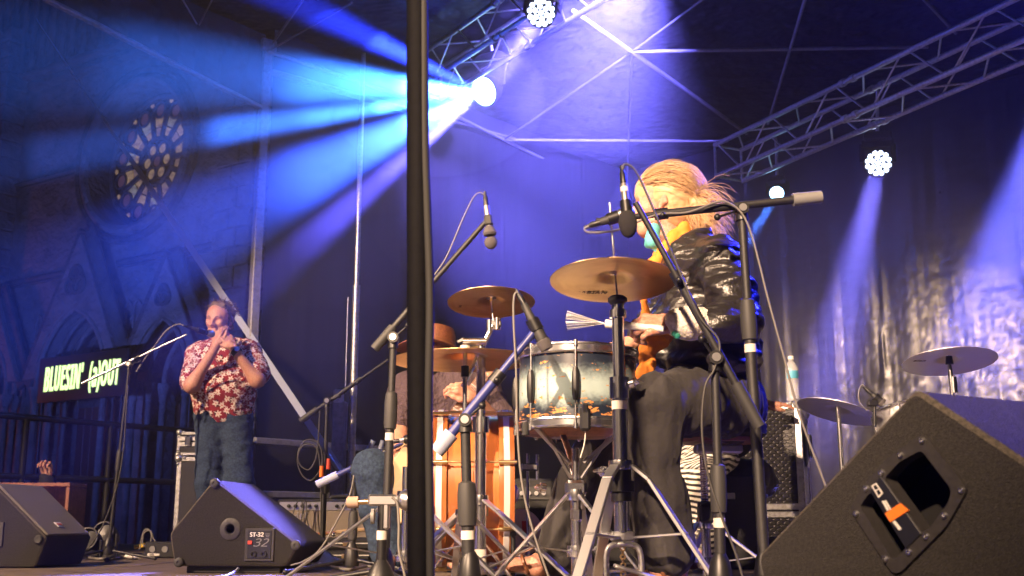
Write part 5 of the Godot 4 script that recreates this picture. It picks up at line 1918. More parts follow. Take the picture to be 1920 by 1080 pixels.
	part(ss, "upper_tube", mb, M.chrome)
	mb = MB.new()
	mb.tube(Vector3(base.x, 0.03, base.z), Vector3(base.x, 0.33, base.z), 0.0175)
	part(ss, "lower_tube", mb, M.chrome)
	for q in [[915, 0.045, 0.03], [965, 0.024, 0.026]]:
		mb = MB.new()
		var k := at(1066, q[0], 3.75)
		mb.box(Transform3D(Basis(), Vector3(base.x, k.y, base.z)), Vector3(q[1] * 1.6, 0.05, q[2] * 1.6), 0.01)
		part(ss, "clamp", mb, M.chrome)
	nut(ss, at(1020, 915, 3.7), Vector3(-1, 0.1, 0.3))
	tripod(ss, base, 0.30, 0.30, 0.12, [0.7, 2.8, 4.9])
	# --- bass drum lying with its shell towards the camera
	var bc := Vector3(at(886, 900, 4.45).x, 0.345, -4.45)
	var ax := Vector3(1, 0, -0.04).normalized()
	var bf := MB.frame(ax)
	var L := 0.25
	var bd := thing("bass_drum", "orange mahogany bass drum with white inlaid hoops", "drum", Vector3(bc.x, 0.03, bc.z))
	mb = MB.new()
	mb.lathe(Transform3D(bf, bc), [Vector2(0.283, -L / 2), Vector2(0.283, L / 2)], 72)
	part(bd, "shell", mb, mahog)
	for s in [-1, 1]:
		mb = MB.new()
		mb.lathe(Transform3D(bf, bc + ax * s * L / 2), [Vector2(0.284, -0.03), Vector2(0.302, -0.028), Vector2(0.303, -0.012), Vector2(0.303, 0.012), Vector2(0.302, 0.028), Vector2(0.284, 0.03), Vector2(0.284, -0.03)], 72)
		var hp := part(bd, "hoop", mb, mahog)
		mb = MB.new()
		mb.lathe(Transform3D(bf, bc + ax * s * L / 2), [Vector2(0.3025, -0.0115), Vector2(0.305, -0.0105), Vector2(0.305, 0.0105), Vector2(0.3025, 0.0115)], 72)
		part(hp, "inlay", mb, M.white_paint)
		mb = MB.new()
		mb.lathe(Transform3D(bf, bc + ax * s * (L / 2 + 0.012)), [Vector2(0, -0.001), Vector2(0.284, -0.001), Vector2(0.284, 0.001), Vector2(0, 0.001)], 48)
		part(bd, "drum_head", mb, M.drum_head)
	for k in 8:
		var a := TAU * k / 8 + 0.27
		var d: Vector3 = bf * Vector3(cos(a), 0, sin(a))
		mb = MB.new()
		mb.tube(bc + d * 0.318 - ax * (L / 2 + 0.03), bc + d * 0.318 + ax * (L / 2 + 0.03), 0.0035, 0.0035, 8)
		var tr := part(bd, "tension_rod", mb, M.gold)
		for s in [-1, 1]:
			mb = MB.new()
			mb.tube(bc + d * 0.316 + ax * s * (L / 2 - 0.03), bc + d * 0.316 + ax * s * (L / 2 + 0.036), 0.009, 0.008, 10)
			part(tr, "claw", mb, M.gold)
	for s in [-1, 1]:
		mb = MB.new()
		mb.tube(bc + Vector3(s * 0.05, -0.2, 0.22), Vector3(bc.x + s * 0.16, 0.01, bc.z + 0.38), 0.007)
		part(bd, "spur", mb, M.chrome)
	# --- hi-hat
	var z := 3.4
	var hc := at(1150, 533, z)
	var hat_up := tilt(8.5, 1.0)
	cymbal("hi-hat cymbal seen from below just left of the drummer's jacket", hc + hat_up * 0.012, hat_up, 0.197, M.brass, "SABIAN", Vector2(-0.3, -0.62))
	var hb := Vector3(hc.x + 0.012, 0, hc.z)
	var hs := thing("hi_hat_stand", "chrome hi-hat stand with sprung rod and wide tripod", "stand", hb)
	var tube_ := func(called: String, v0: float, v1: float, r: float, m: Material) -> void:
		var t := MB.new()
		t.tube(Vector3(hb.x, at(1155, v1, z).y, hb.z), Vector3(hb.x, at(1155, v0, z).y, hb.z), r, r, 20)
		part(hs, called, t, m)
	mb = MB.new()
	mb.tube(Vector3(hb.x, hc.y - 0.05, hb.z), at(1143, 380, z), 0.0035, 0.0035, 8)
	part(hs, "pull_rod", mb, M.chrome)
	mb = MB.new()
	mb.tube(hc + Vector3(0.0, 0.03, 0), hc + Vector3(0, 0.085, 0), 0.012, 0.012, 14)
	mb.box(Transform3D(Basis(Vector3.BACK, 0.3), hc + Vector3(-0.028, 0.075, 0)), Vector3(0.045, 0.018, 0.008), 0.003)
	part(hs, "clutch", mb, M.chrome)
	mb = MB.new()
	mb.lathe(Transform3D(Basis(), Vector3(hb.x, at(1152, 563, z).y, hb.z)), [Vector2(0, -0.014), Vector2(0.02, -0.014), Vector2(0.03, -0.004), Vector2(0.03, 0.006), Vector2(0.02, 0.014), Vector2(0, 0.014)], 18)
	part(hs, "seat_cup", mb, M.black_rubber)
	tube_.call("upper_tube", 570, 730, 0.019, M.chrome)
	tube_.call("middle_tube", 725, 1010, 0.0235, M.chrome)
	tube_.call("collar", 582, 596, 0.026, M.chrome)
	tube_.call("tube_clamp", 708, 748, 0.032, M.chrome)
	tube_.call("tape_band", 752, 768, 0.0242, M.white_tape)
	tube_.call("knurled_ring", 902, 922, 0.04, M.black_metal)
	tube_.call("spring_housing", 876, 940, 0.031, M.black_metal)
	nut(hs, Vector3(hb.x + 0.035, at(1155, 722, z).y, hb.z + 0.02), Vector3(1, 0.3, 0.5))
	nut(hs, Vector3(hb.x - 0.05, at(1155, 885, z).y, hb.z + 0.02), Vector3(-1, 0.1, 0.5))
	var yy := func(v: float) -> float: return at(1155, v, z).y
	mb = MB.new()
	mb.lathe(Transform3D(Basis(), Vector3(hb.x, yy.call(872), hb.z)), [Vector2(0.018, -0.014), Vector2(0.036, -0.014), Vector2(0.038, 0.0), Vector2(0.036, 0.014), Vector2(0.018, 0.014)], 20)
	part(hs, "leg_collar", mb, M.chrome)
	var fl := hb * Vector3(1, 0, 1)
	var ft := [Vector3(-0.16, 0, 0.24), Vector3(0.27, 0, 0.10), Vector3(-0.06, 0, -0.27)]
	for f in ft:
		var s: Vector3 = f.normalized()
		leg(hs, [hb + Vector3.UP * yy.call(874) + s * 0.035, hb + Vector3.UP * (yy.call(874) - 0.04) + s * 0.085, fl + f + Vector3.UP * 0.02], 0.034, 0.012)
		leg(hs, [hb + Vector3.UP * yy.call(1008) + s * 0.03, hb + Vector3.UP * yy.call(1000) + f * 0.68], 0.026, 0.008, null, "brace")
		foot(hs, fl + f)
	mb = MB.new()
	mb.box(Transform3D(Basis(), hb + Vector3.UP * yy.call(1006)), Vector3(0.07, 0.03, 0.05), 0.006)
	part(hs, "lower_bracket", mb, M.alu)
	mb = MB.new()
	var fy: float = yy.call(1022)
	mb.sweep(smooth_line([hb + Vector3(-0.05, 0.01, 0.03), hb + Vector3(-0.05, fy - 0.03, 0.03), hb + Vector3(-0.03, fy, 0.03), hb + Vector3(0.03, fy, 0.03), hb + Vector3(0.05, fy - 0.03, 0.03), hb + Vector3(0.05, 0.01, 0.03)], 5), 0.009, 8)
	part(hs, "pedal_frame", mb, M.alu)
	for k in 7:
		mb = MB.new()
		mb.ring(Vector3(hb.x, fy - 0.01 - k * 0.012, hb.z + 0.01), Vector3.RIGHT if k % 2 else Vector3.BACK, 0.007, 0.003, 10, 5)
		part(hs, "chain_link", mb, M.gold)
	mb = MB.new()
	mb.box(Transform3D(Basis(Vector3.BACK, -0.28), hb + Vector3(0.10, 0.05, 0.0)), Vector3(0.26, 0.012, 0.085), 0.004)
	part(hs, "footboard", mb, M.alu)
	# --- splash on the boom stand
	z = 4.1
	var cb := at(921, 567, z)
	var cb_up := tilt(10, -1)
	cymbal("smaller cymbal tilted on the chrome boom above the bass drum", cb, cb_up, 0.163, M.brass, "S", Vector2(-0.72, -0.25))
	var sb := at(900, 1000, z)
	sb.y = 0
	var cs := thing("cymbal_stand", "chrome boom cymbal stand before the bass drum", "stand", sb)
	var clampp := at(905, 648, z)
	nut(cs, cb + cb_up * 0.022, cb_up, 1.2)
	mb = MB.new()
	mb.tube(at(925, 606, z), cb + cb_up * 0.02, 0.005)
	part(cs, "cymbal_post", mb, M.chrome)
	mb = MB.new()
	for q in [[918, 608, -0.012], [932, 604, 0.012]]: mb.tube(at(q[0], q[1] - 8, z), at(q[0], q[1] + 14, z), 0.013)
	mb.box(Transform3D(Basis(), at(926, 607, z)), Vector3(0.055, 0.02, 0.02), 0.004)
	part(cs, "tilter", mb, M.chrome)
	mb = MB.new()
	mb.tube(at(868, 726, z), at(925, 608, z), 0.010)
	part(cs, "boom_arm", mb, M.chrome)
	mb = MB.new()
	mb.tube(at(868, 640, z - 0.02), at(912, 640, z - 0.02), 0.013)
	mb.box(Transform3D(Basis(), at(893, 645, z)), Vector3(0.05, 0.03, 0.035), 0.006)
	mb.box(Transform3D(Basis(Vector3.BACK, 0.5), at(864, 638, z - 0.02)), Vector3(0.03, 0.014, 0.008), 0.003)
	part(cs, "boom_clamp", mb, M.chrome)
	var seg := [["upper_tube", 650, 800, 0.017], ["lower_tube", 790, 1062, 0.022], ["tube_clamp", 782, 812, 0.031]]
	for s in seg:
		mb = MB.new()
		mb.tube(Vector3(sb.x, at(900, s[2], z).y, sb.z), Vector3(sb.x, at(900, s[1], z).y, sb.z), s[3], s[3], 20)
		part(cs, s[0], mb, M.chrome)
	mb = MB.new()
	mb.tube(Vector3(sb.x, at(900, 1058, z).y, sb.z), Vector3(sb.x, at(900, 1030, z).y, sb.z), 0.0228, 0.0228, 20)
	part(cs, "tape_band", mb, M.white_tape)
	tripod(cs, sb, 0.37, at(900, 938, z).y, 0.05, [0.5, 2.45, 4.7], 0.034)
	# --- ride
	var rd := at(872, 676, 4.05)
	cymbal("large ride cymbal seen almost edge-on across the pole", rd, tilt(1.0, -0.5), 0.272, M.brass)
	var rb := Vector3(rd.x, 0, rd.z)
	var rs := thing("cymbal_stand", "straight cymbal stand holding the wide ride cymbal", "stand", rb)
	mb = MB.new()
	mb.tube(Vector3(rb.x, 0.03, rb.z), rd + Vector3.UP * 0.05, 0.008)
	part(rs, "tube", mb, M.chrome)
	mb = MB.new()
	mb.tube(rd + Vector3.UP * 0.035, rd + Vector3.UP * 0.055, 0.018)
	part(rs, "felt_washer", mb, M.white_tape)
	mb = MB.new()
	mb.tube(rd - Vector3.UP * 0.06, rd - Vector3.UP * 0.02, 0.014)
	part(rs, "sleeve", mb, M.black_metal)
	tripod(rs, rb, 0.26, 0.24, 0.08, [1.6, 3.7, 5.8])
	# --- bass drum pedal
	var pb := at(962, 1060, 4.2)
	pb.y = 0
	var pd := thing("bass_drum_pedal", "bass drum pedal with round felt beater", "pedal", pb)
	mb = MB.new()
	mb.box(Transform3D(Basis(), pb + Vector3(0.09, 0.008, 0)), Vector3(0.3, 0.016, 0.09), 0.004)
	part(pd, "base_plate", mb, M.steel)
	mb = MB.new()
	for s in [-1, 1]: mb.tube(pb + Vector3(0, 0.01, s * 0.04), pb + Vector3(0, 0.17, s * 0.04), 0.009)
	mb.tube(pb + Vector3(0, 0.17, -0.05), pb + Vector3(0, 0.17, 0.05), 0.012)
	part(pd, "yoke", mb, M.black_metal)
	var bt := at(955, 926, 4.2)
	mb = MB.new()
	mb.tube(pb + Vector3(0, 0.16, 0), bt, 0.005)
	part(pd, "beater_shaft", mb, M.chrome)
	mb = MB.new()
	mb.ball(bt, 0.036, 16, 1.25)
	part(pd, "beater", mb, M.felt if M.has("felt") else mat("felt", Vector3(0.4, 0.28, 0.22), 0.95))
	mb = MB.new()
	mb.box(Transform3D(Basis(Vector3.BACK, -0.32), pb + Vector3(0.13, 0.06, 0)), Vector3(0.27, 0.012, 0.08), 0.004)
	part(pd, "footboard", mb, M.steel)
	# round badge plate on a pad leaning behind
	mat("badge_cream", Vector3(0.7, 0.55, 0.42), 0.6)
	var dp := at(975, 998, 4.6)
	var pad := thing("practice_pad", "round cream pad with red printing behind the pedal", "pad", dp - Vector3.UP * 0.1)
	mb = MB.new()
	mb.lathe(Transform3D(MB.frame(Vector3(0.25, 0.2, 1)), dp), [Vector2(0, -0.012), Vector2(0.095, -0.012), Vector2(0.095, 0.004), Vector2(0.085, 0.006), Vector2(0, 0.006)], 32)
	part(pad, "disc", mb, M.badge_cream)
	for s in [-0.03, 0.02]:
		mb = MB.new()
		mb.box(Transform3D(MB.frame(Vector3(0.25, 0.2, 1)) * Basis(Vector3.RIGHT, -PI / 2), dp + Vector3(s, 0.0, 0.012)), Vector3(0.022, 0.09, 0.003))
		part(pad, "red_print", mb, M.red_plug)
	# thin stand with a percussion clamp behind the bass drum
	var ks := at(990, 1040, 4.5)
	ks.y = 0
	var kt := thing("percussion_rod", "thin chrome rod with a clamp right of the bass drum", "rod", ks)
	mb = MB.new()
	mb.tube(ks + Vector3(0, 0.01, 0), Vector3(ks.x, at(990, 850, 4.5).y, ks.z), 0.006)
	part(kt, "rod", mb, M.chrome)
	mb = MB.new()
	var kc := at(993, 876, 4.5)
	mb.box(Transform3D(Basis(), kc), Vector3(0.07, 0.03, 0.03), 0.006)
	mb.tube(kc + Vector3(0.03, -0.05, 0), kc + Vector3(0.03, 0.05, 0), 0.007)
	part(kt, "clamp", mb, M.chrome)
	mb = MB.new()
	mb.box(Transform3D(Basis(), ks + Vector3(0, 0.008, 0)), Vector3(0.2, 0.016, 0.12), 0.003)
	part(kt, "foot_plate", mb, M.black_metal)
	# --- the other kit behind the near monitor
	var d0 := at(1780, 678, 5.0)
	cymbal("pale crash cymbal before the creased plastic above the near monitor", d0, tilt(10.5, 0), 0.205, M.silver_cymbal, "Sabian", Vector2(-0.72, 0.0))
	var db := Vector3(d0.x + 0.01, 0, d0.z)
	var ds := thing("cymbal_stand", "cymbal stand of the pale crash cymbal behind the near monitor", "stand", db)
	mb = MB.new()
	mb.tube(db + Vector3.UP * 0.02, d0 - Vector3.UP * 0.01, 0.01)
	part(ds, "tube", mb, M.chrome)
	mb = MB.new()
	mb.tube(d0 - Vector3.UP * 0.012, d0 + Vector3.UP * 0.025, 0.018, 0.014)
	part(ds, "seat_cup", mb, M.black_metal)
	mb = MB.new()
	mb.tube(db + Vector3.UP * (d0.y - 0.14), db + Vector3.UP * (d0.y - 0.07), 0.016)
	part(ds, "tilter", mb, M.chrome)
	tripod(ds, db, 0.3, 0.3, 0.1, [1.0, 3.1, 5.2])
	var e0 := at(1572, 772, 5.35)
	cymbal("cymbal sloping down to the right behind the flight case", e0, Vector3(0.30, 1, -0.10).normalized(), 0.195, M.silver_cymbal)
	var eb := Vector3(e0.x, 0, e0.z)
	var es := thing("cymbal_stand", "cymbal stand of the sloping cymbal behind the flight case", "stand", eb)
	mb = MB.new()
	mb.tube(eb + Vector3.UP * 0.02, e0 + Vector3.UP * 0.03, 0.01)
	part(es, "tube", mb, M.chrome)
	tripod(es, eb, 0.26, 0.28, 0.1, [0.3, 2.4, 4.5])
	var tc := at(1702, 800, 5.3)
	var tm := thing("rack_tom", "chrome-rimmed tom half hidden behind the near monitor", "drum", tc - Vector3.UP * 0.12)
	var tf := MB.frame(Vector3(-0.25, 1, -0.1))
	mb = MB.new()
	mb.lathe(Transform3D(tf, tc), [Vector2(0, -0.1), Vector2(0.15, -0.1), Vector2(0.15, 0.1), Vector2(0, 0.1)], 40)
	part(tm, "shell", mb, M.alu)
	for s in [-1, 1]:
		mb = MB.new()
		mb.ring(tc + tf.y * s * 0.1, tf.y, 0.155, 0.008, 40, 8)
		part(tm, "hoop", mb, M.chrome)
	for k in 6:
		mb = MB.new()
		var q: Vector3 = tf * Vector3(cos(TAU * k / 6), 0, sin(TAU * k / 6)) * 0.158
		mb.tube(tc + q - tf.y * 0.1, tc + q + tf.y * 0.11, 0.006)
		part(tm, "tension_rod", mb, M.chrome)
	var fc := at(1690, 960, 5.3)
	var ft2 := thing("floor_tom", "pale floor drum of the second kit hidden by the near monitor", "drum", Vector3(fc.x, 0, fc.z))
	mb = MB.new()
	mb.lathe(Transform3D(Basis(), Vector3(fc.x, 0.3, fc.z)), [Vector2(0, -0.18), Vector2(0.2, -0.18), Vector2(0.2, 0.18), Vector2(0, 0.18)], 40)
	part(ft2, "shell", mb, M.alu)
	for k in 3:
		mb = MB.new()
		var q := Vector3(cos(TAU * k / 3), 0, sin(TAU * k / 3)) * 0.215
		mb.tube(Vector3(fc.x, 0, fc.z) + q, Vector3(fc.x, 0.4, fc.z) + q, 0.007)
		part(ft2, "leg", mb, M.chrome)

# ---------------------------------------------------------------- microphone stands, microphones, cables
func mic_stand(label: String, foot_at: Vector3, pole_top: Vector3, boom_a: Vector3, boom_b: Vector3, opt := {}) -> Node3D:
	var r: float = opt.get("r", 0.0105)
	var tint: Material = opt.get("mat", M.black_paint)
	var th := thing("microphone_stand", label, "microphone stand", foot_at, "microphone stands")
	var up := (pole_top - foot_at).normalized()
	var mb := MB.new()
	var mid := foot_at.lerp(pole_top, opt.get("joint", 0.55))
	mb.tube(foot_at + up * 0.04, mid, r * 1.25, r * 1.25, 14)
	part(th, "lower_tube", mb, tint)
	mb = MB.new()
	mb.tube(mid, pole_top, r, r, 14)
	part(th, "upper_tube", mb, tint)
	mb = MB.new()
	mb.lathe(Transform3D(MB.frame(up), mid), [Vector2(r, -0.065), Vector2(r * 1.7, -0.06), Vector2(r * 1.85, -0.03), Vector2(r * 1.85, 0.03), Vector2(r * 1.6, 0.06), Vector2(r, 0.065)], 16)
	part(th, "grip_clutch", mb, M.grip)
	if opt.get("tape", true):
		mb = MB.new()
		mb.tube(mid - up * 0.10, mid - up * 0.075, r * 1.32, r * 1.32, 14)
		part(th, "tape_band", mb, M.white_tape)
	# boom clamp
	var bd := (boom_b - boom_a).normalized()
	var side := bd.cross(up).normalized()
	if side.z < 0: side = -side
	mb = MB.new()
	mb.tube(pole_top - up * 0.035, pole_top + up * 0.005, r * 1.5, r * 1.2, 14)
	mb.tube(pole_top - side * 0.02, pole_top + side * 0.026, 0.019, 0.019, 18)
	part(th, "swivel", mb, M.black_metal)
	mb = MB.new()
	mb.tube(pole_top + side * 0.026, pole_top + side * 0.03, 0.012, 0.012, 14)
	part(th, "swivel_bolt", mb, M.steel)
	mb = MB.new()
	mb.tube(pole_top, pole_top + side * 0.02 - bd * 0.075 - up * 0.02, 0.004, 0.004, 8)
	mb.ball(pole_top + side * 0.02 - bd * 0.08 - up * 0.021, 0.011, 12)
	part(th, "clamp_handle", mb, M.black_metal)
	# boom: a thin far tube, a thicker tube round the clamp, a counterweight sleeve
	var t := (pole_top - boom_a).dot(bd)
	var l := (boom_b - boom_a).length()
	mb = MB.new()
	mb.tube(boom_a, boom_a + bd * maxf(0.1, t * opt.get("thin", 0.5)), r * 0.72, r * 0.72, 12)
	part(th, "boom_tip", mb, opt.get("boom_mat", tint))
	mb = MB.new()
	mb.tube(boom_a + bd * maxf(0.1, t * opt.get("thin", 0.5)), boom_b, r * 0.98, r * 0.98, 12)
	part(th, "boom_tube", mb, opt.get("boom_mat", tint))
	mb = MB.new()
	var bj := boom_a + bd * maxf(0.1, t * opt.get("thin", 0.5))
	mb.tube(bj - bd * 0.02, bj + bd * 0.02, r * 1.35, r * 1.35, 14)
	mb.tube(bj, bj + side * 0.028 - up * 0.01, 0.005, 0.005, 8)
	mb.ball(bj + side * 0.03 - up * 0.012, 0.0095, 10)
	part(th, "boom_lock", mb, M.black_metal)
	mb = MB.new()
	mb.tube(boom_b - bd * opt.get("weight", 0.11), boom_b, r * 1.55, r * 1.45, 16)
	part(th, "counterweight", mb, opt.get("weight_mat", M.grip))
	# base
	if opt.get("round", false):
		mb = MB.new()
		mb.lathe(Transform3D(Basis(), Vector3(foot_at.x, 0, foot_at.z)), [Vector2(0, 0), Vector2(0.13, 0), Vector2(0.13, 0.012), Vector2(0.10, 0.03), Vector2(0.05, 0.055), Vector2(0.03, 0.075), Vector2(0.015, 0.08), Vector2(0, 0.08)], 28)
		part(th, "round_base", mb, M.black_paint)
	else:
		mb = MB.new()
		mb.lathe(Transform3D(Basis(), Vector3(foot_at.x, 0, foot_at.z)), [Vector2(0, 0.03), Vector2(0.034, 0.03), Vector2(0.036, 0.05), Vector2(0.026, 0.11), Vector2(0.016, 0.13), Vector2(0, 0.13)], 18)
		part(th, "leg_hub", mb, M.black_metal)
		for k in 3:
			var a: float = opt.get("turn", 0.4) + TAU * k / 3
			var d := Vector3(cos(a), 0, sin(a))
			mb = MB.new()
			var b := Vector3(foot_at.x, 0, foot_at.z)
			mb.tube(b + d * 0.03 + Vector3.UP * 0.055, b + d * 0.31 + Vector3.UP * 0.012, 0.0085, 0.0085, 10)
			mb.ball(b + d * 0.31 + Vector3.UP * 0.0125, 0.0125, 10)
			part(th, "leg", mb, M.black_metal)
	return th
# tail: where the cable goes in; nose: the end that listens
func microphone(label: String, tail: Vector3, nose: Vector3, kind: String) -> Node3D:
	var d := (nose - tail).normalized()
	var l := (nose - tail).length()
	var fr := MB.frame(d)
	var th := thing("microphone", label, "microphone", tail, "microphones on stands")
	var mb := MB.new()
	mb.lathe(Transform3D(fr, tail), [Vector2(0, -0.03), Vector2(0.005, -0.03), Vector2(0.006, -0.012), Vector2(0.0095, -0.008), Vector2(0.0095, 0.03), Vector2(0, 0.03)], 14)
	part(th, "cable_plug", mb, M.black_metal)
	mb = MB.new()
	if kind == "foam":
		mb.lathe(Transform3D(fr, tail), [Vector2(0.008, 0.02), Vector2(0.011, 0.024), Vector2(0.011, l - 0.07), Vector2(0.012, l - 0.06), Vector2(0, l - 0.05)], 16)
		part(th, "body", mb, M.mic_metal)
		mb = MB.new()
		var prof := []
		for k in 11:
			var a := -PI / 2 * 0.85 + (PI / 2 * 1.85) * k / 10
			prof.append(Vector2(maxf(0.0, 0.026 * cos(a)) if k < 10 else 0.0, l - 0.042 + 0.042 * sin(a)))
		mb.lathe(Transform3D(fr, tail), prof, 20)
		part(th, "windscreen", mb, M.foam)
		mb = MB.new()
		mb.tube(tail + d * (l * 0.4), tail + d * (l * 0.4 + 0.05), 0.0155, 0.0165, 16)
		part(th, "clip", mb, M.black_metal)
		mb = MB.new()
		mb.tube(tail + d * 0.032, tail + d * 0.046, 0.0116, 0.0116, 16)
		part(th, "ring", mb, M.white_paint)
	elif kind == "grey_foam":
		mb.lathe(Transform3D(fr, tail), [Vector2(0.008, 0.02), Vector2(0.0105, 0.024), Vector2(0.0105, l - 0.07), Vector2(0, l - 0.05)], 16)
		part(th, "body", mb, M.mic_metal)
		for s in [[l - 0.086, l - 0.048, 0.021, 0.024], [l - 0.046, l, 0.0235, 0.012]]:
			mb = MB.new()
			mb.lathe(Transform3D(fr, tail), [Vector2(0.006, s[0]), Vector2(s[2] * 0.8, s[0] + 0.004), Vector2(s[2], s[0] + 0.018), Vector2(lerpf(s[2], s[3], 0.5) + 0.003, lerpf(s[0], s[1], 0.7)), Vector2(s[3] * 0.9, s[1] - 0.004), Vector2(0, s[1])], 18)
			part(th, "windscreen", mb, M.grey_foam)
		mb = MB.new()
		mb.box(Transform3D(fr, tail + d * l * 0.42), Vector3(0.03, 0.04, 0.028), 0.006)
		part(th, "clip", mb, M.grip)
	elif kind == "instrument":
		mb.lathe(Transform3D(fr, tail), [Vector2(0.008, 0.02), Vector2(0.0115, 0.025), Vector2(0.0125, l * 0.55), Vector2(0.017, l * 0.6), Vector2(0.017, l * 0.82), Vector2(0, l * 0.82)], 18)
		part(th, "body", mb, M.grip)
		mb = MB.new()
		mb.lathe(Transform3D(fr, tail), [Vector2(0.016, l * 0.8), Vector2(0.0215, l * 0.82), Vector2(0.022, l * 0.9), Vector2(0.019, l * 0.98), Vector2(0, l)], 20)
		part(th, "grille", mb, M.grey_foam)
		mb = MB.new()
		mb.tube(tail + d * l * 0.42, tail + d * l * 0.62, 0.0205, 0.021, 18)
		part(th, "clip", mb, M.black_metal)
	else:
		mb.lathe(Transform3D(fr, tail), [Vector2(0.008, 0.02), Vector2(0.0115, 0.025), Vector2(0.0165, l - 0.055), Vector2(0, l - 0.05)], 18)
		part(th, "body", mb, M.mic_metal if kind == "pencil" else M.grip)
		mb = MB.new()
		if kind == "pencil":
			mb.tube(tail + d * (l - 0.055), tail + d * l, 0.0105, 0.0105, 16)
		else:
			mb.lathe(Transform3D(fr, tail), [Vector2(0.0165, l - 0.056), Vector2(0.021, l - 0.05), Vector2(0.0245, l - 0.03), Vector2(0.022, l - 0.012), Vector2(0.012, l - 0.002), Vector2(0, l)], 20)
		part(th, "grille", mb, M.steel)
		mb = MB.new()
		mb.tube(tail + d * l * 0.35, tail + d * l * 0.6, 0.019, 0.0205, 16)
		part(th, "clip", mb, M.black_metal)
	return th
func cable(label: String, line: Array, z: float, r := 0.0032, m: Material = null, group := "cables") -> void:
	var mb := MB.new()
	mb.sweep(smooth_line(pts(line, z), 7), r, 8)
	solo("cable", mb, m if m else M.cable, label, "cable", group)
func floor_under(u: float, v: float, z: float) -> Vector3:
	var p := at(u, v, z)
	return Vector3(p.x, 0, p.z)

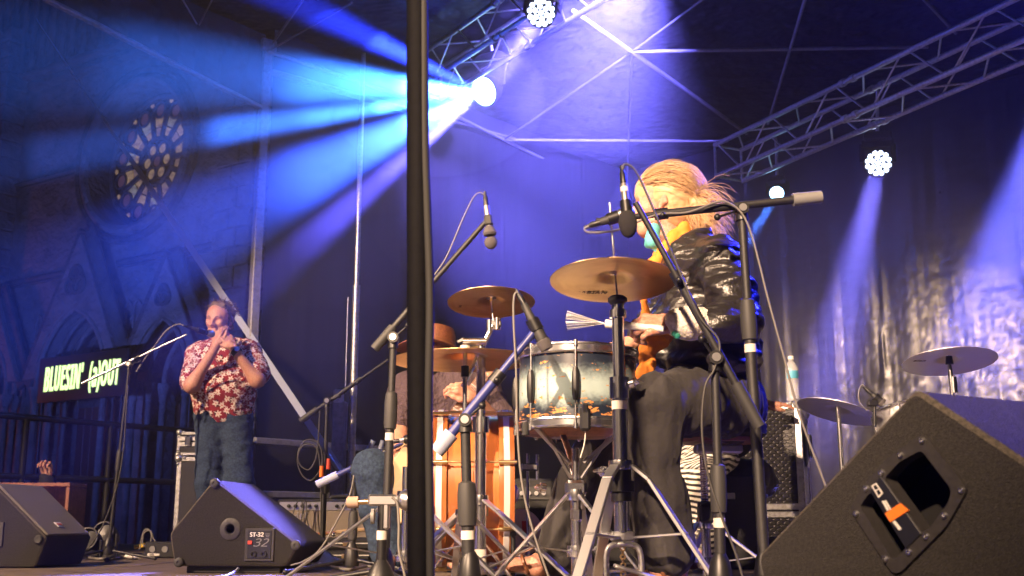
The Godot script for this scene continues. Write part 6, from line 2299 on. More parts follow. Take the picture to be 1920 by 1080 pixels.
func stands() -> void:
	# 1: hanging condenser in front of the drummer
	var z := 3.0
	mic_stand("black boom stand leaning a long arm across the drummer's jacket", floor_under(1348, 1000, z), at(1340, 672, z), at(1192, 380, z), at(1424, 800, z), {"joint": 0.46, "r": 0.012, "weight": 0.13, "turn": 0.9})
	microphone("upright condenser microphone with dark foam ball before the drummer's face", at(1168, 330, z), at(1180, 446, z), "foam")
	cable("cable looping over the foam microphone and down the leaning boom", [[1168, 318], [1172, 308], [1190, 318], [1212, 362], [1262, 480], [1310, 590], [1348, 640], [1340, 690], [1322, 725], [1316, 800], [1325, 880], [1350, 960], [1380, 1040], [1400, 1110]], z - 0.02, 0.0034)
	# 2: horizontal boom behind
	z = 3.35
	mic_stand("black boom stand with a level arm above the drummer's shoulder", floor_under(1432, 1000, z), at(1390, 393, z), at(1118, 414, z), at(1540, 369, z), {"joint": 0.70, "r": 0.0135, "thin": 0.45, "weight": 0.09, "turn": 0.1, "weight_mat": M.plastic_grey, "boom_mat": M.mic_metal if false else M.black_paint})
	microphone("vocal microphone pointing at the drummer's mouth from the left", at(1112, 421, z), at(1190, 396, z), "vocal")
	cable("cable curling from the vocal microphone along the level boom to the floor", [[1104, 424], [1096, 430], [1108, 436], [1150, 433], [1185, 420], [1235, 402], [1290, 398], [1340, 380], [1365, 380], [1392, 402], [1412, 450], [1440, 560], [1470, 670], [1500, 780], [1540, 890], [1580, 1000], [1600, 1080]], z - 0.03, 0.0036, M.grey_cable)
	# 3: snare microphone
	z = 3.3
	mic_stand("blue-lit boom stand slanting up to the snare microphone", floor_under(881, 1000, z), at(872, 788, z), at(1008, 614, z), at(818, 848, z), {"joint": 0.52, "r": 0.015, "thin": 0.55, "weight": 0.07, "weight_mat": M.strap, "boom_mat": M.blue_lit_boom})
	microphone("instrument microphone aimed down at the worn drum", at(976, 558, z), at(1027, 657, z), "instrument")
	cable("pale cable hanging from the snare microphone past the drum", [[970, 548], [964, 556], [963, 600], [968, 700], [970, 800], [978, 900], [998, 990], [1030, 1085]], z - 0.02, 0.0034, M.grey_cable)
	# 4: overhead condenser
	z = 3.8
	mic_stand("overhead boom stand whose arm passes behind the near pole", floor_under(722, 1000, z), at(738, 634, z), at(914, 412, z), at(702, 655, z), {"joint": 0.70, "r": 0.012, "thin": 0.7, "weight": 0.10, "turn": 1.1})
	microphone("slim silver condenser with grey foam tip hanging in the haze", at(911, 374, z), at(922, 468, z), "grey_foam")
	cable("thin cable arching from the hanging condenser to its boom", [[909, 366], [900, 361], [888, 370], [868, 410], [838, 480], [815, 515]], z, 0.0026, M.grey_cable)
	# 5: stand behind the middle monitor
	z = 6.0
	mic_stand("dark boom stand left of the seated guitarist with a coiled cable", floor_under(605, 1000, z), at(614, 752, z), at(728, 675, z), at(563, 790, z), {"joint": 0.5, "r": 0.012, "round": true, "tape": false})
	cable("cable coil hung on the dark boom stand", [[600, 770], [594, 850], [580, 880], [562, 870], [560, 845], [575, 825], [598, 832], [604, 870], [585, 900], [566, 890], [558, 860], [570, 835], [596, 845], [602, 930], [600, 1030]], z - 0.03, 0.004)
	for k in 2:
		var mb := MB.new()
		var p := at([603, 616][k], [884, 870][k], z - 0.04)
		mb.tube(p - Vector3.UP * 0.028, p + Vector3.UP * 0.028, 0.012, 0.010, 12)
		solo("cable_plug", mb, M.orange_tape if k == 0 else M.red_plug, ["orange cable plug hanging on the dark boom stand", "red cable plug hanging on the dark boom stand"][k], "plug")
	# 6: low boom by the jeans
	z = 5.0
	mic_stand("low boom stand slanting past the guitarist's knee", floor_under(660, 1000, z), at(666, 878, z), at(766, 826, z), at(594, 909, z), {"joint": 0.45, "r": 0.0115, "weight": 0.1, "weight_mat": M.strap, "boom_mat": M.blue_lit_boom})
	microphone("pencil microphone by the guitarist's right hand", at(740, 828, z - 0.05), at(790, 819, z - 0.05), "pencil")
	cable("pale cable sagging from the low boom stand to the floor", [[664, 890], [655, 930], [630, 980], [600, 1030], [570, 1052], [545, 1060]], z - 0.03, 0.004, M.grey_cable)
	# 7: short stand with a stubby cross arm
	z = 3.5
	var fb := floor_under(716, 1000, z)
	var st := thing("short_stand", "short black stand with a stubby brass-coloured cross arm", "stand", fb, "microphone stands")
	var mb := MB.new()
	mb.tube(fb + Vector3.UP * 0.04, at(718, 940, z), 0.015)
	part(st, "tube", mb, M.black_metal)
	mb = MB.new()
	mb.tube(fb + Vector3.UP * (at(718, 1012, z).y), fb + Vector3.UP * (at(718, 995, z).y), 0.0158)
	part(st, "tape_band", mb, M.white_tape)
	mb = MB.new()
	mb.tube(at(652, 942, z), at(672, 941, z), 0.017)
	mb.tube(at(650, 942, z), at(653, 942, z), 0.013)
	part(st, "arm_end", mb, M.felt)
	mb = MB.new()
	mb.tube(at(672, 941, z), at(770, 936, z), 0.0085)
	part(st, "cross_arm", mb, M.gold)
	mb = MB.new()
	mb.box(Transform3D(Basis(), at(718, 938, z)), Vector3(0.09, 0.035, 0.035), 0.006)
	mb.box(Transform3D(Basis(), at(724, 965, z)), Vector3(0.022, 0.09, 0.03), 0.006)
	part(st, "clamp", mb, M.steel)
	mb = MB.new()
	mb.tube(at(702, 968, z - 0.03), at(696, 968, z - 0.03), 0.023, 0.023, 18)
	part(st, "clamp_knob", mb, M.plastic_grey)
	mb = MB.new()
	mb.ball(at(764, 938, z), 0.033, 16)
	part(st, "arm_ball", mb, M.steel)
	mb = MB.new()
	mb.lathe(Transform3D(Basis(), fb), [Vector2(0, 0), Vector2(0.06, 0), Vector2(0.06, 0.015), Vector2(0.03, 0.08), Vector2(0.016, 0.1), Vector2(0, 0.1)], 18)
	part(st, "base_cone", mb, M.black_metal)
	cable("dark cable curving down from the short stand", [[735, 932], [745, 945], [748, 985], [748, 1030], [758, 1075], [765, 1110]], z - 0.02, 0.004, M.grey_cable)
	var fs := thing("folded_stand", "chrome tripod stand with short tube left of the near pole", "stand", floor_under(760, 1000, 3.9))
	mb = MB.new()
	mb.tube(floor_under(760, 1000, 3.9) + Vector3.UP * 0.06, floor_under(760, 1000, 3.9) + Vector3.UP * 0.4, 0.014)
	part(fs, "tube", mb, M.chrome)
	tripod(fs, floor_under(760, 1000, 3.9), 0.42, 0.30, 0.1, [2.75, 0.6, 4.7])
	# 8: harmonica player's stand
	z = 6.9
	mic_stand("thin boom stand reaching up to the harmonica player", floor_under(205, 1000, z), at(243, 683, z), at(350, 627, z), at(153, 719, z), {"joint": 0.5, "r": 0.009, "thin": 0.85, "weight": 0.0, "tape": false, "boom_mat": M.steel, "turn": 0.2})
	microphone("vocal microphone held against the harmonica player's hands", at(352, 613, z - 0.0), at(402, 628, z + 0.15), "vocal")
	cable("cable arching from the harmonica microphone to its boom", [[346, 611], [332, 608], [312, 620], [290, 648], [272, 672], [256, 696]], z, 0.0042, M.grey_cable)
	cable("long cable sweeping from the boom stand down to the floor", [[240, 722], [236, 780], [232, 840], [222, 900], [205, 955], [185, 1000], [158, 1035], [140, 1048], [126, 1046]], z - 0.1, 0.0042)
	# 9: small microphone of the other kit
	z = 5.1
	microphone("clip-on microphone over the second kit behind the near monitor", at(1628, 733, z), at(1656, 757, z), "instrument")
	cable("small loop of cable behind the clip-on microphone", [[1624, 728], [1616, 722], [1610, 735], [1612, 755], [1626, 770]], z, 0.003, M.grey_cable)
	var cl := thing("microphone_clamp", "small clamp under the clip-on microphone", "clamp", at(1640, 790, z))
	mb = MB.new()
	mb.tube(at(1640, 752, z), at(1640, 800, z), 0.007)
	mb.box(Transform3D(Basis(), at(1636, 756, z)), Vector3(0.045, 0.03, 0.03), 0.004)
	part(cl, "rod", mb, M.black_metal)

# ---------------------------------------------------------------- people
func J(q: Array) -> Vector3: return at(q[0], q[1], q[2])
func chain(list: Array) -> Array:                     # [[u, v, z, r], ...] joined one after the other
	var o := []
	for k in list.size() - 1: o.append([J(list[k]), J(list[k + 1]), list[k][3], list[k + 1][3]])
	return o
func B(a: Array, b: Array, ra: float, rb: float) -> Array: return [J(a), J(b), ra, rb]
func grown(bones: Array, by: float) -> Array: return bones.map(func(b): return [b[0], b[1], b[2] + by, b[3] + by])

func floral_texture() -> ImageTexture:
	var n := 512
	var im := Image.create(n, n, false, Image.FORMAT_RGB8)
	var red := Color(0.22, 0.010, 0.02).linear_to_srgb()
	im.fill(red)
	var r := RandomNumberGenerator.new()
	r.seed = 12
	var white := Color(0.72, 0.62, 0.54).linear_to_srgb()
	var dark := Color(0.07, 0.008, 0.015).linear_to_srgb()
	var leaf := func(cx: float, cy: float, ang: float, ln: float, wd: float, col: Color) -> void:
		var d := Vector2(cos(ang), sin(ang))
		for i in int(ln * 2):
			var t := i / (ln * 2.0)
			var w := wd * sin(PI * pow(t, 0.75))
			var p := Vector2(cx, cy) + d * ln * t
			for j in range(-int(w), int(w) + 1):
				var q := p + Vector2(-d.y, d.x) * j
				im.set_pixel(posmod(int(q.x), n), posmod(int(q.y), n), col)
	for k in 26: leaf.call(r.randf() * n, r.randf() * n, r.randf() * TAU, r.randf_range(50, 90), r.randf_range(16, 26), dark)
	var placed := []
	for k in 300:
		var c := Vector2(r.randf() * n, r.randf() * n)
		var ok := true
		for q in placed:
			var dd: Vector2 = (c - q).abs()
			dd = Vector2(minf(dd.x, n - dd.x), minf(dd.y, n - dd.y))
			if dd.length() < 66: ok = false
		if not ok: continue
		placed.append(c)
		var a0 := r.randf() * TAU
		var m := 5 + r.randi() % 3
		for j in m: leaf.call(c.x + cos(a0 + TAU * j / m) * 4, c.y + sin(a0 + TAU * j / m) * 4, a0 + TAU * j / m + r.randf_range(-0.2, 0.2), r.randf_range(26, 44), r.randf_range(7, 11), white)
		for j in 3: leaf.call(c.x, c.y, r.randf() * TAU, r.randf_range(44, 62), 4.5, white)
		for j in 5: leaf.call(c.x + r.randf_range(-5, 5), c.y + r.randf_range(-5, 5), r.randf() * TAU, 9, 3, Color(0.5, 0.06, 0.06).linear_to_srgb())
	return ImageTexture.create_from_image(im)
func stripe_texture() -> ImageTexture:
	var im := Image.create(128, 128, false, Image.FORMAT_RGB8)
	for y in 128:
		for x in 128:
			var s := sin((y + 3.0 * sin(TAU * x / 128.0)) * TAU * 8.0 / 128.0)
			var w := smoothstep(-0.25, 0.15, s)
			var c := Vector3(0.015, 0.014, 0.014).lerp(Vector3(0.7, 0.66, 0.58), w)
			im.set_pixel(x, y, Color(c.x, c.y, c.z).linear_to_srgb())
	return ImageTexture.create_from_image(im)
func hair_strands(list: Array, r: float) -> MB:
	var mb := MB.new()
	for line in list:
		var rr := []
		for k in line.size(): rr.append(r * (1.0 - 0.75 * k / (line.size() - 1.0)))
		mb.sweep(line, rr, 4, false)
	return mb

func people() -> void:
	mat("leather", Vector3(0.020, 0.018, 0.017), 0.36, 0.0, 0.62)
	tri_map(M.leather, 4.0, tex.wear, noise_tex("leatherb", 0.03, 5, FastNoiseLite.TYPE_SIMPLEX, [], 512, 91), 0.10, null, false)
	mat("black_cloth", Vector3(0.024, 0.022, 0.022), 0.9)
	tri_map(M.black_cloth, 3.0, null, noise_tex("clothfold", 0.02, 4, FastNoiseLite.TYPE_SIMPLEX, [], 256, 93), 0.25, null, false)
	M.black_cloth.rim_enabled = true
	M.black_cloth.rim = 0.25
	mat("mauve_shirt", Vector3(0.075, 0.048, 0.058), 0.9)
	tri_map(M.mauve_shirt, 8.0, null, tex.clothfold, 0.5, null, false)
	mat("orange_cloth", Vector3(0.82, 0.26, 0.03), 0.8)
	mat("teal_cloth", Vector3(0.12, 0.5, 0.5), 0.8)
	mat("white_cloth", Vector3(0.7, 0.64, 0.56), 0.9)
	tri_map(M.white_cloth, 12.0, null, tex.clothfold, 0.3, null, false)
	mat("blond", Vector3(0.56, 0.36, 0.19), 0.5)
	mat("grey_brown_hair", Vector3(0.11, 0.07, 0.045), 0.6)
	mat("dark_hair", Vector3(0.03, 0.026, 0.025), 0.7)
	mat("floral", Vector3(1, 1, 1), 0.85)
	tri_map(M.floral, 3.3, floral_texture(), tex.clothfold, 0.3, null, false)
	mat("striped", Vector3(1, 1, 1), 0.9)
	tri_map(M.striped, 5.0, stripe_texture(), tex.clothfold, 0.3, null, false)
	mat("brown_leather", Vector3(0.16, 0.06, 0.025), 0.45)
	mat("hat_leather", Vector3(0.22, 0.075, 0.03), 0.5)
	tri_map(M.hat_leather, 6.0, tex.wear, tex.leatherb, 0.2, null, false)
	mat("green_beads", Vector3(0.02, 0.16, 0.12), 0.3)
	mat("dark_jacket", Vector3(0.012, 0.012, 0.015), 0.9)
	drummer()
	harmonica_player()
	guitarist()
	others()

func drummer() -> void:
	var mb: MB
	var seat := J([1345, 812, 3.88])
	var th := thing("person", "drummer in black leather jacket and orange scarf playing with a brush", "person", Vector3(seat.x, 0, seat.z))
	var hc := J([1243, 388, 3.85])
	var fwd := Vector3(-1, 0.10, -0.30).normalized()
	var up := Vector3(-0.12, 1, 0.02)
	var arm_n := chain([[1348, 492, 3.60, 0.052], [1385, 598, 3.50, 0.043], [1330, 606, 3.46, 0.040], [1268, 608, 3.44, 0.028]])
	var arm_f := chain([[1275, 495, 4.02, 0.05], [1235, 600, 4.08, 0.042], [1188, 642, 3.98, 0.028]])
	var leg_n := chain([[1352, 762, 3.74, 0.085], [1224, 756, 3.50, 0.058], [1238, 1045, 3.58, 0.036]])
	var leg_f := chain([[1312, 764, 4.0, 0.085], [1140, 792, 4.08, 0.058], [1032, 1045, 4.15, 0.036]])
	var torso := [B([1300, 510, 3.76], [1330, 740, 3.80], 0.10, 0.11), B([1290, 512, 3.94], [1318, 745, 3.96], 0.10, 0.11), B([1248, 430, 3.85], [1285, 500, 3.85], 0.05, 0.062)]
	var foot_n := chain([[1240, 1050, 3.58, 0.038], [1262, 1074, 3.58, 0.036], [1215, 1088, 3.56, 0.032], [1160, 1096, 3.54, 0.024]])
	var foot_f := chain([[1030, 1045, 4.15, 0.036], [1012, 1062, 4.15, 0.034], [962, 1058, 4.13, 0.026]])
	mb = body_mesh(torso + arm_n + arm_f + leg_n + leg_f + foot_n + foot_f, 0.013, 0.04)
	mb.add(body_mesh(head_bones(hc, fwd, up, 1.0) + [B([1248, 425, 3.85], [1262, 462, 3.85], 0.052, 0.052)], 0.0055, 0.016))
	mb.add(body_mesh(hand_bones(J([1266, 608, 3.44]), Vector3(-1, -0.02, 0.10), Vector3(0.05, 0.62, 0.8), -1.0, 1.0, 1.08) + [B([1285, 607, 3.45], [1266, 608, 3.44], 0.03, 0.027)], 0.0042, 0.008))
	mb.add(body_mesh(hand_bones(J([1188, 642, 3.98]), Vector3(-1, -0.25, 0.05), Vector3(-0.1, 1, 0.4), -1.0, 0.8, 1.0), 0.006, 0.008))
	part(th, "body", mb, M.skin)
	# jacket
	var jb := [B([1302, 512, 3.75], [1322, 620, 3.74], 0.118, 0.125), B([1292, 512, 3.95], [1312, 620, 3.97], 0.115, 0.122), B([1322, 620, 3.74], [1330, 668, 3.74], 0.128, 0.15), B([1312, 620, 3.97], [1318, 668, 3.98], 0.122, 0.145), B([1352, 505, 3.82], [1372, 640, 3.82], 0.085, 0.09),
		B([1372, 640, 3.82], [1384, 668, 3.84], 0.09, 0.085), B([1312, 478, 3.72], [1350, 500, 3.61], 0.088, 0.08), B([1285, 485, 3.95], [1276, 500, 4.02], 0.085, 0.075), B([1262, 520, 3.82], [1256, 610, 3.80], 0.05, 0.05), B([1256, 610, 3.80], [1250, 664, 3.80], 0.05, 0.055)]
	jb += grown(chain([[1350, 496, 3.60, 0.055], [1372, 550, 3.54, 0.052], [1384, 600, 3.50, 0.048]]), 0.022) + grown(chain([[1384, 600, 3.50, 0.044], [1345, 606, 3.465, 0.036], [1320, 607, 3.45, 0.030]]), 0.02) + grown(chain([[1276, 498, 4.02, 0.05], [1238, 600, 4.08, 0.044], [1200, 632, 4.0, 0.034]]), 0.018)
	mb = body_mesh(jb, 0.0085, 0.05, 0.022, 7.5, 5, Vector3(0.55, 1.9, 0.8))
	part(th, "jacket", mb, M.leather)
	# orange collar and scarf
	var col := chain([[1288, 446, 3.76, 0.016], [1283, 424, 3.74, 0.013], [1262, 442, 3.74, 0.015], [1246, 468, 3.74, 0.018], [1228, 494, 3.76, 0.02]]) + chain([[1290, 430, 3.80, 0.018], [1292, 432, 3.90, 0.018], [1268, 442, 3.97, 0.018], [1236, 478, 3.95, 0.018], [1222, 496, 3.88, 0.018], [1228, 494, 3.76, 0.018]]) + chain([[1284, 434, 3.745, 0.014], [1284, 446, 3.74, 0.012], [1262, 452, 3.735, 0.012], [1245, 478, 3.735, 0.012]])
	mb = body_mesh(col, 0.006, 0.022)
	part(th, "collar", mb, M.orange_cloth)
	mb = body_mesh(chain([[1206, 560, 3.66, 0.012], [1212, 600, 3.64, 0.016], [1218, 636, 3.60, 0.022], [1214, 656, 3.57, 0.026], [1212, 672, 3.57, 0.02], [1206, 700, 3.56, 0.022], [1204, 722, 3.56, 0.012]]) + chain([[1214, 656, 3.57, 0.02], [1240, 640, 3.6, 0.022], [1252, 634, 3.62, 0.018]]) + chain([[1214, 660, 3.57, 0.014], [1222, 684, 3.56, 0.013], [1218, 702, 3.56, 0.009]]), 0.0055, 0.014, 0.006, 24.0)
	part(th, "scarf", mb, M.orange_cloth)
	mb = body_mesh(chain([[1216, 446, 3.76, 0.012], [1226, 430, 3.75, 0.02], [1224, 452, 3.75, 0.024], [1216, 458, 3.78, 0.016]]) + chain([[1224, 452, 3.76, 0.012], [1230, 470, 3.76, 0.008]]), 0.005, 0.012)
	part(th, "face_mask", mb, M.teal_cloth)
	mb = body_mesh(chain([[1318, 604, 3.44, 0.046], [1292, 606, 3.43, 0.050], [1271, 606, 3.43, 0.046]]), 0.006, 0.02, 0.0035, 16.0)
	part(th, "shirt_cuff", mb, M.white_cloth)
	mb = MB.new()
	var bw := J([1266, 606, 3.44])
	for k in 16:
		var a := TAU * k / 16
		mb.ball(bw + Vector3(0.004 * sin(a * 2), sin(a) * 0.034, cos(a) * 0.034), 0.0062, 8)
	mb.ball(J([1270, 630, 3.40]), 0.011, 8)
	mb.ball(J([1264, 626, 3.40]), 0.009, 8)
	part(th, "bracelet", mb, M.green_beads)
	# trousers
	var tb := [B([1345, 745, 3.78], [1372, 765, 3.84], 0.135, 0.12), B([1318, 745, 3.96], [1350, 765, 3.96], 0.125, 0.115)]
	tb += chain([[1352, 752, 3.74, 0.115], [1285, 752, 3.60, 0.10], [1226, 756, 3.50, 0.082]]) + chain([[1226, 756, 3.50, 0.082], [1226, 830, 3.52, 0.075], [1233, 930, 3.55, 0.083], [1244, 1030, 3.58, 0.097]]) + chain([[1312, 764, 4.0, 0.10], [1140, 792, 4.08, 0.08], [1090, 900, 4.12, 0.078], [1050, 1035, 4.15, 0.092]])
	mb = body_mesh(tb, 0.011, 0.05, 0.018, 7.0, 9, Vector3(1.5, 0.28, 1.5))
	part(th, "trousers", mb, M.black_cloth)
	# sandals
	mb = body_mesh(chain([[1270, 1088, 3.58, 0.016], [1215, 1098, 3.56, 0.018], [1155, 1103, 3.54, 0.014]]), 0.008, 0.01)
	for s in [[1218, 1066], [1240, 1056]]:
		var c := J([s[0], s[1] + 14, 3.565])
		mb.ring(c, Vector3(1, 0.5, 0.1), 0.038, 0.007, 22, 6)
	part(th, "sandal", mb, M.brown_leather)
	mb = body_mesh(chain([[1020, 1068, 4.15, 0.012], [955, 1068, 4.13, 0.012]]), 0.008, 0.01)
	mb.ring(J([985, 1058, 4.13]), Vector3(1, 0.4, 0.1), 0.034, 0.006, 18, 6)
	part(th, "sandal", mb, M.brown_leather)
	# hair
	var f := fwd
	var u := (up - f * up.dot(f)).normalized()
	var r := f.cross(u)
	var P := func(x: float, y: float, z: float) -> Vector3: return hc + r * x + u * y + f * z
	var hb := [[P.call(0, 0.055, 0.035), P.call(0, 0.05, -0.04), 0.078, 0.084], [P.call(0, 0.03, -0.045), P.call(0, -0.02, -0.06), 0.086, 0.074], [P.call(-0.035, 0.035, -0.03), P.call(-0.03, -0.02, -0.055), 0.066, 0.052], [P.call(0.035, 0.035, -0.03), P.call(0.03, -0.02, -0.055), 0.066, 0.052],
		[P.call(-0.01, 0.01, -0.12), P.call(-0.02, -0.01, -0.145), 0.045, 0.05], [P.call(-0.02, -0.01, -0.14), P.call(-0.03, -0.06, -0.16), 0.042, 0.03]]
	mb = body_mesh(grown(hb, -0.008), 0.0065, 0.03, 0.006, 22.0, 6, Vector3(0.7, 1.0, 0.7))
	part(th, "hair", mb, M.blond)
	var lines := []
	for k in 520:
		var lat := rng.randf_range(-1.0, 1.0)
		var s0 := Vector3(lat * 0.9, rng.randf_range(0.25, 1.0), rng.randf_range(-0.15, 0.75)).normalized()
		var back := Vector3(lat * 0.25, rng.randf_range(-0.35, 0.25), -1).normalized()
		var line := []
		var puff := rng.randf_range(0.0, 0.024)
		for j in 8:
			var t := j / 7.0
			var d := s0.slerp(back, t)
			var rad := 0.100 + 0.014 * sin(t * PI) + puff * sin(t * PI)
			line.append(P.call(d.x * rad * 0.86, 0.035 + d.y * rad * 1.0, -0.008 + d.z * rad * 1.18) + Vector3(rng.randf_range(-1, 1), rng.randf_range(-1, 1), rng.randf_range(-1, 1)) * 0.005)
		lines.append(smooth_line(line, 2))
	for k in 620:
		var p: Vector3 = P.call(rng.randf_range(-0.05, 0.04), rng.randf_range(-0.05, 0.06), -0.10 + rng.randf_range(-0.03, 0.02))
		var d: Vector3 = -f * rng.randf_range(0.4, 1.0) + u * rng.randf_range(-0.6, 0.5) + r * rng.randf_range(-0.5, 0.4)
		var line := [p]
		for j in 8:
			d = (d - u * 0.22 + Vector3(rng.randf_range(-1, 1), rng.randf_range(-1, 1), rng.randf_range(-1, 1)) * 0.28).normalized()
			p += d * rng.randf_range(0.012, 0.026)
			line.append(p)
		lines.append(smooth_line(line, 2))
	for k in 160:
		var d := Vector3(rng.randf_range(-0.8, 0.8), rng.randf_range(0.35, 1.0), rng.randf_range(-0.9, 0.6)).normalized()
		var p: Vector3 = P.call(d.x * 0.085, 0.035 + d.y * 0.096, -0.008 + d.z * 0.11)
		var dd: Vector3 = (r * d.x + u * d.y + f * d.z - f * 0.8 + u * 0.2).normalized()
		var line := [p]
		for j in 5:
			dd = (dd - f * 0.25 - u * 0.12 + Vector3(rng.randf_range(-1, 1), rng.randf_range(-1, 1), rng.randf_range(-1, 1)) * 0.22).normalized()
			p += dd * 0.009
			line.append(p)
		lines.append(line)
	part(th, "hair", hair_strands(lines, 0.0014), M.blond)
	# brush
	var b0 := J([1204, 613, 3.42])
	var b1 := J([1136, 607, 3.46])
	var br := thing("drum_brush", "white-handled drum brush in the drummer's near hand", "drum brush", b0)
	mb = MB.new()
	mb.tube(J([1245, 617, 3.40]), b1, 0.0105, 0.0135, 14)
	part(br, "handle", mb, M.white_paint)
	mb = MB.new()
	for k in 46:
		var q := rng.randf_range(-1, 1)
		mb.tube(b1, J([1060 + absf(q) * 4, 600 + q * 19, 3.50 + rng.randf_range(-0.03, 0.03)]), 0.0009, 0.0007, 4)
	var fan := part(br, "wire_fan", mb, M.steel)
	fan.set_meta("kind", "stuff")
	# stool
	var sb := Vector3(seat.x, 0, seat.z)
	var st := thing("drum_stool", "round drum stool with dark red underside under the drummer", "stool", sb)
	mb = MB.new()
	mb.lathe(Transform3D(Basis(), sb + Vector3.UP * (seat.y - 0.02)), [Vector2(0, 0), Vector2(0.15, 0.0), Vector2(0.165, 0.012), Vector2(0.168, 0.045), Vector2(0.15, 0.062), Vector2(0, 0.066)], 40)
	part(st, "cushion", mb, M.black_rubber)
	mb = MB.new()
	mb.lathe(Transform3D(Basis(), sb + Vector3.UP * (seat.y - 0.034)), [Vector2(0, 0), Vector2(0.145, 0.0), Vector2(0.15, 0.012), Vector2(0, 0.012)], 36)
	mat("stool_red", Vector3(0.13, 0.03, 0.025), 0.5)
	part(st, "seat_board", mb, M.stool_red)
	mb = MB.new()
	mb.box(Transform3D(Basis(), sb + Vector3.UP * (seat.y - 0.055)), Vector3(0.16, 0.03, 0.07), 0.006)
	part(st, "bracket", mb, M.steel)
	var pr := []
	var y0 := 0.27
	for k in 26:
		pr.append(Vector2(0.011, y0 + k * 0.008))
		pr.append(Vector2(0.014, y0 + k * 0.008 + 0.004))
	mb = MB.new()
	mb.lathe(Transform3D(Basis(), sb + Vector3(-0.055, 0, 0.02)), pr, 14)
	part(st, "screw_post", mb, M.chrome)
	mb = MB.new()
	mb.tube(sb + Vector3(-0.055, 0.02, 0.02), sb + Vector3(-0.055, 0.20, 0.02), 0.016)
	part(st, "lower_tube", mb, M.chrome)
	mb = MB.new()
	mb.tube(sb + Vector3(-0.055, 0.19, 0.02), sb + Vector3(-0.055, 0.28, 0.02), 0.026)
	mb.box(Transform3D(Basis(), sb + Vector3(-0.055, 0.24, 0.03)), Vector3(0.05, 0.06, 0.06), 0.008)
	part(st, "clamp", mb, M.black_metal)
	tripod(st, sb + Vector3(-0.055, 0, 0.02), 0.27, 0.21, 0.08, [0.3, 2.4, 4.5])

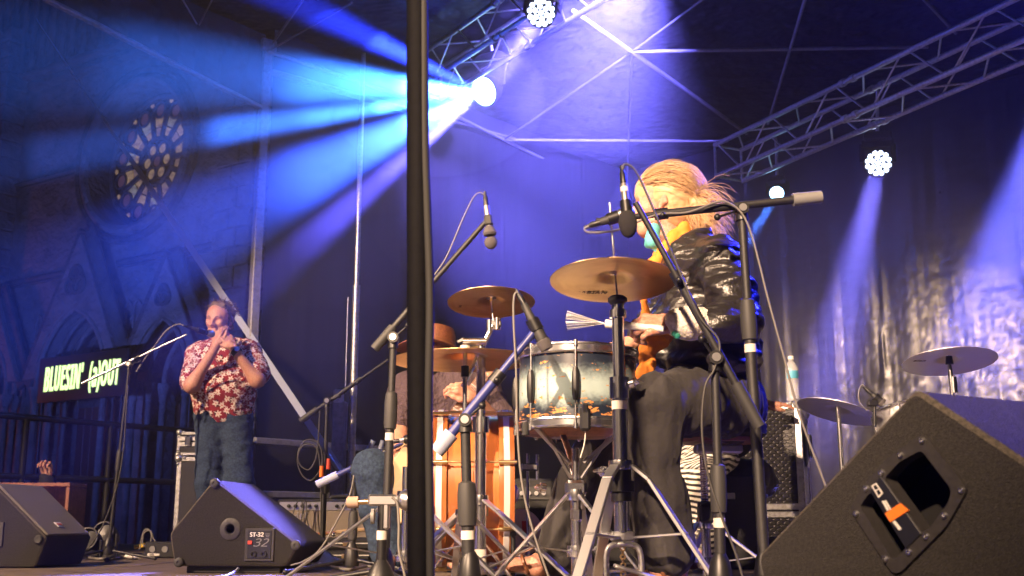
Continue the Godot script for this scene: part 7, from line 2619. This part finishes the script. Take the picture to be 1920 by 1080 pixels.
func harmonica_player() -> void:
	var mb: MB
	var z := 7.5
	var base := J([420, 1041, z])
	base.y = 0
	var th := thing("person", "harmonica player in red flowered shirt and jeans with hands cupped at his mouth", "person", base)
	var hc := J([411, 602, z])
	var fwd := Vector3(-0.22, -0.16, 1).normalized()
	var up := Vector3(0.05, 1, 0.1)
	var arm_r := chain([[373, 668, z, 0.055], [360, 722, 7.28, 0.046], [402, 655, 7.22, 0.028]])
	var arm_l := chain([[466, 662, z, 0.055], [482, 712, 7.30, 0.046], [438, 655, 7.22, 0.028]])
	var legs := chain([[398, 785, z, 0.075], [392, 905, 7.46, 0.055], [397, 1022, z, 0.045]]) + chain([[442, 785, z, 0.075], [450, 905, 7.46, 0.055], [455, 1022, z, 0.045]])
	var torso := [B([403, 672, z], [405, 765, z], 0.105, 0.115), B([436, 670, z], [436, 765, z], 0.105, 0.115), B([413, 628, z], [417, 665, z], 0.062, 0.068), B([408, 725, 7.43], [432, 725, 7.43], 0.115, 0.115)]
	var feet := chain([[397, 1026, z, 0.045], [392, 1034, 7.34, 0.036]]) + chain([[455, 1026, z, 0.045], [462, 1034, 7.34, 0.036]])
	mb = body_mesh(torso + arm_r + arm_l + legs + feet, 0.016, 0.05)
	mb.add(body_mesh(head_bones(hc, fwd, up, 1.04) + [[hc - Vector3.UP * 0.05, J([414, 648, z]), 0.06, 0.062]], 0.006, 0.016))
	var wr := J([404, 650, 7.22])
	var wl := J([438, 652, 7.22])
	mb.add(body_mesh(hand_bones(wr, Vector3(0.10, 0.95, -0.12), Vector3(-0.55, 0.05, 0.8), -1.0, 0.62, 1.08) + [[J([397, 664, 7.23]), wr, 0.03, 0.027]], 0.0055, 0.008))
	mb.add(body_mesh(hand_bones(wl, Vector3(-0.62, 0.75, -0.08), Vector3(0.6, 0.2, 0.8), 1.0, 0.62, 1.08) + [[J([446, 664, 7.23]), wl, 0.03, 0.027]], 0.0055, 0.008))
	part(th, "body", mb, M.skin)
	var sb := grown([torso[0], torso[1], torso[3]], 0.03) + [B([372, 664, z], [466, 660, z], 0.075, 0.075), B([404, 738, 7.47], [438, 738, 7.47], 0.135, 0.135), B([392, 738, z], [450, 738, z], 0.10, 0.10)]
	sb += grown(chain([[373, 668, z, 0.062], [362, 712, 7.33, 0.062]]), 0.026) + grown(chain([[466, 662, z, 0.062], [481, 700, 7.35, 0.062]]), 0.026)
	mb = body_mesh(sb, 0.012, 0.04, 0.012, 7.0, 4, Vector3(1.3, 0.6, 1.3))
	part(th, "shirt", mb, M.floral)
	mb = body_mesh(chain([[404, 660, 7.42, 0.03], [396, 668, 7.38, 0.024], [410, 690, 7.36, 0.014]]) + chain([[428, 656, 7.42, 0.03], [440, 664, 7.38, 0.024], [424, 690, 7.36, 0.014]]), 0.008, 0.014)
	part(th, "shirt_collar", mb, M.floral)
	mb = body_mesh(grown(chain([[396, 782, z, 0.095], [392, 905, 7.46, 0.072], [397, 1024, z, 0.065]]) + chain([[444, 782, z, 0.095], [450, 905, 7.46, 0.072], [453, 1024, z, 0.065]]), 0.014) + [B([404, 775, z], [436, 775, z], 0.118, 0.118)], 0.013, 0.05, 0.013, 8.0, 8, Vector3(0.8, 1.3, 0.8))
	part(th, "jeans", mb, M.denim)
	for s in [[J([394, 1037, 7.36])], [J([462, 1037, 7.36])]]:
		mb = body_mesh([[s[0] + Vector3(0, 0.03, 0.06), s[0] + Vector3(0, 0.04, -0.12), 0.045, 0.05]], 0.012, 0.02)
		part(th, "shoe", mb, M.brown_leather)
	var f := fwd
	var u := (up - f * up.dot(f)).normalized()
	var r := f.cross(u)
	var P := func(x: float, y: float, zz: float) -> Vector3: return hc + r * x + u * y + f * zz
	mb = body_mesh([[P.call(0, 0.07, -0.01), P.call(0, 0.06, -0.05), 0.068, 0.072], [P.call(-0.05, 0.05, -0.03), P.call(-0.06, -0.03, -0.03), 0.045, 0.035], [P.call(0.05, 0.05, -0.03), P.call(0.06, -0.03, -0.03), 0.045, 0.035], [P.call(0, 0.04, -0.06), P.call(0, -0.04, -0.06), 0.07, 0.055], [P.call(-0.04, 0.10, 0.03), P.call(0.03, 0.105, 0.02), 0.024, 0.024], [P.call(0.058, 0.06, 0.02), P.call(0.07, 0.0, 0.0), 0.02, 0.016], [P.call(-0.058, 0.06, 0.02), P.call(-0.07, 0.0, 0.0), 0.02, 0.016]], 0.007, 0.02, 0.012, 30.0, 5)
	part(th, "hair", mb, M.grey_brown_hair)
	var lines := []
	for k in 120:
		var d := Vector3(rng.randf_range(-1, 1), rng.randf_range(0.0, 1.0), rng.randf_range(-0.9, 0.35)).normalized()
		var p: Vector3 = P.call(d.x * 0.088, 0.05 + d.y * 0.085, -0.02 + d.z * 0.1)
		var dd: Vector3 = (r * d.x + u * (d.y + 0.2) - f * 0.5).normalized()
		var line := [p]
		for j in 4:
			dd = (dd - u * 0.25 + Vector3(rng.randf_range(-1, 1), rng.randf_range(-1, 1), rng.randf_range(-1, 1)) * 0.3).normalized()
			p += dd * 0.011
			line.append(p)
		lines.append(line)
	part(th, "hair", hair_strands(lines, 0.0026), M.grey_brown_hair)
	mb = MB.new()
	for sgn in [-1, 1]:
		mb.sweep([P.call(sgn * 0.016, 0.026, 0.096), P.call(sgn * 0.032, 0.032, 0.094), P.call(sgn * 0.050, 0.025, 0.082)], [0.0025, 0.0032, 0.002], 6)
	part(th, "eyebrows", mb, M.grey_brown_hair)
	mb = MB.new()
	var wa := J([443, 659, 7.225])
	mb.tube(wa + Vector3(-0.012, 0.012, 0), wa + Vector3(0.012, -0.012, 0), 0.034, 0.035, 20)
	var wt := part(th, "watch_strap", mb, M.black_rubber)
	mb = MB.new()
	mb.tube(wa + Vector3(0.01, 0.008, 0.028), wa + Vector3(0.014, 0.012, 0.042), 0.018, 0.017, 16)
	part(wt, "watch_case", mb, M.chrome)
	var hp := J([417, 630, 7.36])
	var hm := thing("harmonica", "small metal harmonica held in the player's cupped hands", "harmonica", hp)
	mb = MB.new()
	mb.box(Transform3D(Basis(Vector3.BACK, 0.1), hp), Vector3(0.10, 0.026, 0.026), 0.005)
	part(hm, "cover_plate", mb, M.chrome)

func guitarist() -> void:
	var mb: MB
	var z := 5.3
	var base := J([800, 1060, z])
	base.y = 0
	var th := thing("person", "seated guitarist in brown leather hat, dark shirt and jeans behind the bass drum", "person", base)
	var hc := J([812, 672, z])
	var fwd := Vector3(-0.35, -0.25, 1).normalized()
	var torso := [B([800, 745, z], [795, 860, 5.4], 0.12, 0.14), B([855, 740, z], [840, 860, 5.4], 0.12, 0.14), B([814, 695, z], [822, 725, z], 0.06, 0.065)]
	var arm_l := chain([[905, 735, z, 0.055], [942, 808, 5.15, 0.046], [892, 748, 4.96, 0.028]])
	var arm_r := chain([[762, 738, z, 0.055], [748, 805, 5.18, 0.046], [752, 858, 5.02, 0.03]])
	var legs := chain([[790, 885, 5.42, 0.095], [700, 880, 5.0, 0.066], [735, 1040, 5.05, 0.042]]) + chain([[845, 885, 5.42, 0.095], [865, 890, 5.0, 0.066], [850, 1045, 5.1, 0.042]])
	mb = body_mesh(torso + arm_l + arm_r + legs + chain([[735, 1044, 5.05, 0.04], [722, 1058, 4.92, 0.03]]) + chain([[850, 1046, 5.1, 0.04], [855, 1058, 4.95, 0.03]]), 0.014, 0.05)
	mb.add(body_mesh(head_bones(hc, fwd, Vector3.UP, 1.0), 0.007, 0.016))
	mb.add(body_mesh(hand_bones(J([892, 748, 4.96]), Vector3(-0.7, 0.45, 0.2), Vector3(0.3, 0.6, 0.6), 1.0, 0.85, 1.05), 0.0055, 0.008))
	mb.add(body_mesh(hand_bones(J([752, 856, 5.02]), Vector3(0.05, -0.8, 0.2), Vector3(-0.5, 0.1, 0.85), 1.0, 0.5, 1.05), 0.0055, 0.008))
	part(th, "body", mb, M.skin)
	mb = body_mesh(grown(torso.slice(0, 2), 0.028) + [B([765, 738, z], [902, 735, z], 0.08, 0.08)] + grown(chain([[905, 735, z, 0.06], [938, 800, 5.17, 0.056]]), 0.028) + grown(chain([[762, 738, z, 0.06], [752, 790, 5.2, 0.055]]), 0.026) + [B([870, 745, 5.22], [930, 800, 5.15], 0.07, 0.08)], 0.012, 0.05, 0.016, 8.0, 12, Vector3(1.2, 0.7, 1.2))
	part(th, "shirt", mb, M.mauve_shirt)
	mb = body_mesh(grown(chain([[790, 885, 5.42, 0.10], [700, 880, 5.0, 0.074], [712, 950, 5.03, 0.07], [733, 1035, 5.05, 0.075]]) + chain([[845, 885, 5.42, 0.10], [865, 890, 5.0, 0.076], [850, 1035, 5.1, 0.07]]), 0.012), 0.012, 0.04, 0.014, 9.0, 14, Vector3(1.0, 1.0, 1.0))
	part(th, "jeans", mb, M.denim)
	mb = body_mesh([[hc + Vector3(-0.01, -0.09, 0.07), hc + Vector3(0.0, -0.13, 0.07), 0.055, 0.035], [hc + Vector3(0.06, -0.06, 0.02), hc + Vector3(0.03, -0.11, 0.05), 0.032, 0.035], [hc + Vector3(-0.06, -0.06, 0.04), hc + Vector3(-0.03, -0.11, 0.06), 0.032, 0.035]], 0.007, 0.02, 0.01, 40.0)
	part(th, "beard", mb, M.dark_hair)
	# hat
	var hat := Transform3D(Basis(Vector3(0.12, 0, -1).normalized(), 0.0).rotated(Vector3.BACK, -0.12).rotated(Vector3.RIGHT, -0.08), hc + Vector3(0.0, 0.055, -0.01))
	mb = MB.new()
	mb.lathe(hat, [Vector2(0.105, 0.0), Vector2(0.104, 0.03), Vector2(0.098, 0.07), Vector2(0.085, 0.098), Vector2(0.05, 0.104), Vector2(0.02, 0.094), Vector2(0, 0.09)], 32)
	var hp := part(th, "hat", mb, M.hat_leather)
	mb = MB.new()
	for k in 48:
		var a := TAU * k / 48
		var b := TAU * (k + 1) / 48
		var E := func(t: float, rr: float, dy: float) -> Vector3:
			var sag := 0.028 * pow(absf(cos(t)), 2.0) * (rr - 0.1) / 0.07
			return hat * Vector3(cos(t) * rr, sag * -1.0 + dy, sin(t) * rr * 1.08)
		mb.quad(E.call(a, 0.1, 0.004), E.call(b, 0.1, 0.004), E.call(b, 0.175, 0.0), E.call(a, 0.175, 0.0))
		mb.quad(E.call(a, 0.175, -0.004), E.call(b, 0.175, -0.004), E.call(b, 0.1, -0.001), E.call(a, 0.1, -0.001))
		mb.quad(E.call(a, 0.175, 0.0), E.call(b, 0.175, 0.0), E.call(b, 0.175, -0.004), E.call(a, 0.175, -0.004))
	part(hp, "brim", mb, M.hat_leather)
	mb = MB.new()
	mb.lathe(hat, [Vector2(0.107, 0.002), Vector2(0.108, 0.006), Vector2(0.107, 0.026), Vector2(0.105, 0.028)], 32)
	part(hp, "hat_band", mb, M.brown_leather)
	# guitar across the lap
	var g := J([768, 890, 4.98])
	var nd := (J([908, 705, 4.98]) - g).normalized()
	var gx := Transform3D(Basis(nd, Vector3.BACK.cross(nd).normalized(), Vector3.BACK), g)
	var gt := thing("guitar", "guitar on the seated man's lap with its neck rising to the right", "guitar", g)
	var outline := []
	for k in 40:
		var a := TAU * k / 40
		var x := cos(a) * 0.23
		var w := 0.17 if x < 0 else 0.13
		var waist := 1.0 - 0.26 * exp(-pow((x - 0.02) / 0.08, 2))
		outline.append(Vector2(x, sin(a) * w * waist))
	mb = MB.new()
	mb.plane(gx, outline, 0.09, 0.006)
	part(gt, "body", mb, M.wood_stick)
	mb = MB.new()
	mb.plane(gx * Transform3D(Basis(), Vector3(-0.05, -0.05, 0.004)), [Vector2(-0.09, -0.04), Vector2(0.06, -0.05), Vector2(0.09, 0.0), Vector2(-0.02, 0.035), Vector2(-0.09, 0.01)], 0.003)
	part(gt, "pickguard", mb, M.badge_cream)
	mb = MB.new()
	mb.box(gx * Transform3D(Basis(), Vector3(0.37, 0, -0.002)), Vector3(0.36, 0.052, 0.026), 0.008)
	part(gt, "neck", mb, M.neck_wood)
	mb = MB.new()
	mb.box(gx * Transform3D(Basis(), Vector3(0.34, 0, 0.013)), Vector3(0.42, 0.048, 0.006), 0.001)
	var fb := part(gt, "fretboard", mb, M.brown_leather)
	for k in 12:
		mb = MB.new()
		mb.box(gx * Transform3D(Basis(), Vector3(0.15 + k * 0.033, 0, 0.0165)), Vector3(0.003, 0.047, 0.002))
		part(fb, "fret", mb, M.steel)
	for k in 6:
		mb = MB.new()
		mb.tube(gx * Vector3(-0.12, -0.019 + k * 0.0076, 0.02), gx * Vector3(0.56, -0.017 + k * 0.0068, 0.02), 0.0006, 0.0006, 4)
		part(gt, "string", mb, M.steel)
	mb = MB.new()
	mb.box(gx * Transform3D(Basis(), Vector3(0.60, 0, -0.006)), Vector3(0.11, 0.06, 0.016), 0.005)
	part(gt, "headstock", mb, M.neck_wood)
	# his stool
	var sb := J([800, 905, 5.42])
	var st := thing("wooden_stool", "orange-brown wooden stool under the guitarist", "stool", Vector3(sb.x, 0, sb.z))
	var sy := 0.36
	mb = MB.new()
	mb.lathe(Transform3D(Basis(), Vector3(sb.x, sy - 0.03, sb.z)), [Vector2(0, 0), Vector2(0.17, 0.0), Vector2(0.18, 0.015), Vector2(0.17, 0.03), Vector2(0, 0.03)], 32)
	part(st, "seat", mb, M.warm_wood)
	for q in [[-0.17, 0.13], [0.17, 0.13], [-0.17, -0.13], [0.17, -0.13]]:
		mb = MB.new()
		mb.bar(Vector3(sb.x + q[0] * 0.75, sy - 0.03, sb.z + q[1] * 0.75), Vector3(sb.x + q[0] * 1.15, 0.0, sb.z + q[1] * 1.15), 0.04, 0.04, 0.005)
		part(st, "leg", mb, M.warm_wood)
	for s in [-1, 1]:
		mb = MB.new()
		mb.bar(Vector3(sb.x - 0.16, 0.16, sb.z + s * 0.12), Vector3(sb.x + 0.16, 0.16, sb.z + s * 0.12), 0.022, 0.022, 0.003)
		part(st, "rung", mb, M.warm_wood)

func others() -> void:
	var mb: MB
	# someone sitting behind the drummer: striped trousers below, a hand on the case
	var base := J([1330, 1060, 5.3])
	base.y = 0
	var th := thing("person", "person in striped trousers sitting behind the drummer, hand on the flight case", "person", base)
	var hc := J([1335, 575, 5.5])
	var torso := [B([1318, 660, 5.5], [1325, 800, 5.5], 0.12, 0.13), B([1360, 660, 5.5], [1360, 800, 5.5], 0.12, 0.13), B([1336, 605, 5.5], [1338, 650, 5.5], 0.06, 0.065)]
	var arm := chain([[1388, 668, 5.5, 0.05], [1402, 760, 5.55, 0.042], [1424, 762, 5.85, 0.03]])
	var legs := chain([[1320, 845, 5.5, 0.09], [1324, 905, 5.15, 0.055], [1324, 1040, 5.2, 0.040]]) + chain([[1345, 845, 5.5, 0.09], [1290, 905, 5.25, 0.06], [1296, 1040, 5.3, 0.042]])
	mb = body_mesh(torso + arm + legs + chain([[1322, 1044, 5.2, 0.04], [1318, 1056, 5.05, 0.03]]) + chain([[1296, 1044, 5.3, 0.04], [1292, 1056, 5.15, 0.03]]), 0.016, 0.05)
	mb.add(body_mesh(head_bones(hc, Vector3(-0.4, 0, 1), Vector3.UP, 1.0), 0.009, 0.016))
	mb.add(body_mesh(hand_bones(J([1426, 758, 5.9]), Vector3(1, 0.05, -0.15), Vector3(0, 1, 0.25), -1.0, 0.22, 1.05), 0.0055, 0.008))
	part(th, "body", mb, M.skin)
	mb = body_mesh(grown(torso.slice(0, 2), 0.03) + [B([1290, 668, 5.5], [1385, 668, 5.5], 0.08, 0.08)] + grown(chain([[1388, 668, 5.5, 0.055], [1402, 758, 5.55, 0.05], [1412, 760, 5.7, 0.045]]), 0.022), 0.014, 0.05, 0.012, 8.0)
	part(th, "top", mb, M.dark_jacket)
	mb = body_mesh(grown(legs, 0.026), 0.013, 0.04, 0.01, 9.0)
	part(th, "trousers", mb, M.striped)
	mb = body_mesh([[hc + Vector3(0, 0.05, -0.03), hc + Vector3(0, -0.03, -0.05), 0.085, 0.08]], 0.01, 0.02, 0.01, 25.0)
	part(th, "hair", mb, M.dark_hair)
	var sb := J([1345, 850, 5.55])
	var st := thing("black_box", "plain black box the striped-trouser person sits on", "box", Vector3(sb.x, 0, sb.z))
	mb = MB.new()
	mb.box(Transform3D(Basis(), Vector3(sb.x, 0.22, sb.z - 0.03)), Vector3(0.36, 0.44, 0.3), 0.01)
	part(st, "shell", mb, M.black_paint)
	mb = MB.new()
	mb.box(Transform3D(Basis(), Vector3(sb.x, 0.34, sb.z + 0.122)), Vector3(0.11, 0.03, 0.008), 0.003)
	part(st, "grip_slot", mb, M.steel)
	# someone on the ground beyond the railing, one hand over the lower rail
	var z := 8.5
	var hb := J([62, 950, z + 0.25])
	var pn := thing("person", "person in dark clothes beyond the railing, only a hand showing over the rail", "person", Vector3(hb.x, GROUND, hb.z))
	var wrist := J([88, 893, z - 0.12])
	var b0 := Vector3(hb.x, GROUND, hb.z)
	var body := [[b0 + Vector3(0, 0.95, 0), b0 + Vector3(0, 1.35, 0), 0.14, 0.13], [b0 + Vector3(-0.1, 0.95, 0), b0 + Vector3(-0.1, 0.08, 0), 0.09, 0.05], [b0 + Vector3(0.1, 0.95, 0), b0 + Vector3(0.1, 0.08, 0), 0.09, 0.05], [b0 + Vector3(0, 1.35, 0), b0 + Vector3(0, 1.55, 0.02), 0.06, 0.055]]
	var sh := b0 + Vector3(0.17, 1.38, 0)
	var el := Vector3(wrist.x + 0.03, wrist.y - 0.26, wrist.z - 0.02)
	var armb := [[sh, el, 0.05, 0.042], [el, wrist, 0.04, 0.028]]
	mb = body_mesh(body + armb, 0.018, 0.05)
	mb.add(body_mesh(head_bones(b0 + Vector3(0, 1.66, 0.03), Vector3(0.3, 0, 1), Vector3.UP, 1.0), 0.009, 0.016))
	mb.add(body_mesh(hand_bones(wrist, Vector3(0.05, 0.75, 0.45), Vector3(0, 0.6, -1), 1.0, 0.95, 1.15, 0.16), 0.006, 0.007))
	part(pn, "body", mb, M.skin)
	mb = body_mesh(grown(body.slice(0, 3), 0.03) + [[b0 + Vector3(-0.17, 1.36, 0), sh, 0.08, 0.08]] + grown([[sh, el, 0.052, 0.046], [el, wrist - (wrist - el).normalized() * 0.02, 0.042, 0.034]], 0.022), 0.018, 0.05, 0.01, 8.0)
	part(pn, "clothes", mb, M.dark_jacket)
	mb = body_mesh([[b0 + Vector3(0, 1.70, 0.0), b0 + Vector3(0, 1.64, -0.03), 0.09, 0.08]], 0.012, 0.02, 0.01, 25.0)
	part(pn, "hair", mb, M.dark_hair)

# ---------------------------------------------------------------- small things
func small_things() -> void:
	var mb: MB
	# water bottle on the flight case
	var b := at(1487, 752, 6.25)
	var th := thing("water_bottle", "clear plastic water bottle with blue label on the honeycomb flight case", "bottle", b)
	var clear := mat("clear_plastic", Vector3(0.92, 0.94, 0.96), 0.08)
	clear.albedo_color.a = 0.22
	clear.transparency = BaseMaterial3D.TRANSPARENCY_ALPHA
	mat("bottle_label", Vector3(0.08, 0.34, 0.5), 0.5)
	var s := 1.05
	var prof := [Vector2(0, 0), Vector2(0.03, 0.0), Vector2(0.034, 0.008)]
	for k in 5:
		prof.append(Vector2(0.034, 0.016 + k * 0.018))
		prof.append(Vector2(0.031, 0.025 + k * 0.018))
	prof.append_array([Vector2(0.034, 0.11), Vector2(0.034, 0.165), Vector2(0.032, 0.178), Vector2(0.024, 0.2), Vector2(0.014, 0.214), Vector2(0.013, 0.225)])
	mb = MB.new()
	mb.lathe(Transform3D(Basis().scaled(Vector3.ONE * s), b), prof, 28)
	part(th, "bottle_wall", mb, clear)
	mb = MB.new()
	mb.lathe(Transform3D(Basis().scaled(Vector3.ONE * s), b), [Vector2(0.0346, 0.118), Vector2(0.0352, 0.12), Vector2(0.0352, 0.158), Vector2(0.0346, 0.16)], 28, 0.3, 2.6)
	part(th, "label_band", mb, M.bottle_label)
	mb = MB.new()
	mb.lathe(Transform3D(Basis().scaled(Vector3.ONE * s), b), [Vector2(0, 0.222), Vector2(0.0155, 0.222), Vector2(0.0155, 0.238), Vector2(0.014, 0.241), Vector2(0, 0.241)], 20)
	part(th, "cap", mb, M.white_paint)
	# cables and boxes on the floor at the left
	var fl := func(u: float, v: float) -> Vector3: return on_height(u, v, 0.012)
	var lay := func(label: String, list: Array, r: float, m: Material) -> void:
		var c := MB.new()
		c.sweep(smooth_line(list.map(func(q): return fl.call(q[0], q[1]) + Vector3.UP * (q[2] if q.size() > 2 else 0.0)), 6), r, 8)
		solo("cable", c, m, label, "cable", "cables")
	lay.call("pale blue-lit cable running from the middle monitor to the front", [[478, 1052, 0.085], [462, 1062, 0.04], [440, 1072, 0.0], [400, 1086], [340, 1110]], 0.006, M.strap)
	lay.call("bundle of dark cables across the floor left of the tall case", [[130, 1046], [170, 1041], [210, 1044], [250, 1039], [290, 1042], [330, 1040]], 0.012, M.cable)
	lay.call("grey cable lying behind the left monitor", [[125, 1048], [150, 1044], [190, 1048], [230, 1044], [262, 1047]], 0.008, M.grey_cable)
	lay.call("thick dark cable looping over the floor before the tall case", [[150, 1047], [175, 1043, 0.03], [200, 1040, 0.07], [215, 1044, 0.02], [200, 1050]], 0.014, M.cable)
	lay.call("thin cable in front of the guitar amplifier", [[560, 1042], [600, 1046], [650, 1050], [700, 1056], [745, 1064]], 0.008, M.grey_cable)
	lay.call("cable curling on the floor left of the low boom stand", [[560, 1062], [590, 1056], [620, 1062], [655, 1068], [690, 1062], [720, 1070]], 0.007, M.grey_cable)
	var hung := at(530, 948, 7.55)
	for k in 2:
		mb = MB.new()
		mb.sweep(smooth_line(pts([[560 + k * 12, 936], [552 + k * 16, 955], [546 + k * 20, 985], [562 + k * 20, 1000], [570 + k * 6, 975], [566 + k * 8, 940]], 7.5), 6), 0.004, 6)
		solo("cable", mb, M.cable, ["dark lead looping down the left of the beige amplifier cloth", "second dark lead looping down the beige amplifier cloth"][k], "cable", "cables")
	# power strip, yellow plug, small dark mixer rack behind the cables
	var ps := fl.call(330, 1042) as Vector3
	th = thing("power_box", "low black power box beside the cables left of the middle monitor", "power box", Vector3(ps.x, 0, ps.z))
	mb = MB.new()
	mb.box(Transform3D(Basis(), Vector3(ps.x - 0.05, 0.05, ps.z)), Vector3(0.26, 0.1, 0.16), 0.008)
	part(th, "housing", mb, M.black_rubber)
	for k in 3:
		mb = MB.new()
		mb.tube(Vector3(ps.x - 0.13 + k * 0.08, 0.055, ps.z + 0.08), Vector3(ps.x - 0.13 + k * 0.08, 0.055, ps.z + 0.086), 0.02, 0.02, 14)
		part(th, "socket", mb, M.plastic_grey)
	mat("yellow_plug", Vector3(0.75, 0.5, 0.04), 0.5)
	var yp := at(262, 1024, 8.0)
	mb = MB.new()
	mb.box(Transform3D(Basis(Vector3.BACK, 0.2), yp), Vector3(0.075, 0.028, 0.035), 0.006)
	mb.tube(yp + Vector3(0.035, 0.0, 0), yp + Vector3(0.07, -0.01, 0), 0.009)
	solo("cable_plug", mb, M.yellow_plug, "yellow cable plug at the foot of the tall flight case", "plug")
	for k in 3:
		mb = MB.new()
		var wp := fl.call([242, 284, 236][k], [1046, 1043, 1040][k]) as Vector3
		mb.box(Transform3D(Basis(Vector3.UP, k * 0.8), wp + Vector3.UP * 0.008), Vector3(0.05, 0.022, 0.03), 0.005)
		mb.tube(wp + Vector3(0.02, 0.008, 0), wp + Vector3(0.05, 0.008, 0), 0.008)
		solo("cable_plug", mb, M.white_paint, ["small white plug lying before the power box", "small white plug right beside the power box", "small white plug behind the other white plugs"][k], "plug", "white plugs on the floor")
	mb = MB.new()
	mb.sweep(smooth_line(pts([[262, 1030], [268, 1000], [276, 992], [284, 1002], [280, 1025], [268, 1020], [270, 1000], [282, 995], [288, 1010], [300, 1025], [330, 1032]], 7.9), 6), 0.0055, 6)
	solo("cable", mb, M.grey_cable, "loops of cable piled against the tall flight case", "cable", "cables")
	# dark lamps on the floor behind the left monitor
	for k in 2:
		var p := at([165, 195][k], [1012, 1000][k], 7.3 + k * 0.2)
		var lm := thing("floor_lamp", ["dark unlit floor lamp just right of the left monitor", "dark unlit floor lamp with shiny rim behind the long cable"][k], "stage lamp", Vector3(p.x, 0, p.z), "unlit lamps on the floor")
		mb = MB.new()
		var d := Vector3(-0.2, 0.35, 1).normalized()
		mb.lathe(Transform3D(MB.frame(d), Vector3(p.x, p.y, p.z)), [Vector2(0, -0.13), Vector2(0.05, -0.12), Vector2(0.07, -0.05), Vector2(0.075, 0.02), Vector2(0.068, 0.022), Vector2(0.062, -0.01), Vector2(0, -0.02)], 22)
		part(lm, "can", mb, M.black_metal)
		mb = MB.new()
		mb.ring(Vector3(p.x, p.y, p.z) + d * 0.02, d, 0.072, 0.005, 24, 6)
		part(lm, "rim", mb, M.steel)
		mb = MB.new()
		for s2 in [-1, 1]: mb.bar(Vector3(p.x + s2 * 0.085, 0.0, p.z), Vector3(p.x + s2 * 0.085, p.y, p.z), 0.012, 0.03, 0.002)
		mb.bar(Vector3(p.x - 0.085, 0.008, p.z), Vector3(p.x + 0.085, 0.008, p.z), 0.03, 0.014, 0.002)
		part(lm, "bracket", mb, M.black_metal)
	# dark blue cloth draped behind the rails
	mb = MB.new()
	mb.sweep(smooth_line(pts([[700, 826], [690, 850], [697, 870]], 8.2), 4), 0.02, 8)
	mb.sweep(smooth_line(pts([[718, 826], [712, 850], [716, 868]], 8.2), 4), 0.018, 8)
	solo("blue_strap_loop", mb, M.strap, "pale blue strap loop hanging on the rail above the guitarist's knee", "strap")
